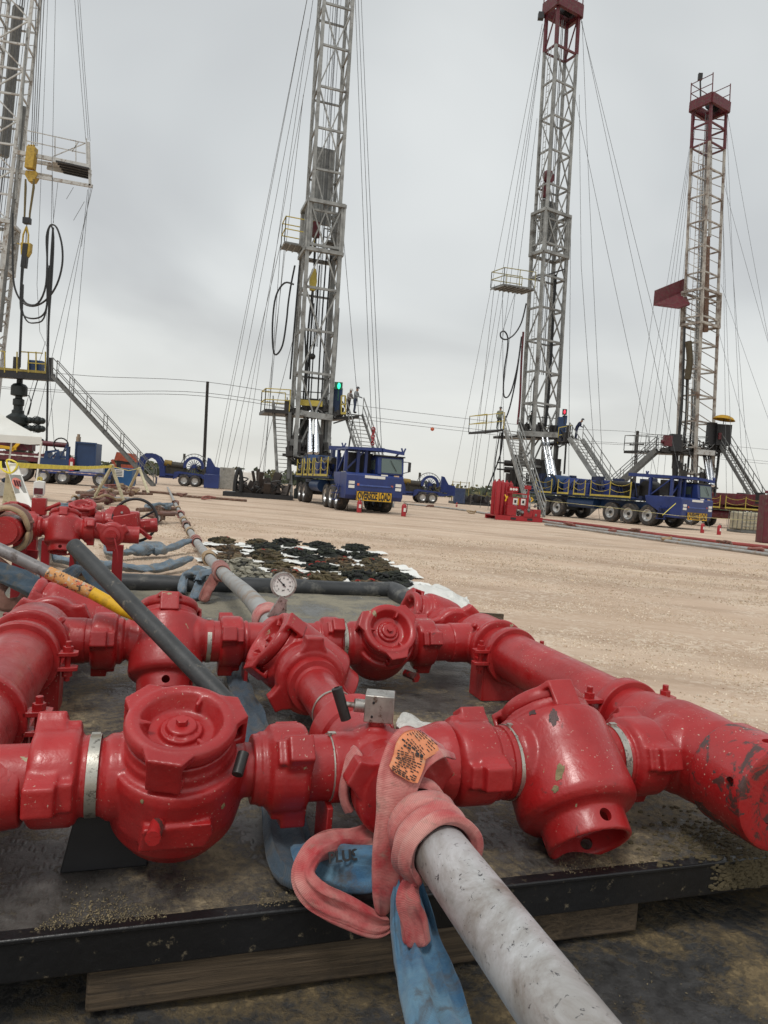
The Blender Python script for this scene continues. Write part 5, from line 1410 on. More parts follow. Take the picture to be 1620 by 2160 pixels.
def person(label, foot, face, h=1.5, shirt=(0.3, 0.3, 0.3), pants=(0.05, 0.05, 0.07), hat=(0.1, 0.1, 0.1), lean=0.0, arms='down', group='rig crew'):
    """one continuous skinned body; face is a yaw angle"""
    o = thing('person', label, 'person', foot, face, group)
    k = h / 1.78
    J = {}
    def j(n, x, y, z, r_): J[n] = (V((x, y, z)) * k, r_ * k * 1.15)
    ln = lambda z: -lean * max(0, z - 0.95)
    j('pel', 0, 0, 0.96, 0.155); j('wst', 0, ln(1.12), 1.12, 0.14); j('che', 0, ln(1.32), 1.32 - lean * 0.10, 0.165); j('nck', 0, ln(1.5), 1.50 - lean * 0.15, 0.065); j('hd1', 0, ln(1.60) - 0.02, 1.60 - lean * 0.20, 0.085); j('hd2', 0, ln(1.70) - 0.02, 1.70 - lean * 0.22, 0.092)
    for s_, n in ((-1, 'l'), (1, 'r')):
        j(n + 'hip', 0.095 * s_, 0, 0.90, 0.105); j(n + 'kne', 0.12 * s_, -0.02 + 0.05 * s_, 0.50, 0.075); j(n + 'ank', 0.13 * s_, 0.02 + 0.08 * s_, 0.09, 0.052); j(n + 'toe', 0.14 * s_, -0.16 + 0.08 * s_, 0.045, 0.042)
        j(n + 'sho', 0.20 * s_, ln(1.42), 1.42 - lean * 0.13, 0.072)
        if arms == 'down': e, w_ = (0.27 * s_, ln(1.15) + 0.02, 1.15), (0.26 * s_, ln(0.9) - 0.10, 0.90)
        else: e, w_ = (0.27 * s_, ln(1.2) - 0.10, 1.18 - lean * 0.1), (0.22 * s_, ln(1.1) - 0.36, 1.12 - lean * 0.15)
        j(n + 'elb', *e, 0.052); j(n + 'wri', *w_, 0.036); j(n + 'han', w_[0], w_[1] - 0.06, w_[2] - 0.05, 0.034)
    names = list(J); E = [('pel', 'wst'), ('wst', 'che'), ('che', 'nck'), ('nck', 'hd1'), ('hd1', 'hd2')]
    for n in 'lr': E += [('pel', n + 'hip'), (n + 'hip', n + 'kne'), (n + 'kne', n + 'ank'), (n + 'ank', n + 'toe'), ('che', n + 'sho'), (n + 'sho', n + 'elb'), (n + 'elb', n + 'wri'), (n + 'wri', n + 'han')]
    me = bpy.data.meshes.new('body'); me.from_pydata([J[n][0] for n in names], [(names.index(a), names.index(b)) for a, b in E], [])
    b = bpy.data.objects.new('body', me); COL.objects.link(b); b.parent = o; WM[b.name] = WM[o.name]
    sk_ = b.modifiers.new('s', 'SKIN'); sk_.use_smooth_shade = True
    me.skin_vertices if me.skin_vertices else None
    for i, n in enumerate(names): me.skin_vertices[0].data[i].radius = (J[n][1], J[n][1] * (0.75 if n in ('che', 'wst', 'pel') else 1))
    me.skin_vertices[0].data[0].use_root = True
    b.modifiers.new('u', 'SUBSURF').levels = 1
    bake(b)
    mats = [simple('clothes_shirt', shirt, 0.85), simple('clothes_trousers', pants, 0.85), simple('skin', (0.32, 0.17, 0.11), 0.6), simple('boots', (0.04, 0.03, 0.025), 0.6)]
    b.data.materials.clear()
    for q_ in mats: b.data.materials.append(q_)
    for p in b.data.polygons:
        z = p.center.z / k; x = abs(p.center.x) / k
        p.material_index = 3 if z < 0.11 else (1 if z < 0.98 and x < 0.235 else (2 if z > 1.52 - lean * 0.2 or (x > 0.20 and z < (0.93 if arms == 'down' else 0) ) else 0))
        p.use_smooth = True
    c = J['hd2'][0]
    m = MB(WM[o.name]); m.lathe([(0.115 * k, 0), (0.150 * k, 0.0), (0.152 * k, 0.008 * k), (0.118 * k, 0.02 * k), (0.108 * k, 0.07 * k), (0.075 * k, 0.115 * k), (0, 0.13 * k)], c + V((0, -0.01 * k, 0.01 * k)), (0, -0.15 * lean, 1), 16)
    m.build('hard_hat', simple('hat', hat, 0.4), b)
    return o

_wheel = {}
def wheel(par, c, r, w_, X, mat=TYRE):
    """wheel centred at world point c with axle along X"""
    m = MB(); wd = w_ / 2
    m.lathe([(r * 0.56, -wd * 0.8), (r * 0.62, -wd), (r * 0.90, -wd), (r, -wd * 0.7), (r, wd * 0.7), (r * 0.90, wd), (r * 0.62, wd), (r * 0.56, wd * 0.8)], c, X, 28, closed=True)
    for i in range(24):
        a = 2 * math.pi * i / 24; z = V((0, 0, 1)); y = V(X).cross(z); d = y * math.cos(a) + z * math.sin(a)
        m.beam(c + d * r * 0.985 - V(X) * wd * 0.6, c + d * r * 0.985 + V(X) * wd * 0.6, r * 0.14, r * 0.05, up=d)
    o = m.build('wheel', mat, par)
    m = MB(); m.lathe([(0, -wd * 0.55), (r * 0.20, -wd * 0.6), (r * 0.22, -wd * 0.45), (r * 0.42, -wd * 0.35), (r * 0.50, -wd * 0.85), (r * 0.57, -wd * 0.9), (r * 0.57, wd * 0.9), (r * 0.40, wd * 0.3), (0, wd * 0.3)], c, X, 24)
    rm = m.build('rim', RIM, o)
    m = MB(); m.lathe([(0, 0), (r * 0.17, 0), (r * 0.15, wd * 0.35), (0, wd * 0.4)], c - V(X) * wd * 0.5, -V(X), 14); m.build('hub', DSTEEL, rm)
    return o

simple('dark_blue_gear', (0.016, 0.024, 0.065), 0.5, 0, 0.5, 1.2)
def truck(label, FL, th, k=1.0, L=11.0, Wd=2.2, body=BLUE, rails=YEL, wr=0.48, tail=0.0, wheels=(1.5, 2.5, 3.5, 8.1, 9.2), front=True, sign=True, deckcol=None):
    """rig carrier; local x to image right, y towards its rear, front face at y = 0"""
    X = V((math.cos(th), math.sin(th), 0)); Yv = V((-math.sin(th), math.cos(th), 0))
    O = V((FL[0], FL[1], 0)) + X * (Wd * k / 2)
    o = thing('carrier_truck', label, 'truck', O, th, 'rig carrier trucks')
    T = WM[o.name] @ Matrix.Scale(k, 4)
    bx = lambda name, items, mt, par=o, bev=0: _bx(name, items, mt, par, bev)
    def _bx(name, items, mt, par, bev):
        m = MB(T)
        for c, s_ in items: m.box(c, s_)
        return m.build(name, mt, par, bevel=bev)
    hw2 = Wd / 2
    bx('chassis', [((0, L / 2 + 0.4, 0.95), (0.9, L - 0.8, 0.35)), ((0, L / 2 + 1.4, 1.22), (Wd - 0.1, L - 3.2, 0.08))], BLUE2 if body is BLUE else body)
    for yy in wheels:
        for s_ in (-1, 1): wheel(o, T @ V((s_ * (hw2 - 0.20), yy, wr)), wr * k, 0.38 * k, X * (1 if s_ < 0 else -1))
    bx('axles', [((0, yy, wr), (Wd - 0.5, 0.16, 0.16)) for yy in wheels], DSTEEL)
    if front:
        m = MB(T)
        # nose: full width bumper housing with bevelled lower edge
        m.prism([(0.0, 0.62), (0.12, 0.48), (1.0, 0.48), (1.0, 1.45), (0.10, 1.45), (0.0, 1.36)], (-hw2, 0, 0), V((0, 1, 0)), V((0, 0, 1)), (Wd, 0, 0))
        m.prism([(1.0, 0.62), (2.0, 1.1), (2.1, 1.45), (1.0, 1.45)], (-hw2 + 0.001, 0, 0), V((0, 1, 0)), V((0, 0, 1)), (Wd - 0.002, 0, 0))
        m.build('nose', body, o, bevel=0.02)
        bx('bumper_lip', [((0.05, -0.012, 1.0), (1.3, 0.03, 0.05))], simple('lighter_blue', (0.06, 0.10, 0.30), 0.5))
        for s_ in (-1, 1):
            for zz in (0.93, 1.08):
                h_ = bx('headlight', [((s_ * (hw2 - 0.20), -0.012, zz), (0.22, 0.03, 0.11))], WHITE)
            bx('marker_lamp', [((s_ * (hw2 - 0.45), -0.012, 1.02), (0.08, 0.03, 0.08))], ORANGE)
        # cab on the right
        cw0, cw1 = hw2 - 1.02, hw2
        m = MB(T)
        m.prism([(0.06, 1.45), (0.16, 2.12), (1.45, 2.12), (1.5, 1.45)], (cw0, 0, 0), V((0, 1, 0)), V((0, 0, 1)), (cw1 - cw0, 0, 0))
        cab = m.build('cab', body, o, bevel=0.03)
        bx('cab_roof', [(((cw0 + cw1) / 2, 0.80, 2.145), (cw1 - cw0 + 0.06, 1.42, 0.05))], BLACKMET, cab)
        m = MB(T); m.prism([(cw0 + 0.14, 1.50), (cw0 + 0.14, 2.04), (cw1 - 0.10, 2.04), (cw1 - 0.08, 1.50)], (0, 0.052, 0), V((1, 0, 0)), V((0, 0.149, 1)) , (0, 0.02, 0))
        m.T = T @ Matrix.Translation((0, -0.235, 0)); m.v = []; m.f = []; m.mi = []
        m.prism([(cw0 + 0.14, 1.52), (cw0 + 0.14, 2.05), (cw1 - 0.10, 2.05), (cw1 - 0.08, 1.52)], (0, 0.055, 0), V((1, 0, 0)), V((0, 0.149, 1)), (0, 0.02, 0))
        m.build('windscreen', GLASS, cab)
        bx('side_window', [((cw0 - 0.006, 0.85, 1.80), (0.02, 0.75, 0.36))], GLASS, cab)
        m = MB(T); m.tube([(cw1 - 0.3, 0.03, 1.60), (cw1 - 0.55, 0.06, 2.0)], 0.012, 5); m.build('wiper', BLACKMET, cab)
        m = MB(T); m.tube([(cw1, 0.2, 1.98), (cw1 + 0.22, 0.12, 1.98), (cw1 + 0.22, 0.12, 1.62), (cw1, 0.2, 1.55)], 0.018, 5); m.box((cw1 + 0.22, 0.10, 1.80), (0.10, 0.05, 0.36)); m.build('wing_mirror', BLACKMET, cab)
        # decals
        bx('name_plate', [((-0.02, -0.004, 1.325), (0.78, 0.012, 0.10))], WHITE)
        bx('decal', [((cw1 - 0.75, 0.045, 1.385), (0.26, 0.012, 0.12)), ], WHITE)
        bx('decal', [((cw1 - 0.28, 0.045, 1.385), (0.20, 0.012, 0.11))], simple('decal_tan', (0.55, 0.40, 0.28), 0.6))
        Mx = T @ Matrix.Translation((-0.02, -0.012, 1.325)) @ Matrix.Rotation(R(90), 4, 'X')
        text_mesh('Pioneer', 'plate_lettering', DRED, o, 0.10, 0.002, Mx, 0.001) if False else None
    if sign:
        sg = thing('oversize_load_sign', 'yellow OVERSIZE LOAD banner with black letters on the front of the ' + ('centre truck' if th < R(25) else 'right truck'), 'sign', T @ V((-0.05, -0.06, 0.42)), th, 'OVERSIZE LOAD banners')
        m = MB(T); m.box((-0.02, -0.05, 0.61), (1.36, 0.03, 0.36)); m.build('board', YEL2, sg, bevel=0.004)
        m = MB(T)
        for zz in (0.437, 0.783): m.box((-0.02, -0.068, zz), (1.36, 0.006, 0.014))
        for xx in (-0.693, 0.653): m.box((xx, -0.068, 0.61), (0.014, 0.006, 0.33))
        m.build('border', BLACKMET, sg)
        Mx = T @ Matrix.Translation((-0.02, -0.067, 0.605)) @ Matrix.Rotation(R(90), 4, 'X') @ Matrix.Diagonal((0.60, 1.30, 1, 1))
        text_mesh('OVERSIZE LOAD', 'lettering', BLACKMET, sg, 0.285, 0.002, Mx, 0.013)
    # radiator tower and engine behind the nose
    bx('radiator', [((-0.35, 1.25, 1.85), (0.95, 0.5, 0.75))], BLACKMET)
    m = MB(T)
    for (x, y) in ((-1.0, 0.7), (-0.25, 0.6), (0.12, 1.6), (-1.0, 1.9), (-0.55, 0.62)): m.beam((x, y, 1.4), (x, y, 2.32), 0.11, 0.11)
    for a, b in (((-1.05, 0.7, 1.45), (-0.3, 0.7, 2.3)), ((-1.0, 1.9, 1.45), (-1.0, 0.7, 2.3))): m.beam(a, b, 0.06)
    m.box((-0.4, 1.2, 2.33), (1.3, 1.9, 0.06))
    m.build('radiator_tower', body, o)
    m = MB(T)
    m.beam((-1.05, 3.2, 2.42), (0.3, 0.3, 2.36), 0.16, 0.16); m.beam((0.3, 0.3, 2.36), (1.05, 0.0, 2.28), 0.12, 0.12)
    for p in ((1.0, 0.0, 2.28), (-0.7, 2.4, 2.42)):
        m.beam(p, V(p) + V((-0.08, 0, 0.2)), 0.05); m.beam(p, V(p) + V((0.08, 0, 0.2)), 0.05)
    m.beam((0.85, 0.05, 2.28), (0.75, 0.4, 2.05), 0.05)
    m.build('mast_rest', body, o)
    bx('tool_box', [((-hw2 + 0.05, 0.75, 1.2), (0.04, 0.55, 0.55))], simple('grey_box', (0.32, 0.31, 0.27), 0.6))
    m = MB(T); m.cyl((-0.5, 2.6, 1.75), (0.2, 2.6, 1.75), 0.42, n=16); m.box((-0.1, 3.3, 1.6), (1.2, 1.0, 0.6)); m.cyl((-0.9, 3.0, 1.9), (-0.9, 4.4, 1.95), 0.14, n=12); m.cyl((-0.6, 3.4, 1.7), (-0.6, 3.4, 2.25), 0.07, n=8)
    m.build('engine', DSTEEL, o)
    m = MB(T); m.box((0.1, 5.0, 1.68), (1.7, 1.9, 0.8)); m.box((0, 6.3, 1.58), (1.9, 0.8, 0.62)); m.prism([(-0.8, 1.25), (-0.8, 1.9), (-0.55, 2.15), (0.6, 2.15), (0.8, 1.9), (0.8, 1.25)], (0, 7.0, 0), V((1, 0, 0)), V((0, 0, 1)), (0, 0.9, 0))
    m.build('engine_housing', body, o, bevel=0.04)
    m = MB(T); m.cyl((-0.95, 8.8, 1.78), (0.85, 8.8, 1.78), 0.52, n=24); m.cyl((-1.02, 8.8, 1.78), (-0.95, 8.8, 1.78), 0.40, n=20)
    dr = m.build('drawworks_drum', BLUE2 if body is BLUE else body, o)
    m = MB(T); m.lathe([(0.50, 0), (0.56, 0), (0.56, 0.06), (0.50, 0.06)], (-0.98, 8.8, 1.78), (1, 0, 0), 24, closed=True); m.lathe([(0, 0), (0.14, 0), (0.14, 0.05), (0, 0.05)], (-1.06, 8.8, 1.78), (1, 0, 0), 16); m.build('drum_flange', DSTEEL, dr)
    m = MB(T); m.cyl((0.2, 7.95, 1.5), (0.9, 7.95, 1.5), 0.3, n=14); m.box((0.1, 10.0, 1.55), (1.6, 1.2, 0.5)); m.cyl((-0.75, 5.4, 0.85), (-0.75, 7.3, 0.85), 0.27, n=14)
    m.build('tanks_and_pumps', BLUE2 if body is BLUE else body, o, ang=40)
    m = MB(T); rq = random.Random(int(FL[0] * 10) + 5)
    for i in range(46):
        c = V((rq.uniform(-0.85, 0.85), rq.uniform(2.6, 10.2), rq.uniform(1.25, 1.75)))
        if rq.random() < 0.4: m.cyl(c, c + V((rq.uniform(-.4, .4), rq.uniform(-.6, .6), rq.uniform(0, .5))), rq.uniform(0.03, 0.10), n=8)
        else: m.box(c + V((0, 0, 0.28)), (rq.uniform(.08, .5), rq.uniform(.1, .5), rq.uniform(.3, .85)))
    for i in range(14):
        y_ = rq.uniform(2.6, 9.8); m.tube(catmull([V((-0.9, y_, 1.35)), V((-0.95, y_ + 0.2, rq.uniform(1.6, 2.1))), V((-0.8, y_ + rq.uniform(0.4, 1.0), 1.5))], 4), 0.025, 5)
    m.beam((0, 2.6, 1.3), (0, 10.3, 1.3), 1.4, 0.2)
    m.build('deck_machinery', (DSTEEL if body is DRED else MATS['dark_blue_gear']), o)
    if front: m = MB(T); m.beam((cw0 - 0.01, 0.42, 1.46), (cw0 - 0.01, 0.42, 2.05), 0.02, 0.03); m.beam((cw0 - 0.01, 1.3, 1.46), (cw0 - 0.01, 1.3, 2.05), 0.02, 0.03); m.build('door_seam', BLACKMET, o)
    # running board with yellow edge and chain rails
    bx('running_board', [((-hw2 - 0.02, 5.9, 1.28), (0.10, 6.6, 0.05))], body)
    k = 0
    for (y0, y1) in ((2.9, 5.5), (5.9, 6.7), (7.1, 7.9), (8.4, 9.7)):
        m = MB(T); m.box((-hw2 - 0.075, (y0 + y1) / 2, 1.30), (0.03, y1 - y0 + 0.06, 0.09))
        npost = 3 if y1 - y0 > 2 else 2
        for i in range(npost): m.beam((-hw2 - 0.075, y0 + (y1 - y0) * i / (npost - 1), 1.24), (-hw2 - 0.075, y0 + (y1 - y0) * i / (npost - 1), 2.05), 0.038)
        for i in range(npost - 1):
            a0 = y0 + (y1 - y0) * i / (npost - 1); a1 = y0 + (y1 - y0) * (i + 1) / (npost - 1)
            for z_ in (1.98, 1.66): m.tube([V((-hw2 - 0.075, a0 + (a1 - a0) * t, z_ - 0.16 * 4 * t * (1 - t))) for t in (0, .2, .4, .6, .8, 1)], 0.012, 4)
        m.build('chain_rail', rails, o)
    m = MB(T)
    for i in range(3): m.box((-hw2 - 0.15, 0.95, 0.40 + 0.25 * i), (0.26, 0.4, 0.03))
    for y_ in (0.75, 1.15): m.beam((-hw2 - 0.05, y_, 1.0), (-hw2 - 0.2, y_, 0.36), 0.03)
    m.build('cab_step', body, o)
    return o, T

TH2, TH3 = R(17.5), R(30)
t2, T2 = truck('dark blue rig carrier in the centre with its cab to the right and chain rails', (-1.45, 25.9), TH2)
t3, T3 = truck('dark blue rig carrier on the right seen from its left side with three big wheels', (14.75, 35.4), TH3, 1.1, wr=0.50, wheels=(1.9, 3.05, 4.2, 8.0, 9.1), L=10.5)

# ---------------- centre rig mast
m2, P, L, X2, Y2, B2 = mast('rig_mast', 'tall grey lattice mast of the centre rig, cut off at the top', (650, 965), (717, -140), 38.5, TH2, 1.75, 1.75, 1.5, 1.5, 0.48, GALV)
crown_block(m2, P, L, 1.5, 1.5, DRED)
m = MB(); c = P(L * 0.535, 0.05, 0.4, 1.0, 1.0)
m.add([P(L * 0.455, -1, 0.5, 1.05, 1), P(L * 0.455, 1, 0.5, 1.05, 1), P(L * 0.60, 1, 0.5, 1.05, 1), P(L * 0.60, -1, 0.5, 1.05, 1), P(L * 0.455, -1, 0.9, 1.05, 1), P(L * 0.455, 1, 0.9, 1.05, 1), P(L * 0.60, 1, 0.9, 1.05, 1), P(L * 0.60, -1, 0.9, 1.05, 1)], [(0, 1, 2, 3), (4, 5, 6, 7), (0, 1, 5, 4), (1, 2, 6, 5), (2, 3, 7, 6), (3, 0, 4, 7)])
pn = m.build('back_panel', GALV, m2)
m = MB()
for i in range(5): m.beam(P(L * 0.455, -0.9 + 0.45 * i, 0.46, 1.05, 1), P(L * 0.60, -0.9 + 0.45 * i, 0.46, 1.05, 1), 0.05)
m.build('panel_rib', GALV, pn)
p_, a_, b_, d_ = platform(m2, ((600, 508), (662, 520)), 38.3, Y2, 1.2, 0.10, GALVD, YEL, 1.3, 'racking_platform', 'left')
m = MB()
for i in range(6): m.beam(a_.lerp(b_, i / 5) - V((0, 0, 0.12)), a_.lerp(b_, i / 5) + d_ - V((0, 0, 0.12)), 0.06)
m.build('racking_fingers', GALV, p_)
platform(m2, ((690, 505), (722, 512)), 38.3, Y2, 1.0, 0.10, GALVD, GALVD, 0.9, 'racking_platform', 'right')
ptube('travelling_block', [(667, 470), (665, 500)], 38.4, 0.24, DRED, m2, 10)
ptube('block_rod', [(664, 500), (663, 560)], 38.4, 0.06, DSTEEL, m2, 6)
m = MB(); m.prism([(-0.14, 0), (-0.20, 0.5), (-0.10, 1.15), (0.10, 1.15), (0.20, 0.5), (0.14, 0)], gy(660, 612, 38.4), X2, ZZ, Y2 * 0.25); m.build('elevator_hook', YEL, m2, bevel=0.03)
m = MB(); m.sphere(gy(659, 752, 38.3), 0.17, 12); m.build('weight_ball', DSTEEL, m2)
ptube('block_line', [(668, 610), (668, 700), (659, 750)], 38.3, 0.02, HOSE, m2)
ptube('rotary_hose', [(620, 600), (600, 597), (582, 625), (575, 680), (576, 735), (583, 748), (596, 728), (604, 680), (608, 640), (614, 600), (622, 560)], 38.2, 0.05, HOSE, m2, 6)
for pts, r_ in (([(640, 640), (645, 760), (640, 860), (655, 940)], 0.05), ([(662, 590), (650, 700), (645, 830), (642, 940)], 0.06), ([(690, 520), (680, 660), (672, 800), (668, 900)], 0.045), ([(632, 560), (620, 700), (612, 800)], 0.05)):
    ptube('standing_pipe', pts, 38.7, r_, HOSE, m2, 6)
ptube('stand_pipe', [(708, 470), (702, 600), (694, 740), (688, 880)], 38.9, 0.10, GALVD, m2, 8)
ptube('stand_pipe', [(714, 650), (707, 760), (700, 840)], 38.2, 0.07, GALVD, m2, 6)
for x0, x1 in ((652, 654), (665, 668)):
    m = MB(); a, b = gy(x0 + 2, 868, 37.9), gy(x1, 956, 36.4)
    c = a.lerp(b, 0.55); m.cyl(a, c, 0.10, n=12); m.cyl(c, b, 0.135, n=12); m.build('hydraulic_ram', CHROME, m2)
wires(m2, [(655, -40, 452, 985, 38.5, 60), (659, -60, 459, 980, 38.5, 56), (690, -80, 497, 1000, 38.5, 66), (650, 60, 470, 1000, 38.5, 50), (663, -20, 512, 1000, 38.5, 60), (640, 200, 545, 1010, 38.5, 60),
            (748, -40, 786, 940, 38.5, 33), (754, -40, 798, 955, 38.5, 33), (760, -50, 806, 960, 38.5, 30), (722, 470, 757, 868, 38.5, 39), (592, 515, 480, 985, 38.3, 50), (592, 515, 571, 815, 38.3, 39), (600, 520, 568, 860, 38.3, 41), (622, 700, 545, 1000, 38, 44)], 38.5)
ch = MB(); p0 = gy(788, 905, 32.5)
for i in range(7): ch.lathe([(0.05, -0.02), (0.10, -0.02), (0.10, 0.02), (0.05, 0.02)], p0 - V((0, 0, 0.11 * i)), (math.sin(i * 2.1), math.cos(i), 0.4), 8, closed=True)
cho = ch.build('tong_chain', REDFAR, m2)
# rig floor of the centre rig
f2 = thing('rig_floor', 'raised work floor of the centre rig with yellow guard rails', 'rig floor', V((B2.x, B2.y, 0)), TH2, 'raised rig floors')
platform(f2, ((560, 862), (700, 872)), 38.1, Y2, 2.6, 0.16, DSTEEL, YEL, 0)
m = MB(); a, b = gy(626, 870, 37.6), gy(702, 882, 37.6); m.beam(a, b, 0.25, 0.30); m.build('floor_beam', GALV, f2)
m = MB(); m.beam(gy(626, 848, 37.8), gy(680, 852, 37.8), 0.04, 0.30); m.build('toe_board', YEL, f2)
platform(f2, ((558, 865), (610, 868)), 38.0, Y2, 1.6, 0.12, DSTEEL, YEL, 1.15, 'side_platform', 'left')
platform(f2, ((703, 880), (758, 876)), 38.0, Y2, 1.5, 0.14, DSTEEL, GALV, 0, 'side_platform', 'right')
m = MB(); m.beam(gy(703, 893, 38), gy(745, 880, 38), 0.07); m.beam(gy(745, 880, 38), gy(735, 950, 38), 0.08); m.build('platform_brace', DSTEEL, f2)
m = MB()
for y_ in (822, 838):
    m.beam(gy(612, y_ + 2, 39.6), gy(700, y_ + 8, 39.6), 0.05)
for x_ in (612, 634, 656, 678, 700): m.beam(gy(x_, 822, 39.6), gy(x_, 866, 39.6), 0.05)
m.build('guard_rail', GALVD, f2)
m = MB(); m.box(gy(711, 850, 38.4), (0.5, 0.4, 1.6)); m.box(gy(716, 828, 38.4), (0.3, 0.3, 0.5)); m.build('driller_console', BLUE2, f2)
m = MB()
for x_ in (720, 729): m.beam(gy(x_, 835, 37.7), gy(x_, 874, 37.7), 0.06)
for y_ in (835, 853, 872): m.beam(gy(720, y_, 37.7), gy(729, y_, 37.7), 0.06, 0.10 if y_ > 860 else 0.06)
m.build('yellow_gate', YEL, f2)
lt = thing('signal_lamp', 'lit green signal lamp in a dark housing above the centre rig platform', 'lamp', gy(714, 822, 37.8), TH2)
m = MB(); m.box(gy(714, 814, 37.8), (0.42, 0.18, 0.38)); m.beam(gy(714, 820, 37.8), gy(713, 845, 37.8), 0.05); m.build('housing', simple('lamp_housing_green', (0.01, 0.09, 0.045), 0.5), lt)
def glow(name, col, st):
    mm, t, b = newmat(name); b.inputs['Base Color'].default_value = (*col, 1); b.inputs['Emission Color'].default_value = (*col, 1); b.inputs['Emission Strength'].default_value = st; return mm
m = MB(); m.sphere(gy(715, 814, 37.68), 0.085, 12, (1, 0.6, 2.0)); m.build('lens', glow('green_glow', (0.03, 0.75, 0.42), 1.6), lt)
def clutter(par, x0, x1, y0, y1, Y, n, seed, mat, name, big=0.5):
    rq = random.Random(seed); m = MB()
    a, b = gy(x0, y1, Y), gy(x1, y1, Y); m.beam(a, b, 0.5, 0.12)
    for i in range(n):
        x = rq.uniform(x0, x1); yt_ = y1 - (y1 - y0) * rq.random() ** 1.4; Yq = Y + rq.uniform(-0.4, 0.4)
        p, q_ = gy(x, y1, Yq), gy(x + rq.uniform(-5, 5), yt_, Yq)
        if rq.random() < 0.55: m.beam(p, q_, rq.uniform(0.05, 0.16))
        else: m.box(p.lerp(q_, 0.5), (rq.uniform(.15, big), .3, max(0.15, (q_ - p).length)))
    for i in range(n // 3):
        p = gy(rq.uniform(x0, x1), y1, Y - 0.3); q_ = gy(rq.uniform(x0, x1), rq.uniform(y0, y1), Y - 0.3); m.tube(catmull([p, p.lerp(q_, 0.5) + V((0.1, -0.1, -0.25)), q_, q_ + V((0.2, 0, -0.3))], 4), 0.035, 5)
    m.build(name, mat, par)
GREASY = simple('greasy_iron', (0.035, 0.032, 0.03), 0.5, 0, 0.5, 1.5)
clutter(f2, 606, 700, 838, 866, 38.6, 30, 3, GREASY, 'floor_machinery', 0.4)
clutter(f2, 702, 722, 842, 876, 38.3, 10, 4, GREASY, 'control_gear', 0.3)
# wellhead stack under the centre floor
w2 = thing('blowout_preventer', 'dark wellhead stack standing under the centre rig floor', 'wellhead', V((gy(638, 940, 39.5).x, 39.5, 0)), 0, 'wellhead stacks')
m = MB(); bp = V((gy(638, 940, 39.5).x, 39.5, 0)); m.lathe([(0, 0), (0.3, 0), (0.3, 0.5), (0.2, 0.6), (0.2, 1.0), (0.4, 1.0), (0.4, 1.3), (0.22, 1.35), (0.22, 1.8), (0.38, 1.8), (0.38, 2.2), (0.2, 2.3), (0.2, 2.7), (0.42, 2.75), (0.42, 3.3), (0.24, 3.4), (0.24, 4.4), (0, 4.4)], bp, (0, 0, 1), 18)
for z_ in (1.15, 2.0): m.box(bp + V((0, 0, z_)), (1.5, 0.3, 0.3))
m.build('stack_body', simple('dark_green_iron', (0.018, 0.028, 0.026), 0.6), w2)
# substructure
sb = thing('substructure', 'dark iron base of the centre rig between the stairs and the truck', 'substructure', V((B2.x, B2.y, 0)), TH2, 'rig bases')
m = MB()
for x_ in (612, 690):
    m.beam(gy(x_, 870, 38.0), gy(x_ - 4, 1010, 38.0), 0.16)
m.beam(gy(608, 932, 38.0), gy(692, 940, 38.0), 0.22, 0.35); m.beam(gy(620, 930, 38), gy(650, 870, 38), 0.10); m.beam(gy(664, 870, 38), gy(684, 935, 38), 0.10)
m.build('base_frame', GALVD, sb)
m = MB(); rr = random.Random(5)
for i in range(16): m.box(gy(rr.uniform(604, 690), rr.uniform(938, 962), rr.uniform(37.5, 39)), (rr.uniform(.2, .8), .4, rr.uniform(.1, .3)))
m.build('base_machinery', DSTEEL, sb)
clutter(sb, 604, 694, 915, 962, 37.9, 42, 6, GREASY, 'base_gear', 0.5)
for (x_, y0, y1, r_) in ((646, 470, 940, 0.05), (652, 560, 900, 0.035), (676, 540, 880, 0.04), (683, 600, 930, 0.05), (640, 640, 900, 0.035)):
    m = MB(); m.tube(catmull([gy(x_ + 22, y0, 38.9), gy(x_ + 10, (y0 + y1) / 2, 39.0), gy(x_, y1, 38.9)], 5), r_, 5); m.build('standing_pipe', HOSE, m2)
# stairs of the centre rig
tl, bl_ = gy(592, 862, 38.3), gz(601, 1051); tl = gy(590, 850, 38.6)
stairs('steel_stairs', 'steep grey steel stairs facing the camera left of the centre rig mast', tl, bl_, X2, 0.70, 24, GALV, 0.35, stringer=0.2)
tr, br = gy(745, 872, 38.6), gz(792, 1047)
br = V((tr.x + 1.2, tr.y - 2.6, 0.02)); 
stairs('steel_stairs', 'grey steel stairs right of the centre rig descending behind the dark blue truck', tr, gy(790, 1010, 36.5), X2, 1.0, 22, GALV, 0.9)
person('person in grey shirt and dark hard hat atop the centre rig stairs', gy(747, 872, 38.3), R(70), 1.42, (0.21, 0.22, 0.23), (0.03, 0.04, 0.07), (0.04, 0.04, 0.05), 0.15, 'fwd')
person('person in pale shirt and white hard hat behind the yellow gate', gy(733, 874, 38.5), R(60), 1.38, (0.28, 0.25, 0.24), (0.06, 0.05, 0.05), (0.55, 0.53, 0.5), 0.2, 'fwd')

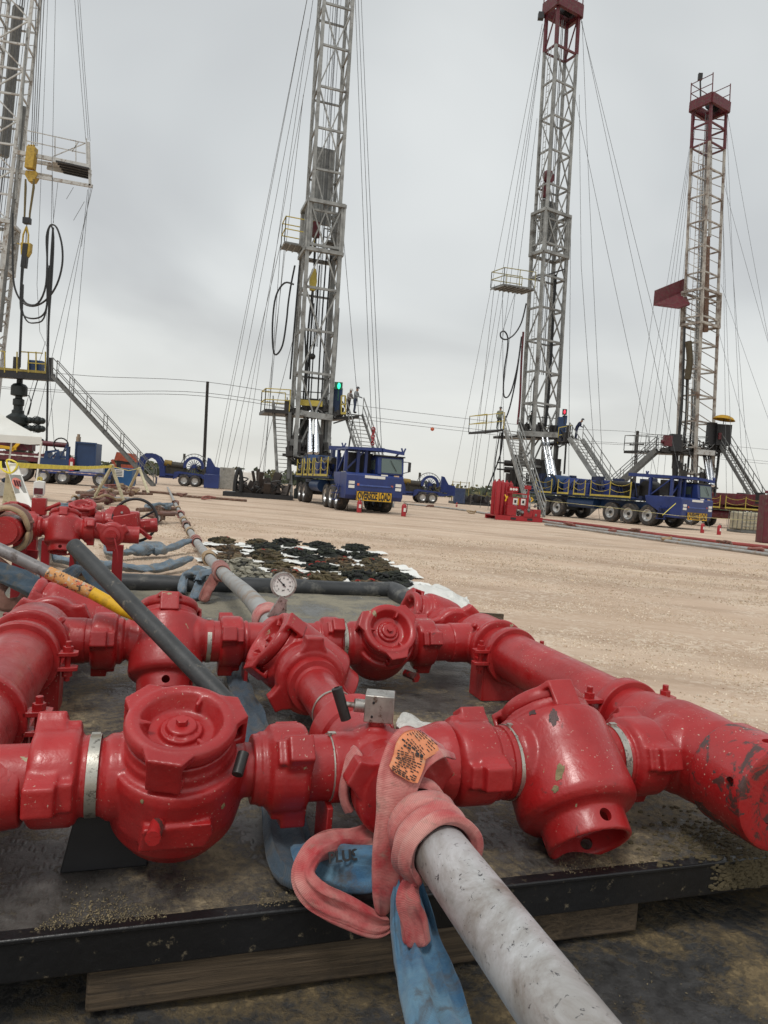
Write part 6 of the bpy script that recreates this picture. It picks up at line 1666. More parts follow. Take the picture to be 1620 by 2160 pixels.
# ---------------- right rig mast
m3, P, L, X3, Y3, B3 = mast('rig_mast', 'tall grey galvanised lattice mast with dark red crown right of the centre rig', (1133, 985), (1187, 30), 46.5, TH3, 1.95, 1.15, 1.75, 1.05, 0.56, GALV, crown=0.085, crown_mat=DRED)
crown_block(m3, P, L, 1.75, 1.05, DRED)
m = MB(); m.box(gy(1141, 34, 46.5), (0.35, 0.3, 0.4)); m.beam(gy(1141, 34, 46.5), gy(1152, 32, 46.5), 0.08); m.build('crown_lamp', BLACKMET, m3)
m = MB(); m.add([P(L * 0.50, -1, 0.4, 1.1, 1), P(L * 0.50, 1, 0.4, 1.1, 1), P(L * 0.595, 1, 0.4, 1.1, 1), P(L * 0.595, -1, 0.4, 1.1, 1), P(L * 0.50, -1, 0.9, 1.1, 1), P(L * 0.50, 1, 0.9, 1.1, 1), P(L * 0.595, 1, 0.9, 1.1, 1), P(L * 0.595, -1, 0.9, 1.1, 1)], [(0, 1, 2, 3), (4, 5, 6, 7), (0, 1, 5, 4), (1, 2, 6, 5), (2, 3, 7, 6), (3, 0, 4, 7)])
pn = m.build('back_panel', GALV, m3)
m = MB()
for i in range(4): m.beam(P(L * 0.50, -0.8 + 0.5 * i, 0.36, 1.1, 1), P(L * 0.595, -0.8 + 0.5 * i, 0.36, 1.1, 1), 0.05)
m.build('panel_rib', GALV, pn)
m = MB(); m.lathe([(0, -0.15), (0.36, -0.15), (0.42, -0.1), (0.42, 0.1), (0.36, 0.15), (0, 0.15)], gy(1157, 373, 46.3), Y3, 22); m.box(gy(1150, 402, 46.3), (0.4, 0.3, 0.9)); m.build('travelling_block', DRED, m3)
p_, a_, b_, d_ = platform(m3, ((1062, 598), (1128, 608)), 45.4, Y3, 1.3, 0.10, GALVD, simple('faded_rail', (0.30, 0.27, 0.12), 0.6), 1.0, 'racking_platform', 'left')
m = MB()
for i in range(8): m.beam(a_.lerp(b_, i / 7) - V((0, 0, 0.12)), a_.lerp(b_, i / 7) + d_ - V((0, 0, 0.12)), 0.07)
m.build('racking_fingers', GALV, p_)
platform(m3, ((1150, 580), (1192, 566)), 46.2, Y3, 1.0, 0.10, DSTEEL, GALVD, 0, 'racking_platform', 'right')
ptube('stand_pipe', [(1104, 700), (1100, 760), (1097, 840), (1092, 895)], 46, 0.07, DRED, m3, 8)
ptube('rotary_hose', [(1110, 640), (1100, 680), (1085, 705), (1068, 716), (1057, 712), (1056, 702), (1064, 699), (1071, 712), (1070, 740), (1064, 780), (1062, 830), (1070, 838), (1080, 820), (1092, 770), (1100, 710)], 45.6, 0.05, HOSE, m3, 6)
for pts, r_ in (([(1142, 610), (1138, 700), (1128, 800), (1122, 900)], 0.06), ([(1172, 580), (1165, 700), (1158, 820), (1150, 900)], 0.10), ([(1098, 730), (1088, 800), (1075, 860), (1062, 900), (1055, 960), (1022, 1045)], 0.05), ([(1058, 912), (1055, 960), (1055, 1020)], 0.04), ([(1055, 912), (1045, 970), (1040, 1035)], 0.04)):
    ptube('standing_pipe', pts, 46.6, r_, HOSE, m3, 6)
ptube('side_rail', [(1186, 640), (1184, 760), (1180, 860)], 46, 0.07, GALVD, m3, 6)
for x0, x1 in ((1143, 1160), (1153, 1170)):
    m = MB(); a, b = gy(x0, 918, 46), gy(x1, 1008, 44); c = a.lerp(b, 0.62); m.cyl(a, c, 0.11, n=12); m.cyl(c, b, 0.16, n=12); m.build('hydraulic_ram', CHROME, m3)
wires(m3, [(1144, 50, 957, 1005, 46.5, 70), (1146, 60, 985, 1015, 46.5, 60), (1140, 110, 1000, 1015, 46.5, 58), (1148, 50, 1018, 1030, 46.5, 50), (1133, 250, 1035, 1030, 46.5, 47), (1043, 600, 1000, 985, 46, 55), (1060, 605, 1062, 880, 46, 46.5), (1092, 600, 1060, 700, 46, 45.6),
            (1226, 40, 1436, 1005, 46.5, 44), (1213, 205, 1385, 1000, 46.5, 44), (1228, 45, 1250, 560, 46.5, 45), (1250, 560, 1272, 990, 45, 44), (1222, 200, 1226, 560, 46.5, 45), (1226, 560, 1254, 950, 45, 44), (1204, 480, 1200, 980, 46.5, 46), (1226, 45, 1470, 1010, 46.5, 42)], 46.5)
f3 = thing('rig_floor', 'raised work floor of the right rig with a person on its yellow railed corner', 'rig floor', V((B3.x, B3.y, 0)), TH3, 'raised rig floors')
platform(f3, ((1090, 918), (1180, 922)), 45.8, Y3, 2.4, 0.16, DSTEEL, YEL, 0)
m = MB(); m.beam(gy(1100, 914, 45.2), gy(1176, 918, 45.2), 0.22, 0.32); m.build('floor_beam', GALV, f3)
platform(f3, ((1024, 910), (1062, 905)), 45.6, Y3, 1.8, 0.14, DSTEEL, YEL, 1.05, 'side_platform', 'left')
platform(f3, ((1176, 935), (1205, 930)), 45.6, Y3, 1.5, 0.14, DSTEEL, YEL, 1.0, 'side_platform', 'right')
m = MB(); m.beam(gy(1176, 945, 45.6), gy(1212, 925, 45.6), 0.07); m.beam(gy(1194, 935, 45.8), gy(1190, 1000, 45.8), 0.10); m.beam(gy(1177, 940, 45.8), gy(1172, 1000, 45.8), 0.10); m.build('platform_brace', DSTEEL, f3)
m = MB(); m.box(gy(1184, 905, 45.9), (0.5, 0.4, 1.5)); m.box(gy(1191, 885, 45.9), (0.25, 0.3, 0.5)); m.build('driller_console', BLUE2, f3)
m = MB()
for y_ in (878, 894): m.beam(gy(1112, y_, 47), gy(1176, y_ + 5, 47), 0.05)
for x_ in (1112, 1128, 1144, 1160, 1176): m.beam(gy(x_, 878, 47), gy(x_, 916, 47), 0.05)
m.build('guard_rail', GALVD, f3)
lt3 = thing('signal_lamp', 'lit red signal lamp on the right rig platform', 'lamp', gy(1191, 880, 45.7), TH3)
m = MB(); m.box(gy(1191, 869, 45.7), (0.26, 0.15, 0.36)); m.beam(gy(1191, 875, 45.7), gy(1190, 895, 45.7), 0.05); m.build('housing', BLACKMET, lt3)
m = MB(); m.sphere(gy(1191, 869, 45.58), 0.07, 10, (1, 0.6, 2)); m.build('lens', glow('red_glow', (0.8, 0.04, 0.08), 1.0), lt3)
m = MB()
for x_ in (1100, 1172): m.beam(gy(x_, 918, 46), gy(x_ - 2, 1030, 46), 0.18)
m.beam(gy(1100, 975, 46), gy(1170, 983, 46), 0.2, 0.3); m.beam(gy(1106, 970, 46), gy(1140, 922, 46), 0.10)
sb3 = thing('substructure', 'grey iron base of the right rig behind the red skid', 'substructure', V((B3.x, B3.y, 0)), TH3, 'rig bases')
m.build('base_frame', GALVD, sb3)
m = MB()
for z_, w_ in ((978, 0.6), (992, 0.6)): 
    c = gy(1083, z_, 47); m.cyl(c - V((w_, 0, 0)), c + V((w_, 0, 0)), 0.2, n=10); m.cyl(c - V((w_ + 0.5, 0, 0)), c - V((w_, 0, 0)), 0.05, n=8)
m.cyl(gy(1090, 1040, 47), gy(1090, 960, 47), 0.25, n=12); m.build('valve_stack', DSTEEL, sb3)
clutter(f3, 1098, 1178, 890, 916, 46.3, 34, 13, GREASY, 'floor_machinery', 0.4)
clutter(f3, 1176, 1204, 895, 932, 45.9, 12, 14, GREASY, 'control_gear', 0.3)
clutter(sb3, 1078, 1176, 965, 1035, 46.2, 50, 16, GREASY, 'base_gear', 0.7)
stairs('steel_stairs', 'broad grey steel stairs running down behind the red hydraulic skid', gy(1078, 908, 45.4), gz(1133, 1090), X3, 1.05, 26, GALV, 0.85, stringer=0.30)
stairs('steel_stairs', 'grey steel stairs with a person at the top, behind the right blue truck', gy(1214, 925, 45.6), gy(1290, 1040, 44.0), X3, 1.15, 24, GALV, 0.95, stringer=0.30)
person('person in a pale green jacket standing on the left platform of the right rig', gy(1052, 906, 46.2), R(150), 1.45, (0.19, 0.20, 0.15), (0.06, 0.065, 0.06), (0.05, 0.05, 0.045), 0.05, 'down')
person('person in dark blue coveralls leaning on the right rig stair rail', gy(1214, 928, 45.9), R(60), 1.45, (0.012, 0.018, 0.05), (0.02, 0.025, 0.06), (0.04, 0.04, 0.05), 0.55, 'fwd')
person('person in dark clothing half hidden inside the right rig mast', gy(1119, 914, 46.9), R(-20), 1.45, (0.03, 0.035, 0.03), (0.02, 0.02, 0.02), (0.03, 0.06, 0.04), 0.1, 'fwd')

# ---------------- far right rig (white and rust)
TH4 = R(33)
WR = simple('rust_streaked_white_steel', (0.42, 0.40, 0.36), 0.6, 0, 0.15, 1.0, dirt=(0.13, 0.08, 0.055), dirtamt=0.55, dscale=1.2)
m4, P, L, X4, Y4, B4 = mast('rig_mast', 'white and rust streaked mast with dark red crown at the far right', (1463, 1000), (1497, 232), 55.5, TH4, 2.15, 1.6, 1.95, 1.5, 0.50, WR, crown=0.105, crown_mat=DRED, style='Y', step=1.9)
crown_block(m4, P, L, 1.95, 1.5, DRED)
m = MB(); m.beam(gy(1478, 215, 55.5), gy(1477, 165, 55.5), 0.09); m.box(gy(1477, 162, 55.5), (0.3, 0.2, 0.5)); m.build('crown_lamp', DSTEEL, m4)
m = MB(); a, b = gy(1379, 645, 54.5), gy(1443, 618, 56.0)
up = V((0, 0, 1.15))
m.add([a, b, b + up, a + up, a + Y4 * 0.05, b + Y4 * 0.05, b + up + Y4 * 0.05, a + up + Y4 * 0.05], [(0, 1, 2, 3), (4, 5, 6, 7), (0, 1, 5, 4), (1, 2, 6, 5), (2, 3, 7, 6), (3, 0, 4, 7)])
a2, b2 = gy(1432, 652, 54.0), gy(1455, 644, 55)
m.add([a, a2, b2, b, a + V((0, 0, .12)), a2 + V((0, 0, .12)), b2 + V((0, 0, .12)), b + V((0, 0, .12))], [(0, 1, 2, 3), (4, 5, 6, 7), (0, 1, 5, 4), (1, 2, 6, 5), (2, 3, 7, 6), (3, 0, 4, 7)])
rp = m.build('racking_platform', DRED, m4)
ptube('stand_pipe', [(1492, 500), (1490, 600), (1488, 700)], 55.6, 0.22, RUST, m4, 8)
ptube('stand_pipe', [(1477, 640), (1470, 800), (1462, 1000)], 55.5, 0.20, WHITEM, m4, 8)
ptube('stand_pipe', [(1499, 290), (1497, 500)], 55.9, 0.13, WHITEM, m4, 8)
ptube('travelling_block', [(1452, 720), (1455, 760), (1450, 800)], 54.6, 0.24, simple('grimy_yellow', (0.06, 0.045, 0.02), 0.6), m4, 10)
for pts, r_ in (([(1444, 690), (1442, 760), (1438, 860), (1430, 950)], 0.09), ([(1450, 800), (1448, 880), (1440, 950), (1438, 1000)], 0.12), ([(1460, 820), (1458, 900), (1450, 1000)], 0.08), ([(1440, 820), (1432, 900), (1428, 960)], 0.05), ([(1517, 950), (1512, 1000), (1505, 1040)], 0.10)):
    ptube('standing_pipe', pts, 55.0, r_, HOSE, m4, 6)
for x0, x1 in ((1485, 1497), (1495, 1504)):
    m = MB(); a, b = gy(x0, 955, 55), gy(x1, 1025, 53); m.cyl(a, b, 0.14, n=10); m.build('hydraulic_ram', CHROME, m4)
m = MB()
for s_ in (-1, 1): m.beam(gy(1481 - 3 * s_, 350, 55.0), gy(1463 - 3 * s_, 1000, 55.0), 0.04)
for i in range(90): m.beam(gy(1478, 350, 55.0).lerp(gy(1460, 1000, 55.0), i / 90), gy(1484, 350, 55.0).lerp(gy(1466, 1000, 55.0), i / 90), 0.03)
m.build('ladder', GALVD, m4)
wires(m4, [(1469, 225, 1342, 985, 55.5, 66), (1468, 230, 1358, 990, 55.5, 62), (1467, 240, 1372, 1000, 55.5, 60), (1466, 270, 1386, 1000, 55.5, 60), (1465, 330, 1400, 1005, 55.5, 58), (1460, 420, 1432, 960, 55.5, 56), (1382, 620, 1330, 980, 54.5, 60),
            (1533, 230, 1648, 860, 55.5, 48), (1532, 235, 1566, 990, 55.5, 50), (1525, 380, 1640, 790, 55.5, 50), (1523, 385, 1545, 1000, 55.5, 52), (1521, 600, 1665, 1000, 55.5, 45), (1525, 400, 1532, 1000, 55.5, 53), (1516, 700, 1600, 1000, 55.5, 48), (1528, 330, 1580, 1000, 55.5, 50)], 55.5)
f4 = thing('rig_floor', 'dark work floor of the far right rig with stairs on both sides', 'rig floor', V((B4.x, B4.y, 0)), TH4, 'raised rig floors')
platform(f4, ((1384, 950), (1520, 956)), 54.6, Y4, 3.0, 0.22, DSTEEL, GALVD, 1.2)
m = MB(); m.beam(gy(1470, 953, 54.3), gy(1507, 956, 54.3), 0.22, 0.38); m.build('floor_beam', WHITEM, f4)
m = MB(); m.box(gy(1424, 934, 54.5), (0.8, 0.5, 1.3)); m.box(gy(1500, 915, 54.8), (0.6, 0.5, 1.7)); m.box(gy(1523, 918, 54.6), (1.1, 0.7, 1.6)); m.build('floor_machinery', BLACKMET, f4)
m = MB(); m.box(gy(1408, 930, 54.4), (0.6, 0.4, 0.8)); m.cyl(gy(1395, 932, 54.4), gy(1410, 930, 54.4), 0.16, n=10); m.box(gy(1518, 920, 54.2), (0.2, 0.2, 0.5)); m.build('red_winch', DRED, f4)
m = MB(); m.cyl(gy(1424, 955, 55), gy(1424, 1010, 55), 0.22, n=12); m.box(gy(1426, 980, 55), (0.5, 0.4, 0.6)); m.build('wellhead_riser', BLACKMET, f4)
clutter(f4, 1392, 1528, 925, 953, 54.9, 46, 23, GREASY, 'rig_gear', 0.5)
sb4 = thing('substructure', 'rusty base frame of the far right rig behind the right truck', 'substructure', V((B4.x, B4.y, 0)), TH4, 'rig bases')
m = MB()
for x_ in (1438, 1470, 1505): m.beam(gy(x_, 955, 55), V((gy(x_, 1000, 55).x, 55, 0)), 0.22)
m.beam(gy(1440, 1020, 55), gy(1505, 1026, 55), 0.2, 0.3)
m.build('base_frame', WR, sb4)
clutter(sb4, 1432, 1512, 975, 1030, 54.6, 30, 24, GREASY, 'base_gear', 0.6)
# yellow umbrella
um = thing('sun_umbrella', 'golden yellow sun umbrella over the driller place of the far right rig', 'umbrella', gy(1520, 905, 54.0), 0)
uc_ = gy(1529, 877, 54.0)
m = MB(); m.lathe([(0.80, -0.32), (0.80, -0.30), (0.62, -0.12), (0.35, 0.0), (0, 0.05), (0, 0.03), (0.35, -0.03), (0.62, -0.15)], uc_, (0.13, 0, 1), 16, closed=False); m.build('canopy', simple('ochre_canvas', (0.42, 0.24, 0.015), 0.8), um)
m = MB(); m.cyl(uc_, gy(1522, 912, 54.0), 0.03, n=6); m.build('pole', DSTEEL, um)
stairs('steel_stairs', 'white sided steel stairs going down to the left from the far right rig floor', gy(1385, 950, 54.6), gy(1290, 1035, 52.5), V((0.5, 0.85, 0)), 1.0, 20, GALVD, 1.0, stringer=0.42)
stairs('steel_stairs', 'dark steel stairs going down to the right behind the dark red truck', gy(1528, 942, 54.6), gy(1590, 1045, 50.0), X4, 1.1, 22, GALVD, 1.0, stringer=0.30)

# ---------------- left rig (white mast mostly outside the picture)
TH1 = R(10)
m1, P, L, X1, Y1, B1 = mast('rig_mast', 'white lattice mast leaning in at the left edge of the picture', (-62, 920), (62, -160), 44.0, TH1, 2.1, 1.5, 1.75, 1.3, 0.42, WHITEM, style='Z', step=1.5)
crown_block(m1, P, L, 1.75, 1.3, WHITEM, False)
ptube('stand_pipe', [(58, 60), (45, 240), (33, 420)], 43.2, 0.06, GALV, m1, 6)
ptube('stand_pipe', [(52, 225), (40, 330), (20, 500), (0, 700)], 43.4, 0.10, GALVD, m1, 6)
ptube('back_panel', [(38, 15), (8, 330)], 44.6, 0.35, simple('panel_grey', (0.20, 0.20, 0.19), 0.6), m1, 4)  # panel behind the mast in a plain mid grey
for x_ in (66, 70, 74, 78): ptube('drill_line', [(x_ + 14 + (x_ - 66) * 0.5, -100), (x_, 308)], 42.6, 0.025, WIRE, m1, 4)
# monkey board
mbp = MB()
def Q(x, y, Y=42.5): return gy(x, y, Y)
mbp.beam(Q(32, 320), Q(190, 352), 0.16, 0.22); mbp.beam(Q(75, 372), Q(195, 393), 0.12, 0.18); mbp.beam(Q(100, 352, 43.5), Q(192, 372, 43.5), 0.12, 0.3); mbp.beam(Q(187, 300), Q(190, 392), 0.12)
mbp.beam(Q(182, 292, 43.6), Q(184, 352, 43.6), 0.07)
mbp.beam(Q(36, 334, 43.4), Q(192, 362, 43.4), 0.14, 0.2); mbp.beam(Q(30, 360, 43.4), Q(110, 374, 43.4), 0.12, 0.22); mbp.add([Q(110, 336, 42.4), Q(190, 352, 42.4), Q(192, 362, 43.4), Q(112, 346, 43.4), Q(110, 341, 42.4), Q(190, 357, 42.4), Q(192, 367, 43.4), Q(112, 351, 43.4)], [(0, 1, 2, 3), (4, 5, 6, 7), (0, 1, 5, 4), (1, 2, 6, 5), (2, 3, 7, 6), (3, 0, 4, 7)])
board = mbp.build('racking_platform', WHITEM, m1)
mbp = MB()
for k_ in range(5): mbp.beam(Q(118 + 4 * k_, 340 + 6 * k_, 42.3 + 0.2 * k_), Q(188, 356 + 5 * k_, 42.3 + 0.2 * k_), 0.09, 0.10)
mbp.build('racking_fingers', DSTEEL, board)
mbp = MB()
for y_ in (0, 22): mbp.beam(Q(56, 275 + y_), Q(180, 302 + y_), 0.045)
for x_, y_ in ((56, 275), (116, 290), (160, 297)): mbp.beam(Q(x_, y_), Q(x_, y_ + 52), 0.045)
mbp.beam(Q(112, 330), Q(180, 302), 0.045); mbp.beam(Q(152, 320), Q(165, 300), 0.045)
mbp.build('guard_rail', WHITEM, board)
# travelling block, bails and elevator
tbk = thing('travelling_block', 'yellow travelling block hanging on steel lines at the left rig with its hook and tongs', 'pulley block', gy(55, 600, 42.4), TH1)
m = MB(); m.box(Q(66, 334, 42.4), (0.52, 0.4, 1.25), Matrix.Rotation(R(3), 3, 'Y')); 
for k_ in (-1, 0, 1): m.cyl(Q(66 + 5 * k_, 310, 42.4) - V((0.03, 0, 0)), Q(66 + 5 * k_, 310, 42.4) + V((0.04, 0, 0)), 0.14, n=14)
m.prism([(-0.36, 0.1), (-0.30, 0.35), (0.30, 0.35), (0.40, 0.1), (0.2, -0.28), (-0.1, -0.30)], Q(64, 372, 42.4), V((1, 0, 0)), ZZ, V((0, 0.4, 0)))
m.build('block_body', simple('worn_yellow', (0.42, 0.27, 0.035), 0.5, dirt=(0.05, 0.04, 0.02), dirtamt=0.2), tbk, bevel=0.03)
m = MB()
for xa, xb in ((54, 51), (71, 62)): m.tube([Q(xa, 378, 42.4), Q(xa, 395, 42.4), Q(xb + 1, 450, 42.4), Q(xb, 470, 42.4)], [0.05, 0.07, 0.055, 0.05], 6)
m.build('bails', simple('grimy_bail', (0.12, 0.09, 0.03), 0.6), tbk)
m = MB(); m.beam(Q(57, 466, 42.5), Q(53, 540, 42.5), 0.05); m.box(Q(57, 466, 42.4), (0.42, 0.3, 0.36)); m.box(Q(53, 540, 42.4), (0.3, 0.3, 1.4), Matrix.Rotation(R(3), 3, 'Y')); m.build('elevator', BLACKMET, tbk, bevel=0.04)
m = MB(); m.tube([Q(56, 478, 42.4), Q(49, 495, 42.4), Q(47, 520, 42.4)], 0.05, 6); m.tube([Q(56, 478, 42.4), Q(60, 495, 42.4), Q(59, 520, 42.4)], 0.05, 6); m.prism([(-0.28, 0.15), (-0.3, 0.5), (0.28, 0.5), (0.26, 0.0), (0.1, -0.3), (-0.25, -0.2)], Q(53, 530, 42.3), V((1, 0, 0)), ZZ, V((0, 0.3, 0))); m.beam(Q(36, 513), Q(64, 522), 0.05); m.build('hook', simple('worn_yellow_hook', (0.42, 0.29, 0.04), 0.5), tbk)
# hoses
hz_ = thing('hose_loops', 'looped black rubber hoses hanging from the board of the left rig', 'hoses', gy(90, 660, 42.0), TH1)
for pts, r_ in (([(50, 550), (46, 600), (44, 620), (56, 640), (80, 640), (97, 600), (100, 520), (103, 482), (112, 474), (122, 485), (131, 520), (131, 560), (120, 600), (100, 630), (75, 645), (50, 640), (32, 610), (27, 560), (27, 450)], 0.055),
                ([(46, 560), (43, 640), (50, 665), (70, 672), (90, 665), (99, 640), (100, 560), (98, 500), (107, 476), (113, 500), (110, 580), (103, 680), (99, 790)], 0.05),
                ([(48, 560), (45, 640), (56, 676), (75, 681), (92, 672), (101, 630), (104, 560)], 0.045), ([(112, 480), (106, 580), (102, 700), (100, 850), (98, 960)], 0.06), ([(48, 600), (44, 700), (41, 775)], 0.07)):
    ptube('hose', pts, 42.0, r_, HOSE, hz_, 6)
wires(m1, [(153, -60, 181, 295, 42.5, 42.5), (160, -60, 186, 295, 42.5, 42.5), (164, -60, 190, 298, 42.5, 42.5), (118, -60, 108, 480, 42.5, 42.2), (103, -60, 78, 600, 42.5, 42.2), (20, -60, -10, 200, 44, 44), (78, 600, 84, 700, 42.2, 42.2), (84, 700, 98, 730, 42.2, 42), (110, 352, 113, 470, 42.5, 42), (122, 385, 112, 470, 42.5, 42),
            (195, 395, 100, 790, 42.5, 44), (192, 395, 110, 850, 42.5, 40), (188, 395, 140, 950, 42.5, 40), (185, 400, 172, 520, 42.5, 42.5), (140, 420, 155, 395, 42.3, 42.3), (155, 465, 178, 425, 42.3, 42.3), (98, 560, 100, 960, 42, 42), (100, 720, 116, 960, 42, 40), (96, 720, 40, 900, 42, 44)], 42.5)
f1 = thing('rig_floor', 'dark rig floor with yellow rails at the left edge above the wellhead', 'rig floor', V((gy(0, 790, 43).x, 43, 0)), TH1, 'raised rig floors')
m = MB(); m.beam(Q(-60, 784, 42.6), Q(112, 796, 42.6), 0.6, 0.45); m.build('floor_deck', BLACKMET, f1)
m = MB(); m.beam(Q(-60, 772, 42.3), Q(100, 786, 42.3), 0.05, 0.14); m.build('toe_board', simple('grimy_yellow_edge', (0.25, 0.19, 0.04), 0.6), f1)
m = MB()
for (xa, ya, xb, yb_) in ((0, 740, 12, 742), (45, 742, 90, 745), (58, 765, 96, 768)): m.beam(Q(xa, ya, 42.3), Q(xb, yb_, 42.3), 0.06)
for x_ in (10, 36, 60, 76, 96): m.beam(Q(x_, 742, 42.3), Q(x_, 786, 42.3), 0.06)
m.build('guard_rail', simple('rail_yellow_dull', (0.38, 0.30, 0.06), 0.6), f1)
m = MB(); m.box(Q(76, 772, 42.6), (0.85, 0.4, 0.62)); m.build('tool_box', BLUE2, f1)
m = MB(); m.box(Q(35, 766, 42.6), (0.28, 0.3, 0.7)); m.beam(Q(106, 755, 42.5), Q(106, 790, 42.5), 0.25); m.build('floor_post', DSTEEL, f1)
stairs('steel_stairs', 'long grey steel stairs slanting down from the left rig floor to the sawhorses', gy(114, 795, 42.0), gy(300, 998, 43.0), Y1, 0.9, 28, GALVD, 1.05, stringer=0.18)
# wellhead of the left rig
w1 = thing('blowout_preventer', 'tall dark green wellhead stack with three arms of valves behind the white tent', 'wellhead', V((gy(38, 940, 43).x, 43, 0)), 0, 'wellhead stacks')
DG = simple('very_dark_green_iron', (0.010, 0.016, 0.016), 0.5)
m = MB(); bp = V((gy(34, 940, 43).x, 43, 0))
prof = []
for (y_, hwd) in ((985, 14), (960, 14), (950, 20), (935, 20), (925, 14), (900, 14), (893, 22), (880, 22), (872, 12), (866, 12), (864, 9), (856, 9), (854, 11), (842, 11), (840, 7), (836, 7), (834, 16), (815, 16), (810, 12), (808, 6), (790, 6)):
    prof.append((hwd / FPX * 43, gy(34, y_, 43).z))
prof = [(0.45, 0), (0.45, 0.4)] + prof
m.lathe([(0, prof[0][1])] + prof + [(0, prof[-1][1])], bp, (0, 0, 1), 14); m.build('stack_body', DG, w1)
for (y0, x1, y1) in ((885, 92, 888), (902, 92, 905), (928, 90, 932)):
    m = MB(); a, b = Q(34, y0, 43), Q(x1, y1, 43); m.cyl(a, b, 0.09, n=8)
    for t in (0.35, 0.5, 0.65, 0.8, 0.95): m.sphere(a.lerp(b, t), 0.20 if t != 0.8 else 0.26, 10)
    m.tube([a.lerp(b, 0.8) + V((0.25 * math.cos(q_ * 0.63), -0.25, 0.25 * math.sin(q_ * 0.63))) for q_ in range(10)], 0.015, 4, closed=True)
    m.build('valve_arm', DG, w1)
m = MB(); m.tube([Q(50, 832, 43), Q(62, 835, 43), Q(66, 850, 43), Q(60, 875, 43)], 0.03, 5); m.tube([Q(80, 800, 43), Q(56, 880, 43)], 0.03, 5); m.build('control_hose', HOSE, w1)
# ================================================================== THINGS ROUND THE PAD
def frame_at(x, y, th, z=0.0):
    P = gz(x, y, z); return Matrix.Translation(P) @ Matrix.Rotation(th, 4, 'Z')
def tthing(name, label, cat, T, group=None):
    e = T.to_euler(); return thing(name, label, cat, T.translation, e.z, group)
# ---- red hydraulic closing unit
TB = frame_at(1048, 1096, R(14))
hy = tthing('hydraulic_unit', 'bright red hydraulic unit with tall gas bottles by the right rig stairs', 'hydraulic unit', TB)
m = MB(TB); m.box((0.98, 0.0, 0.10), (2.1, 0.10, 0.20)); m.box((0.98, 1.1, 0.10), (2.1, 0.10, 0.20)); m.box((0.98, 0.55, 0.17), (2.1, 1.1, 0.05)); m.build('skid', DRED if False else REDFAR, hy)
m = MB(TB); m.box((0.70, -0.052, 0.09), (0.24, 0.01, 0.09)); m.box((1.45, -0.052, 0.09), (0.24, 0.01, 0.09)); m.build('fork_pocket', BLACKMET, hy)
for i, (x, y, h_) in enumerate(((0.02, 0.15, 1.62), (0.26, 0.30, 1.60), (0.50, 0.42, 1.60), (0.72, 0.50, 1.58), (0.10, 0.75, 1.6), (0.42, 0.85, 1.58))):
    m = MB(TB); m.lathe([(0, 0.2), (0.095, 0.2), (0.105, 0.26), (0.105, h_ - 0.10), (0.08, h_ - 0.03), (0.03, h_), (0.03, h_ + 0.06), (0, h_ + 0.06)], (x, y, 0), (0, 0, 1), 16); m.build('gas_bottle', REDFAR, hy)
m = MB(TB); m.box((0.95, 0.55, 0.72), (0.85, 0.6, 0.50)); m.box((0.62, 0.12, 0.42), (0.42, 0.30, 0.42)); m.box((1.35, 0.1, 0.33), (0.40, 0.35, 0.28)); m.box((1.75, 0.2, 0.36), (0.35, 0.5, 0.32)); m.beam((0.42, 0.2, 1.15), (1.45, 0.2, 1.12), 0.05); m.beam((1.4, 0.2, 0.2), (1.4, 0.2, 1.45), 0.07); m.box((1.36, 0.2, 1.42), (0.28, 0.1, 0.16))
m.build('oil_tank', REDFAR, hy, bevel=0.01)
m = MB(TB); m.box((0.72, 0.22, 1.30), (0.42, 0.08, 0.22)); gp_ = m.build('gauge_panel', REDFAR, hy)
for i in range(3):
    m = MB(TB); m.cyl((0.60 + 0.12 * i, 0.18, 1.30), (0.60 + 0.12 * i, 0.165, 1.30), 0.052, n=14); m.build('gauge', WHITE, gp_)
for x in (0.86, 1.22):
    m = MB(TB); m.box((x, 0.235, 0.80), (0.20, 0.01, 0.26)); lb = m.build('instruction_label', WHITE, hy)
    m = MB(TB); m.box((x, 0.228, 0.80), (0.10, 0.006, 0.12)); m.build('label_print', DSTEEL, lb)
m = MB(TB); m.box((0.99, 0.233, 0.80), (0.04, 0.01, 0.28)); m.build('yellow_strip', YEL2, hy)
rr = random.Random(8); m = MB(TB)
for i in range(22): 
    c = V((rr.uniform(0.75, 1.75), rr.uniform(-0.02, 0.2), rr.uniform(0.28, 0.62))); m.cyl(c, c + V((rr.uniform(-.1, .1), rr.uniform(-.1, .1), rr.uniform(-.1, .1))), rr.uniform(0.03, 0.08), n=8)
m.build('pump_group', GALVD, hy)
m = MB(TB); m.tube([(0.32, 0.12, 1.05), (0.38, 0.05, 0.92), (0.33, 0.05, 0.78), (0.42, 0.05, 1.0)], 0.03, 5); m.build('yellow_handles', YEL2, hy)
m = MB(TB); m.tube([(1.5, 0.12, 1.02), (1.58, 0.08, 0.92), (1.5, 0.08, 0.84)], 0.03, 5); m.build('yellow_handles', YEL2, hy)
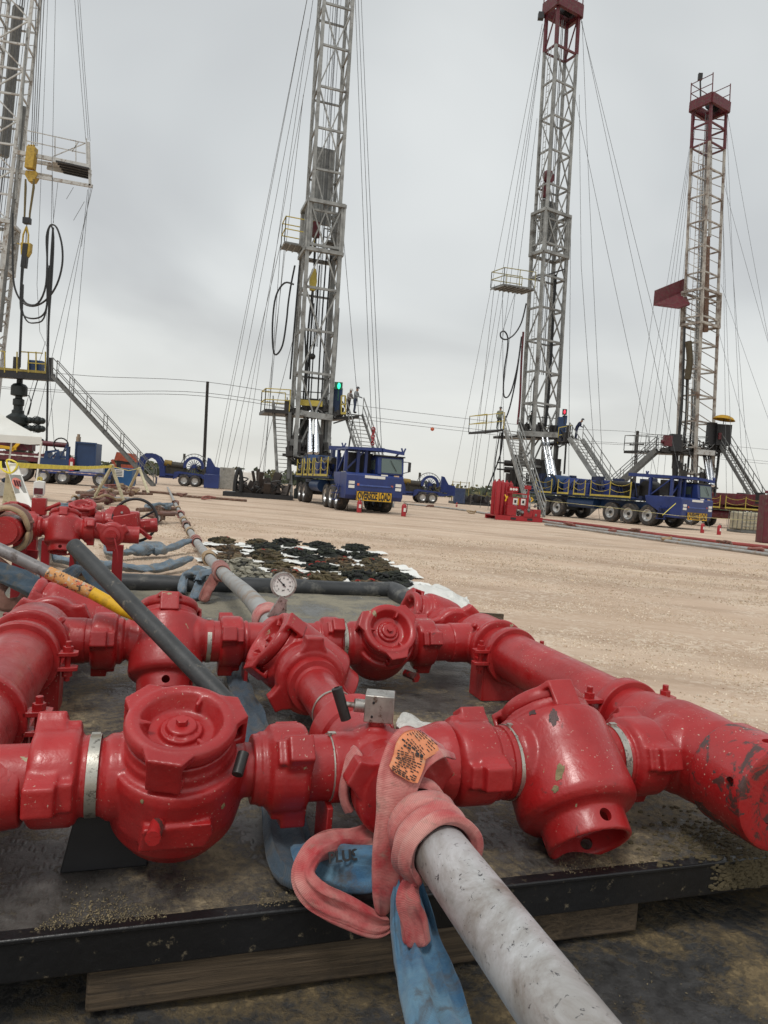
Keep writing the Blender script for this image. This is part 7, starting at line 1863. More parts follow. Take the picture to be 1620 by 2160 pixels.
# ---- fire extinguishers
def extinguisher(x, y, h, label, grp='fire extinguishers standing on the pad', base=None):
    P = base if base is not None else gz(x, y, 0)
    o = thing('fire_extinguisher', label, 'fire extinguisher', P, 0.3, grp); T = WM[o.name]
    m = MB(T); r = h * 0.17; m.lathe([(0, 0), (r, 0), (r, h * 0.70), (r * 0.75, h * 0.80), (r * 0.3, h * 0.86), (0, h * 0.86)], (0, 0, 0), (0, 0, 1), 16); m.build('cylinder', REDFAR, o)
    m = MB(T); m.cyl((0, 0, h * 0.84), (0, 0, h * 0.93), r * 0.28, n=8); m.beam((-r * 0.4, 0, h * 0.96), (r * 1.0, 0, h * 0.99), r * 0.22, r * 0.2); m.beam((-r * 0.4, 0, h * 0.90), (r * 0.9, 0, h * 0.90), r * 0.2, r * 0.15); m.build('handle', STEEL, o)
    m = MB(T); m.tube([(0, 0, h * 0.92), (r * 1.3, 0, h * 0.82), (r * 1.35, 0, h * 0.5), (r * 1.15, 0, h * 0.25)], r * 0.16, 5); m.build('hose', HOSE, o)
    m = MB(T); m.box((0, -r * 0.98, h * 0.45), (r * 0.9, r * 0.12, h * 0.25)); m.build('paper_label', WHITE, o)
extinguisher(757, 1081, 0.52, 'red fire extinguisher standing in front of the centre truck sign')
extinguisher(851, 1089, 0.52, 'red fire extinguisher standing right of the centre truck front')
extinguisher(1481, 1124, 0.50, 'red fire extinguisher below the right truck sign, left one of the pair')
extinguisher(1516, 1128, 0.50, 'red fire extinguisher with white head, right one of the pair below the right truck')
extinguisher(963, 1069, 0.34, 'short red and white extinguisher far back between the two rigs')
# survey stake by truck 2
m = MB(); m.beam(gz(733, 1076), gz(733, 1076) + V((-0.05, 0, 0.75)), 0.03, 0.02); tag(m.build('stake', WOOD, None), 'thin wooden stake at the left front corner of the centre truck', 'stake')
# ---- red and grey flow lines on the right
def flowline(pts, r, mat, label):
    P = [gz(x, y, r) for x, y in pts]
    m = MB(); m.tube(catmull(P, 4), r, 10)
    o = m.build('flow_line', mat, None); tag(o, label, 'pipe', 'long steel lines on the pad'); return P
l1 = flowline([(1145, 1096), (1250, 1108), (1380, 1126), (1500, 1141), (1640, 1157), (1800, 1180)], 0.055, simple('dusty_red_pipe', (0.27, 0.05, 0.045), 0.6, 0, 0.25, 2), 'long red flow line lying on the pad in front of the right truck')
l2 = flowline([(1030, 1082), (1120, 1096), (1250, 1114), (1400, 1134), (1520, 1150), (1660, 1168), (1800, 1188)], 0.05, GREYPF, 'grey flow line lying just in front of the red flow line')
l3 = flowline([(1150, 1106), (1250, 1119), (1400, 1140), (1520, 1156), (1660, 1175), (1800, 1196)], 0.045, GREYPF, 'grey flow line nearest the camera in front of the right truck')
l4 = flowline([(858, 1063), (930, 1070), (1000, 1079), (1050, 1088)], 0.05, GREYPF, 'thin grey line on the pad between the centre truck and the red skid')
l5 = flowline([(300, 1036), (350, 1040), (400, 1047), (470, 1052), (520, 1056)], 0.05, RUST, 'rusty line with couplings in front of the blue gooseneck trailers')
names_ = iter(('beside the red skid corner', 'before the foremost big truck wheel', 'before the middle big truck wheel', 'under the right truck cab', 'below the pair of extinguishers', 'at the right edge of the picture', 'behind the centre truck front', 'near the red skid base', 'by the grey cabinet', 'by the blue trailer wheels'))
for (x, y, mt) in ((1205, 1108, PINKD), (1290, 1122, PINKD), (1340, 1122, BROWNC), (1412, 1140, TANC), (1530, 1148, BROWNC), (1600, 1164, PINKD), (905, 1068, BROWNC), (992, 1081, TANC), (440, 1052, PINKD), (384, 1046, BROWNC)):
    P = gz(x, y, 0.06); o = thing('restraint_sling', '', 'sling', gz(x, y, 0), 0, 'webbing slings on the pipe joints')
    o['label'] = {PINKD: 'dusty red', BROWNC: 'brown', TANC: 'tan'}[mt] + ' sling coiled on the flow line ' + next(names_)
    rr = random.Random(x); pts = [P + V((rr.uniform(-0.28, 0.28), rr.uniform(-0.2, 0.2), rr.uniform(-0.03, 0.10))) for _ in range(9)]
    m = MB(); m.tube(catmull(pts, 4), 0.035, 6, closed=False); m.build('sling_coil', mt, o, ang=180)
# ---- dark red truck and caged tank at the right edge
t4, T4 = truck('dark red rig carrier at the right edge, its front outside the picture', (24.6, 40.5), TH4, L=12.0, Wd=2.4, body=DRED, rails=YEL, front=False, sign=False, wheels=(2.2, 3.3, 8.0, 9.2))
m = MB(T4); m.box((-0.9, 6.0, 1.85), (0.35, 8.5, 0.75)); m.cyl((-1.1, 9.0, 1.7), (-0.6, 9.0, 1.7), 0.5, n=20); m.build('side_housing', DRED, t4, bevel=0.03)
tk = thing('caged_tank', 'dirty white plastic tank in a wire cage standing left of the dark red rig carrier', 'tank', gz(1578, 1124), R(16)); TK = WM[tk.name]
m = MB(TK); m.box((0, 0, 0.62), (1.75, 0.95, 0.95)); m.build('tank_body', simple('stained_plastic', (0.46, 0.42, 0.30), 0.5, 0, 0.25, 2.0, dirt=(0.28, 0.22, 0.15), dirtamt=0.3), tk, bevel=0.08)
m = MB(TK)
for i in range(8): m.beam((-0.88 + 0.251 * i, -0.50, 0.12), (-0.88 + 0.251 * i, -0.50, 1.12), 0.022)
for i in range(6): m.beam((-0.9, -0.505, 0.15 + 0.19 * i), (0.9, -0.505, 0.15 + 0.19 * i), 0.022)
for x_ in (-0.9, 0.9):
    for i in range(4): m.beam((x_, -0.48 + 0.32 * i, 0.12), (x_, -0.48 + 0.32 * i, 1.12), 0.022)
m.box((0, 0, 0.07), (1.85, 1.05, 0.12)); m.build('wire_cage', GALVD, tk)
m = MB(); m.beam(gz(1617, 1145), gz(1617, 1145) + V((0.0, 0, 1.75)), 0.5, 0.6); m.beam(gz(1617, 1145) + V((0, 0, 0.1)), gz(1617, 1145) + V((1.2, 0.6, 0.1)), 0.3)
tag(m.build('support_frame', DRED, None, bevel=0.02), 'dark red steel post at the right edge beside the caged tank', 'post')
# ---- left: white canopy tent
tn = thing('canopy_tent', 'white pop up canopy tent at the left edge behind the board with a red disc', 'tent', gz(75, 1060), R(12))
Yt = 17.6; a = gy(-140, 875, Yt + 1.2); 
cs = [gy(88, 922, Yt), gy(26, 912, Yt + 2.2), gy(-190, 878, Yt + 2.0), gy(-190, 905, Yt - 0.5)]
pk = gy(-95, 800, Yt + 0.8)
m = MB()
n = 10; vs, fs = [], []
for k_ in range(4):
    A, Bq = cs[k_], cs[(k_ + 1) % 4]
    b0 = len(vs)
    for i in range(n + 1):
        for j in range(n + 1):
            e = A.lerp(Bq, i / n); t = j / n; p = e.lerp(pk, t); p.z -= 0.22 * math.sin(math.pi * t) * (0.6 + 0.4 * math.sin(math.pi * i / n)) * 0.8; vs.append(p)
    for i in range(n):
        for j in range(n): fs.append((b0 + i * (n + 1) + j, b0 + (i + 1) * (n + 1) + j, b0 + (i + 1) * (n + 1) + j + 1, b0 + i * (n + 1) + j + 1))
    b0 = len(vs)
    for i in range(n + 1):
        e = A.lerp(Bq, i / n); sag = 0.03 * math.sin(i * 2.3); vs.append(e); vs.append(e - V((0, 0, 0.19 + sag * 0.4)) + V((0.01, sag, 0)))
    for i in range(n): fs.append((b0 + 2 * i, b0 + 2 * i + 1, b0 + 2 * i + 3, b0 + 2 * i + 2))
m.add(vs, fs); m.build('canopy', CANVAS, tn, ang=50)
for q_, fx in ((cs[0], (74, 1058)), (cs[1], (24, 1044)), (cs[2], None), (cs[3], None)):
    b_ = V((q_.x - 0.03, q_.y, 0)) if fx is None else V((q_.x - 0.10, q_.y, 0.0)); m = MB(); m.beam(b_, q_ - V((0, 0, 0.1)), 0.035); m.box(b_ + V((0, 0, 0.01)), (0.12, 0.12, 0.02)); m.build('leg', WHITE, tn)
# ---- A-frame board with red disc, timber sawhorses, tape
bd = thing('folding_board', 'white folding warning board with a red disc tied with yellow tape', 'warning board', gz(45, 1100), 0)
Yb = 9.0
top_l, top_r, bot_l, bot_r = gy(10, 974, Yb), gy(36, 978, Yb), gy(42, 1078, Yb - 0.25), gy(70, 1072, Yb - 0.25)
bot_l = top_l + (bot_l - top_l) * 1.25; bot_r = top_r + (bot_r - top_r) * 1.27
nrm = (top_r - top_l).cross(bot_l - top_l).normalized() * -0.03
m = MB(); m.add([top_l, top_r, bot_r, bot_l] + [p - nrm for p in (top_l, top_r, bot_r, bot_l)], [(0, 1, 2, 3), (4, 5, 6, 7), (0, 1, 5, 4), (1, 2, 6, 5), (2, 3, 7, 6), (3, 0, 4, 7)]); 
m.build('panel', WHITE, bd)
bk = V((0, 0.9, 0)); m = MB(); m.add([top_l - nrm * 2, top_r - nrm * 2, bot_r + V((-0.55, 0.5, 0)), bot_l + V((-0.55, 0.5, 0))] + [p - nrm * 3 for p in (top_l, top_r)] + [bot_r + V((-0.58, 0.52, 0)), bot_l + V((-0.58, 0.52, 0))], [(0, 1, 2, 3), (4, 5, 6, 7), (0, 1, 5, 4), (1, 2, 6, 5), (2, 3, 7, 6), (3, 0, 4, 7)]); m.build('back_panel', CREAM, bd)
def on_panel(s_, t, o_=0.004): return (top_l.lerp(bot_l, t)).lerp(top_r.lerp(bot_r, t), s_) + nrm.normalized() * o_
if nrm.dot(V((0, -1, 0))) < 0: 
    on_panel = lambda s_, t, o_=0.004: (top_l.lerp(bot_l, t)).lerp(top_r.lerp(bot_r, t), s_) - nrm.normalized() * (o_ + 0.03)
GP = simple('grey_print', (0.25, 0.25, 0.23), 0.7)
m = MB(); q_ = [on_panel(s_, t, o_) for o_ in (0.002, 0.005) for s_, t in ((0.05, 0.21), (0.95, 0.21), (0.95, 0.52), (0.05, 0.52))]; m.add(q_, [(0, 1, 2, 3), (4, 5, 6, 7), (0, 1, 5, 4), (1, 2, 6, 5), (2, 3, 7, 6), (3, 0, 4, 7)]); m.build('grey_field', GP, bd)
m = MB(); c = on_panel(0.5, 0.36, 0.008); ux = (top_r - top_l).normalized(); uy = (bot_l - top_l).normalized(); rr_ = (top_r - top_l).length * 0.44
ring = [c + ux * rr_ * math.cos(2 * math.pi * i / 24) + uy * rr_ * 1.25 * math.sin(2 * math.pi * i / 24) for i in range(24)]; un = ux.cross(uy).normalized() * 0.004
m.add(ring + [p + un for p in ring], [tuple(range(24)), tuple(range(24, 48))] + [(i, (i + 1) % 24, 24 + (i + 1) % 24, 24 + i) for i in range(24)]); m.build('red_disc', simple('faded_red_print', (0.62, 0.20, 0.15), 0.6), bd)
m = MB(); 
for i in range(3): m.beam(c + ux * rr_ * (-0.45 + 0.45 * i) - uy * rr_ * 0.6 - un * 2, c + ux * rr_ * (-0.45 + 0.45 * i) + uy * rr_ * 0.6 - un * 2, 0.02, 0.006)
m.build('disc_marks', DRED, bd)
def sawhorse(L1, L2, top, Y, depth, label):
    a, b, t = gz(*L1), gz(*L2), gy(*top, Y)
    o = thing('sawhorse', label, 'sawhorse', (a + b) / 2, 0, 'timber sawhorses')
    d = V((t.x, t.y, 0)).normalized() * depth
    for p in (a, b, a + d, b + d):
        m = MB(); tt = t + (d if (p - a - d).length < 0.01 or (p - b - d).length < 0.01 else V((0, 0, 0))); m.beam(p, tt + (p - tt).normalized() * -0.06, 0.10, 0.045); m.build('leg', CREAM, o)
    m = MB(); m.beam(t - d * 0.05, t + d * 1.05, 0.10, 0.10); m.build('top_rail', CREAM, o)
    return t
s1 = sawhorse((193, 1060), (264, 1066), (236, 984), 18.9, 0.7, 'pale timber sawhorse holding the yellow tape in front of the blue trailer')
s2 = sawhorse((270, 1036), (314, 1043), (294, 988), 29.5, 0.9, 'smaller pale timber sawhorse farther back at the foot of the long stairs')
tp = thing('barrier_tape', 'yellow barrier tape strung from the folding board to the pale sawhorse', 'barrier tape', (s1.x, s1.y, 0), 0)
m = MB(); P = [top_r + V((0, 0, -0.02)), top_r.lerp(s1, 0.3) - V((0, 0, 0.04)), top_r.lerp(s1, 0.6) - V((0, 0, 0.04)), s1]; m.tube(catmull(P, 6), 0.006, 6, w2=0.04, ups=[V((0.2, 0.1, 1))] * 19); m.build('tape_run', simple('yellow_tape', (0.80, 0.66, 0.06), 0.5), tp)
m = MB(); m.tube([s1, s1.lerp(s2, 0.5) - V((0, 0, 0.1)), s2], 0.012, 5); m.build('tape_run', MATS['yellow_tape'], tp)
m = MB(); m.tube(catmull([top_l + V((-.05, 0, 0)), top_l + V((0, -.05, -.1)), top_r + V((-.03, -.06, -.12)), top_r + V((0.02, -.03, 0)), top_l + V((0.05, -0.05, 0.02)), top_r + V((-0.02, -0.06, -.18))], 4), 0.012, 5); m.build('tape_knot', MATS['yellow_tape'], tp)
yt = thing('barrier_tape', 'thin yellow barrier line stretched in front of the right truck wheels', 'barrier tape', gz(1300, 1118), 0)
m = MB(); m.tube([gy(1150, 1056, 30), gy(1300, 1072, 29), gy(1430, 1088, 28), gy(1620, 1100, 27)], 0.008, 4); m.build('tape_run', simple('pale_yellow_line', (0.5, 0.45, 0.22), 0.6), yt)
m = MB(); m.tube([gy(1398, 1086, 31), gy(1425, 1062, 34)], 0.02, 4); m.build('tape_run', MATS['yellow_tape'], yt)

# ---- blue flatbed trailer with its box
TR = frame_at(92, 1018, R(10)) @ Matrix.Diagonal((0.54, 0.75, 0.73, 1))
bt = tthing('flatbed_trailer', 'blue flatbed trailer carrying a tall blue box behind the barrier tape', 'trailer', TR)
sc_ = 36.6
m = MB(TR); m.box((2.6, 0, 0.78), (5.6, 2.2, 0.26)); m.box((4.9, -0.3, 0.6), (1.2, 1.4, 0.2)); m.build('bed', BLUE, bt, bevel=0.02)
m = MB(TR)
for i in range(7): m.box((0.4 + 0.62 * i, -1.115, 0.80), (0.22, 0.02, 0.06)); m.box((0.7 + 0.62 * i, -1.108, 0.80), (0.62, 0.012, 0.03))
m.build('reflector_strip', simple('faded_reflector', (0.55, 0.42, 0.40), 0.5), bt)
m = MB(TR); m.box((1.2, 0, 1.25), (2.6, 1.8, 0.7)); m.prism([(0.9, 1.5), (1.2, 2.1), (1.35, 2.1), (1.5, 1.5)], (0, -0.6, 0), V((1, 0, 0)), V((0, 0, 1)), (0, 1.2, 0)); m.prism([(0.1, 1.5), (0.2, 2.05), (0.35, 2.05), (0.5, 1.5)], (0, -0.6, 0), V((1, 0, 0)), V((0, 0, 1)), (0, 1.2, 0)); m.beam((0.2, -0.2, 2.0), (1.2, -0.3, 2.15), 0.12); m.beam((1.25, -0.5, 1.4), (1.95, -0.5, 2.6), 0.1); m.beam((0.4, -0.5, 1.4), (1.1, -0.5, 2.0), 0.1); m.box((1.5, -0.4, 1.75), (0.9, 0.3, 0.14)); m.box((2.05, -0.5, 1.9), (0.25, 0.3, 1.1)); m.build('winch_frame', BLUE2, bt)
m = MB(TR); m.box((3.55, 0.1, 1.95), (1.75, 1.5, 1.65)); bx_ = m.build('blue_box', BLUE2, bt)
m = MB(TR)
for x_ in (2.72, 4.38): m.box((x_, -0.68, 1.95), (0.10, 0.10, 1.68))
m.box((3.55, -0.68, 2.76), (1.75, 0.10, 0.10)); m.box((3.55, -0.68, 1.16), (1.75, 0.08, 0.08)); m.build('box_frame', BLUE2, bx_)
m = MB(TR); m.cyl((2.6, 0.2, 2.75), (2.6, 0.2, 3.15), 0.2, n=10); m.cyl((2.6, 0.2, 3.15), (2.6, 0.2, 3.32), 0.13, n=8); m.build('exhaust', simple('tan_exhaust', (0.30, 0.22, 0.15), 0.7), bt)
m = MB(TR); m.box((4.2, -0.75, 1.02), (1.9, 0.5, 0.42)); m.build('grey_tool_chest', simple('light_grey_paint', (0.42, 0.42, 0.41), 0.6), bt)
extinguisher(0, 0, 0.72, 'large red fire extinguisher standing on the blue flatbed trailer', base=TR @ V((2.55, -0.95, 0.91)))
for x_ in (0.3, 1.9, 5.0):
    for s_ in (-0.95, 0.95): wheel(bt, TR @ V((x_, s_, 0.46)), 0.335, 0.25, (TR.to_3x3() @ V((0, 1 if s_ > 0 else -1, 0))).normalized())
# blue bin with white notice and orange machine
BN = frame_at(238, 1027, R(8)) @ Matrix.Diagonal((0.58, 0.8, 0.74, 1))
bn = tthing('steel_bin', 'blue steel bin with white notices behind the pale sawhorse', 'bin', BN)
m = MB(BN); m.box((0.0, 0.6, 0.72), (3.0, 1.2, 1.2)); m.box((0, 0.6, 0.08), (2.6, 1.0, 0.14)); m.build('bin_body', simple('bright_blue_paint', (0.02, 0.095, 0.24), 0.5, 0, 0.2, 2), bn, bevel=0.03)
m = MB(BN); m.box((0.45, -0.01, 0.95), (0.75, 0.02, 0.5)); m.box((-1.0, -0.01, 1.05), (0.16, 0.02, 0.6)); m.build('notice', WHITE, bn)
m = MB(BN); 
for i in range(4): m.box((0.45, -0.025, 0.80 + 0.1 * i), (0.5, 0.01, 0.035))
m.build('notice_print', DSTEEL, bn)
OM = frame_at(252, 1020, R(12)) @ Matrix.Diagonal((0.62, 0.7, 0.70, 1))
om = tthing('orange_machine', 'orange and black machine with open cover behind the blue bin', 'machine', OM)
m = MB(OM); m.prism([(-0.9, 2.0), (-0.7, 2.75), (1.0, 2.7), (1.3, 2.1), (1.2, 1.9), (-0.2, 2.0)], (0, 1.4, 0), V((1, 0, 0)), V((0, 0, 1)), (0, 1.2, 0)); m.prism([(-1.2, 2.0), (-0.95, 2.1), (-0.4, 1.1), (-0.7, 1.0)], (0, 1.35, 0), V((1, 0, 0)), V((0, 0, 1)), (0, 0.1, 0)); m.box((0.4, 1.8, 1.35), (1.2, 0.8, 0.7)); m.build('cover', simple('dull_orange', (0.38, 0.085, 0.045), 0.6), om)
m = MB(OM); m.box((0.3, 1.9, 1.7), (1.9, 0.9, 0.8)); m.box((0.3, 1.9, 0.6), (1.8, 0.8, 1.2)); m.build('machine_body', BLACKMET, om)

# ---- gooseneck trailers with power gear
def gooseneck(T, label, s=1.0, wheelr=0.45):
    o = tthing('gooseneck_trailer', label, 'trailer', T, 'blue gooseneck trailers')
    def prq(name, polys, y0, dy, mat, par=o, bev=0):
        m = MB(T)
        for p in polys: m.prism(p, (0, y0, 0), V((1, 0, 0)), V((0, 0, 1)), (0, dy, 0))
        return m.build(name, mat, par, bevel=bev)
    arch = [(-2.75, 0.45), (-2.72, 1.3), (-2.55, 1.85), (-2.2, 2.12), (-1.75, 2.15), (-1.3, 1.95), (-1.0, 1.5), (-0.85, 1.0), (-0.8, 0.6)]
    inner = [(-2.5, 0.45), (-2.47, 1.2), (-2.33, 1.6), (-2.05, 1.82), (-1.8, 1.85), (-1.52, 1.68), (-1.3, 1.35), (-1.2, 0.95), (-1.18, 0.6)]
    arcs = [[arch[i], arch[i + 1], inner[i + 1], inner[i]] for i in range(8)]
    prq('gooseneck', arcs, -0.75, 0.14, BLUE); prq('gooseneck', arcs, 0.45, 0.14, BLUE)
    m = MB(T); m.box((-0.7, 0, 0.55), (1.1, 1.2, 0.14)); m.box((0.9, 0, 0.74), (3.4, 1.5, 0.14)); m.beam((-1.5, 0, 0.5), (-1.5, 0, 0.02), 0.10); m.build('bed_frame', BLUE, o)
    prq('mudguard', [[(-0.25, 0.42), (-0.2, 0.95), (0.1, 1.02), (1.7, 0.92), (2.2, 0.80), (2.2, 0.60), (1.75, 0.60), (1.62, 0.82), (0.15, 0.86), (0.02, 0.60)]], -0.86, 0.10, BLUE)
    for x_ in (0.5, 1.25):
        for y_ in (-0.78, 0.78): wheel(o, T @ V((x_, y_, wheelr)), wheelr, 0.22, T.to_3x3() @ V((0, 1 if y_ > 0 else -1, 0)))
    C_ = V((1.08, 0, 1.42))
    angs = [math.pi * i / 12 - 0.3 for i in range(15)]
    rg = [(C_.x + 0.72 * math.cos(a), C_.z + 0.72 * math.sin(a)) for a in angs]; ri = [(C_.x + 0.52 * math.cos(a), C_.z + 0.52 * math.sin(a)) for a in angs]
    prq('reel_housing', [[rg[i], rg[i + 1], ri[i + 1], ri[i]] for i in range(14)], -0.6, 0.22, BLUE)
    m = MB(T)
    for i in range(8):
        a = math.pi * i / 8; d = V((math.cos(a), 0, math.sin(a))) * 0.47; c = C_ + V((0, -0.4, 0)); m.beam(c - d, c + d, 0.05)
    m.cyl(C_ + V((0, -0.5, 0)), C_ + V((0, -0.3, 0)), 0.12, n=12); m.build('reel_spokes', BLUE, o)
    m = MB(T); gp2 = [C_ + V((0.95 * math.cos(a), -0.1, 0.92 * math.sin(a))) for a in [math.pi * i / 12 for i in range(13)]]; m.tube(gp2, 0.03, 5)
    for i in range(1, 12): m.beam(gp2[i], C_.lerp(gp2[i], 0.80) + V((0, -0.1, 0)), 0.022)
    m.build('reel_guard', GALV, o)
    prq('boom_rest', [[(1.9, 0.9), (2.0, 2.15), (2.2, 2.1), (2.55, 1.55), (2.5, 0.9)], [(2.5, 0.7), (2.52, 1.55), (3.1, 1.45), (3.1, 0.7)]], -0.5, 0.3, BLUE)
    m = MB(T); m.cyl((-0.75, -0.3, 1.45), (0.35, -0.3, 1.40), 0.24, n=12); m.box((-0.2, 0, 0.95), (1.3, 0.9, 0.7)); rr = random.Random(3)
    for i in range(30): m.box((rr.uniform(-0.9, 2.6), rr.uniform(-.5, .5), rr.uniform(0.85, 1.5)), (rr.uniform(.08, .3), .3, rr.uniform(.1, .35)))
    m.beam((0.35, 0, 1.0), (0.33, 0, 2.2), 0.06); m.box((0.33, -0.05, 2.1), (0.16, 0.1, 0.4))
    m.build('power_pack', simple('grimy_engine', (0.045, 0.04, 0.03), 0.6), o)
    m = MB(T); m.cyl((-0.95, -0.35, 1.55), (-0.45, -0.35, 1.52), 0.22, n=12); m.build('yellow_drum', simple('ochre_drum', (0.25, 0.16, 0.03), 0.6), o)
    return o
gooseneck(frame_at(375, 1024, R(9)) @ Matrix.Translation((0, 0, 0)), 'blue gooseneck trailer with a big hose reel in front of the power pole', 1.0, 0.40)
gooseneck(frame_at(872, 1059, R(10)), 'blue gooseneck trailer with a hose reel just right of the centre truck', 1.0, 0.42)
m = MB(frame_at(475, 1032, R(8))); m.box((0.05, 0.2, 0.78), (0.98, 0.8, 1.5)); tag(m.build('grey_cabinet', simple('grey_cabinet_paint', (0.30, 0.29, 0.26), 0.6, dirt=(0.2, 0.17, 0.13), dirtamt=0.25), None, bevel=0.03), 'plain grey steel cabinet standing right of the blue gooseneck trailer', 'cabinet')
m = MB(frame_at(438, 1030, R(8))); m.box((0.25, 0, 0.5), (1.0, 0.7, 0.95)); tag(m.build('blue_crate', BLUE, None, bevel=0.03), 'scuffed blue steel crate left of the grey cabinet', 'crate')
# dark base mats and loose gear left of the centre stairs
mt_ = thing('base_mat', 'long dark base mat loaded with hoses and iron left of the centre rig stairs', 'base mat', gz(545, 1050), R(8)); TM = WM[mt_.name]
m = MB(TM); m.box((0.0, 0.5, 0.10), (3.4, 1.8, 0.22)); m.build('mat', BLACKMET, mt_)
rr = random.Random(21); m = MB(TM)
for i in range(34):
    c = V((rr.uniform(-1.2, 1.4), rr.uniform(-.2, 1.1), 0.2)); h_ = rr.uniform(0.2, 1.0) * (1.2 if -0.2 < c.x < 0.9 else 0.7); m.beam(c, c + V((rr.uniform(-.35, .35), rr.uniform(-.3, .3), h_)), rr.uniform(0.08, 0.35), rr.uniform(0.1, 0.35))
m.build('loose_iron', simple('dark_rusty_gear', (0.05, 0.038, 0.032), 0.7), mt_)
m = MB(TM)
for i in range(12):
    c = V((rr.uniform(-1.3, 1.4), -0.3, rr.uniform(0.25, 0.7))); m.tube(catmull([c, c + V((rr.uniform(-.2, .2), -.05, rr.uniform(0, .3))), c + V((rr.uniform(-.3, .3), 0, rr.uniform(0, .3))), c + V((rr.uniform(-.2, .2), 0.1, -.1))], 4), 0.035, 5)
m.tube(catmull([V((-1.15, -0.4, 0.25)), V((-1.12, -0.42, 0.9)), V((-1.0, -0.4, 1.35)), V((-0.86, -0.4, 0.9)), V((-0.85, -0.4, 0.25))], 5), 0.10, 7)
m.build('hose_bundle', HOSE, mt_)
mt3 = thing('base_mat', 'dark base mat with pump gear between the right gooseneck trailer and the red skid', 'base mat', gz(1010, 1066), R(8)); TM = WM[mt3.name]
m = MB(TM); m.box((-0.2, 0.5, 0.10), (4.4, 2.0, 0.22)); m.build('mat', BLACKMET, mt3)
m = MB(TM)
for i in range(34):
    c = V((rr.uniform(-1.6, 1.6), rr.uniform(-.3, 1.2), 0.2)); h_ = rr.uniform(0.15, 0.75); m.beam(c, c + V((rr.uniform(-.35, .35), rr.uniform(-.3, .3), h_)), rr.uniform(0.1, 0.4), rr.uniform(0.1, 0.4))
m.build('pump_gear', simple('very_dark_gear', (0.03, 0.025, 0.025), 0.7), mt3)
m = MB(TM); m.box((-1.9, -0.3, 0.72), (0.95, 0.5, 1.3)); m.build('blue_tarp', simple('dark_blue_sheet', (0.035, 0.055, 0.12), 0.6, bmp=0.4), mt3)
m = MB(TM)
for x_ in (-2.2, -1.5, -0.7, 0.3, 1.0): m.beam((x_, 1.2, 0.2), (x_, 1.2, 2.0 if x_ < -0.5 else 1.2), 0.07)
m.beam((-2.2, 1.2, 1.9), (-0.7, 1.2, 1.9), 0.04); m.beam((-2.2, 1.2, 1.4), (-0.7, 1.2, 1.4), 0.04); m.beam((-0.7, 1.2, 0.9), (1.6, 1.2, 0.85), 0.06); m.build('post_rail', simple('dull_yellow_rail', (0.28, 0.22, 0.07), 0.6), mt3)
# red truck bed behind the tent
rt = thing('low_trailer', 'dark red low trailer with gear behind the white tent at the left edge', 'trailer', gz(20, 1012), R(12)); TM = WM[rt.name]
m = MB(TM); m.box((-0.6, 0, 1.15), (5.0, 2.0, 0.4)); m.box((0.2, 0.0, 1.7), (1.6, 0.6, 0.5)); m.cyl((-0.2, -0.3, 1.9), (2.6, -0.3, 1.85), 0.13, n=10); m.build('bed', DRED, rt)
m = MB(TM)
for i in range(10): m.box((-2.6 + 0.5 * i, -1.01, 1.2), (0.24, 0.02, 0.07)); m.box((-2.35 + 0.5 * i, -1.004, 1.2), (0.5, 0.012, 0.03))
m.build('reflector_strip', WHITE, rt)
m = MB(TM); m.beam((0.2, -0.6, 1.4), (0.9, -0.6, 2.3), 0.14); m.beam((-1.2, -0.6, 1.6), (0.4, -0.6, 1.5), 0.14); m.build('yellow_frame', YEL2, rt)
m = MB(TM); m.tube([V((2.3, -0.4, 1.85)) + V((0.33 * math.cos(a), 0, 0.33 * math.sin(a))) for a in [2 * math.pi * i / 16 for i in range(16)]], 0.035, 5, closed=True); m.build('hand_wheel', DSTEEL, rt)
m = MB(TM); m.box((0.6, 0.2, 0.75), (3.6, 1.6, 0.4)); m.build('under_frame', DSTEEL, rt)
for x_ in (0.8, 1.9, 3.0): wheel(rt, TM @ V((x_, -0.9, 0.5)), 0.5, 0.35, TM.to_3x3() @ V((0, -1, 0)))
# bucket with a blue thing under the tent
bk_ = thing('bucket', 'white plastic bucket with blue cloth on it beside the folding board', 'bucket', gz(12, 1046), 0)
m = MB(WM[bk_.name]); m.lathe([(0, 0), (0.15, 0), (0.18, 0.36), (0.17, 0.36), (0.14, 0.03), (0, 0.03)], (0, 0, 0), (0, 0, 1), 18); m.build('pail', WHITE, bk_)
m = MB(WM[bk_.name]); m.sphere((0.02, 0, 0.42), 0.14, 10, (1.1, 1, 0.6)); m.build('blue_cloth', BLUE2, bk_)

# ---- power poles and overhead lines
def pole(base, top, r, label, arm=None):
    a, b = base, top
    o = thing('power_pole', label, 'power pole', a, 0, 'power poles')
    m = MB(); m.cyl(a, b, r, r * 0.85, 10); m.build('pole_shaft', simple('tarred_pole', (0.025, 0.022, 0.02), 0.85), o)
    if arm:
        m = MB(); m.beam(arm[0], arm[1], 0.12, 0.14); 
        for t in (0.05, 0.5, 0.95): m.cyl(arm[0].lerp(arm[1], t), arm[0].lerp(arm[1], t) + V((0, 0, 0.25)), 0.06, n=6)
        m.build('cross_arm', MATS['tarred_pole'], o)
    return o
tp1 = gy(438, 805, 62); pole(V((gy(430, 998, 62).x, 62, 0)), tp1, 0.15, 'tall black wooden power pole behind the blue gooseneck trailer')
tp2 = gy(1345, 909, 95); pole(V((gy(1341, 1000, 95).x, 95, 0)), tp2, 0.24, 'distant power pole with a cross arm seen through the far right rig stairs', (gy(1328, 938, 95), gy(1358, 938, 95)))
lw = thing('overhead_lines', 'thin overhead power lines crossing the sky low behind the rigs', 'power lines', (0, 80, 0), 0)
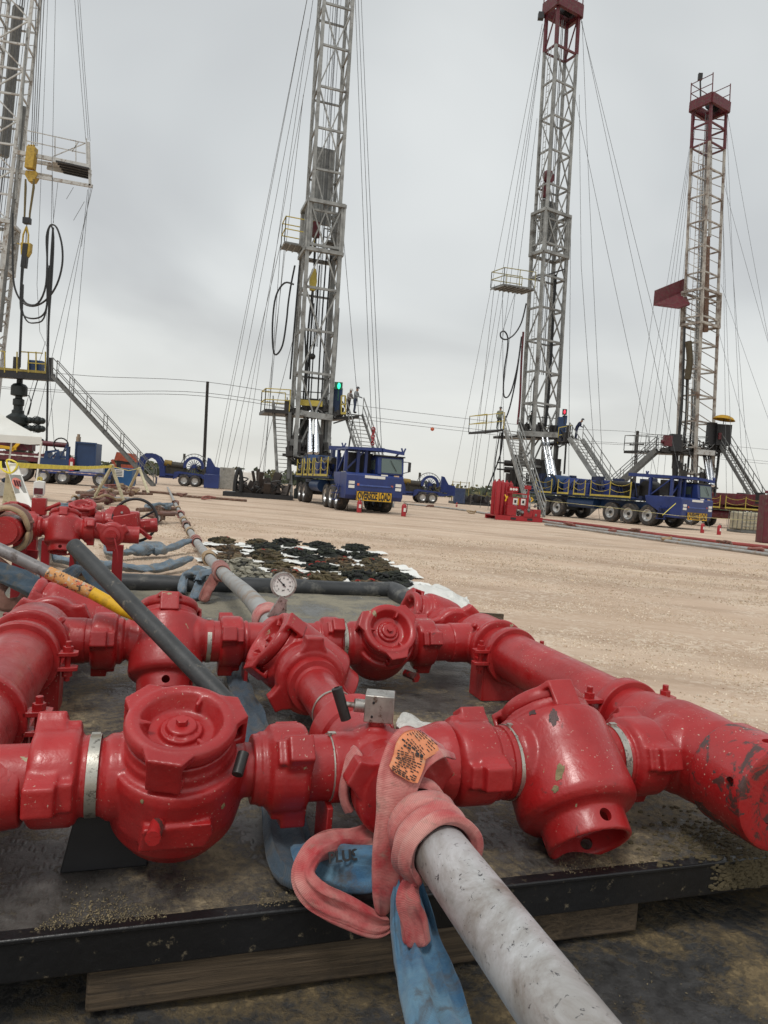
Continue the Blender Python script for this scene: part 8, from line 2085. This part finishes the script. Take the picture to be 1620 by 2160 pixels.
for (x0, y0, x1, y1, x2, y2) in ((-60, 770, 438, 806, 1000, 885), (-60, 815, 436, 836, 1000, 912), (-60, 812, 436, 829, 1000, 905), (1000, 885, 1345, 912, 1700, 955), (1000, 905, 1345, 938, 1700, 980), (1000, 912, 1345, 941, 1700, 986)):
    Y0, Y1, Y2 = (62, 62, 80) if x0 < 500 else (80, 95, 110)
    m = MB(); m.tube(catmull([gy(x0, y0, Y0), gy((x0 + x1) / 2, (y0 + y1) / 2 + 5, (Y0 + Y1) / 2), gy(x1, y1, Y1), gy((x1 + x2) / 2, (y1 + y2) / 2 + 5, (Y1 + Y2) / 2), gy(x2, y2, Y2)], 6), 0.022, 4); m.build('line', WIRE, lw)
m = MB(); m.sphere(gy(912, 905, 78), 0.22, 10); m.build('marker_ball', ORANGE, lw)
# ---- low scrub along the horizon
rr = random.Random(77)
GREENS = [simple('scrub_green', (0.075, 0.085, 0.04), 0.9), simple('scrub_dark', (0.045, 0.055, 0.03), 0.9), simple('scrub_dry', (0.13, 0.12, 0.06), 0.9)]
m = MB()
for i in range(2600):
    x = rr.uniform(-140, 170); y = rr.uniform(110, 190); h_ = rr.uniform(0.8, 2.3) * (1.3 if noise.noise(V((x * 0.05, y * 0.05, 0))) > 0 else 0.8); r_ = rr.uniform(0.8, 2.2)
    m.cm = rr.choice((0, 1, 1, 2))
    for k_ in range(7):
        a = rr.uniform(0, 6.28); c = V((x + r_ * rr.random() * math.cos(a), y + r_ * rr.random() * math.sin(a), h_ * rr.uniform(0.2, 0.9))); u_ = V((rr.gauss(0, 1), rr.gauss(0, 1), rr.gauss(0, 1))).normalized() * rr.uniform(0.3, 0.8); w_ = u_.orthogonal().normalized() * rr.uniform(0.3, 0.7)
        m.add([c - u_, c + w_, c + u_, c - w_], [(0, 1, 2, 3)])
tag(m.build('scrub', GREENS, None, ang=10), 'low grey green scrub along the horizon behind the rigs', 'scrub', kind='stuff')
# small far tanks, pumps and posts on the horizon
for (x, y, w_, h_, nm, lab) in ((520, 1002, 1.6, 1.5, 'storage_tank', 'small white tank far off behind the grey cabinet'), (537, 1004, 1.2, 1.1, 'storage_tank', 'low white tank far off right of the other one')):
    P = gy(x, y, 88); o = thing(nm, lab, 'tank', (P.x, P.y, 0), 0, 'far white tanks')
    m = MB(); m.lathe([(0, 0), (w_, 0), (w_, h_), (w_ * 0.9, h_ + 0.2), (0, h_ + 0.4)], (P.x, P.y, 0), (0, 0, 1), 16); m.build('tank_shell', WHITE, o)
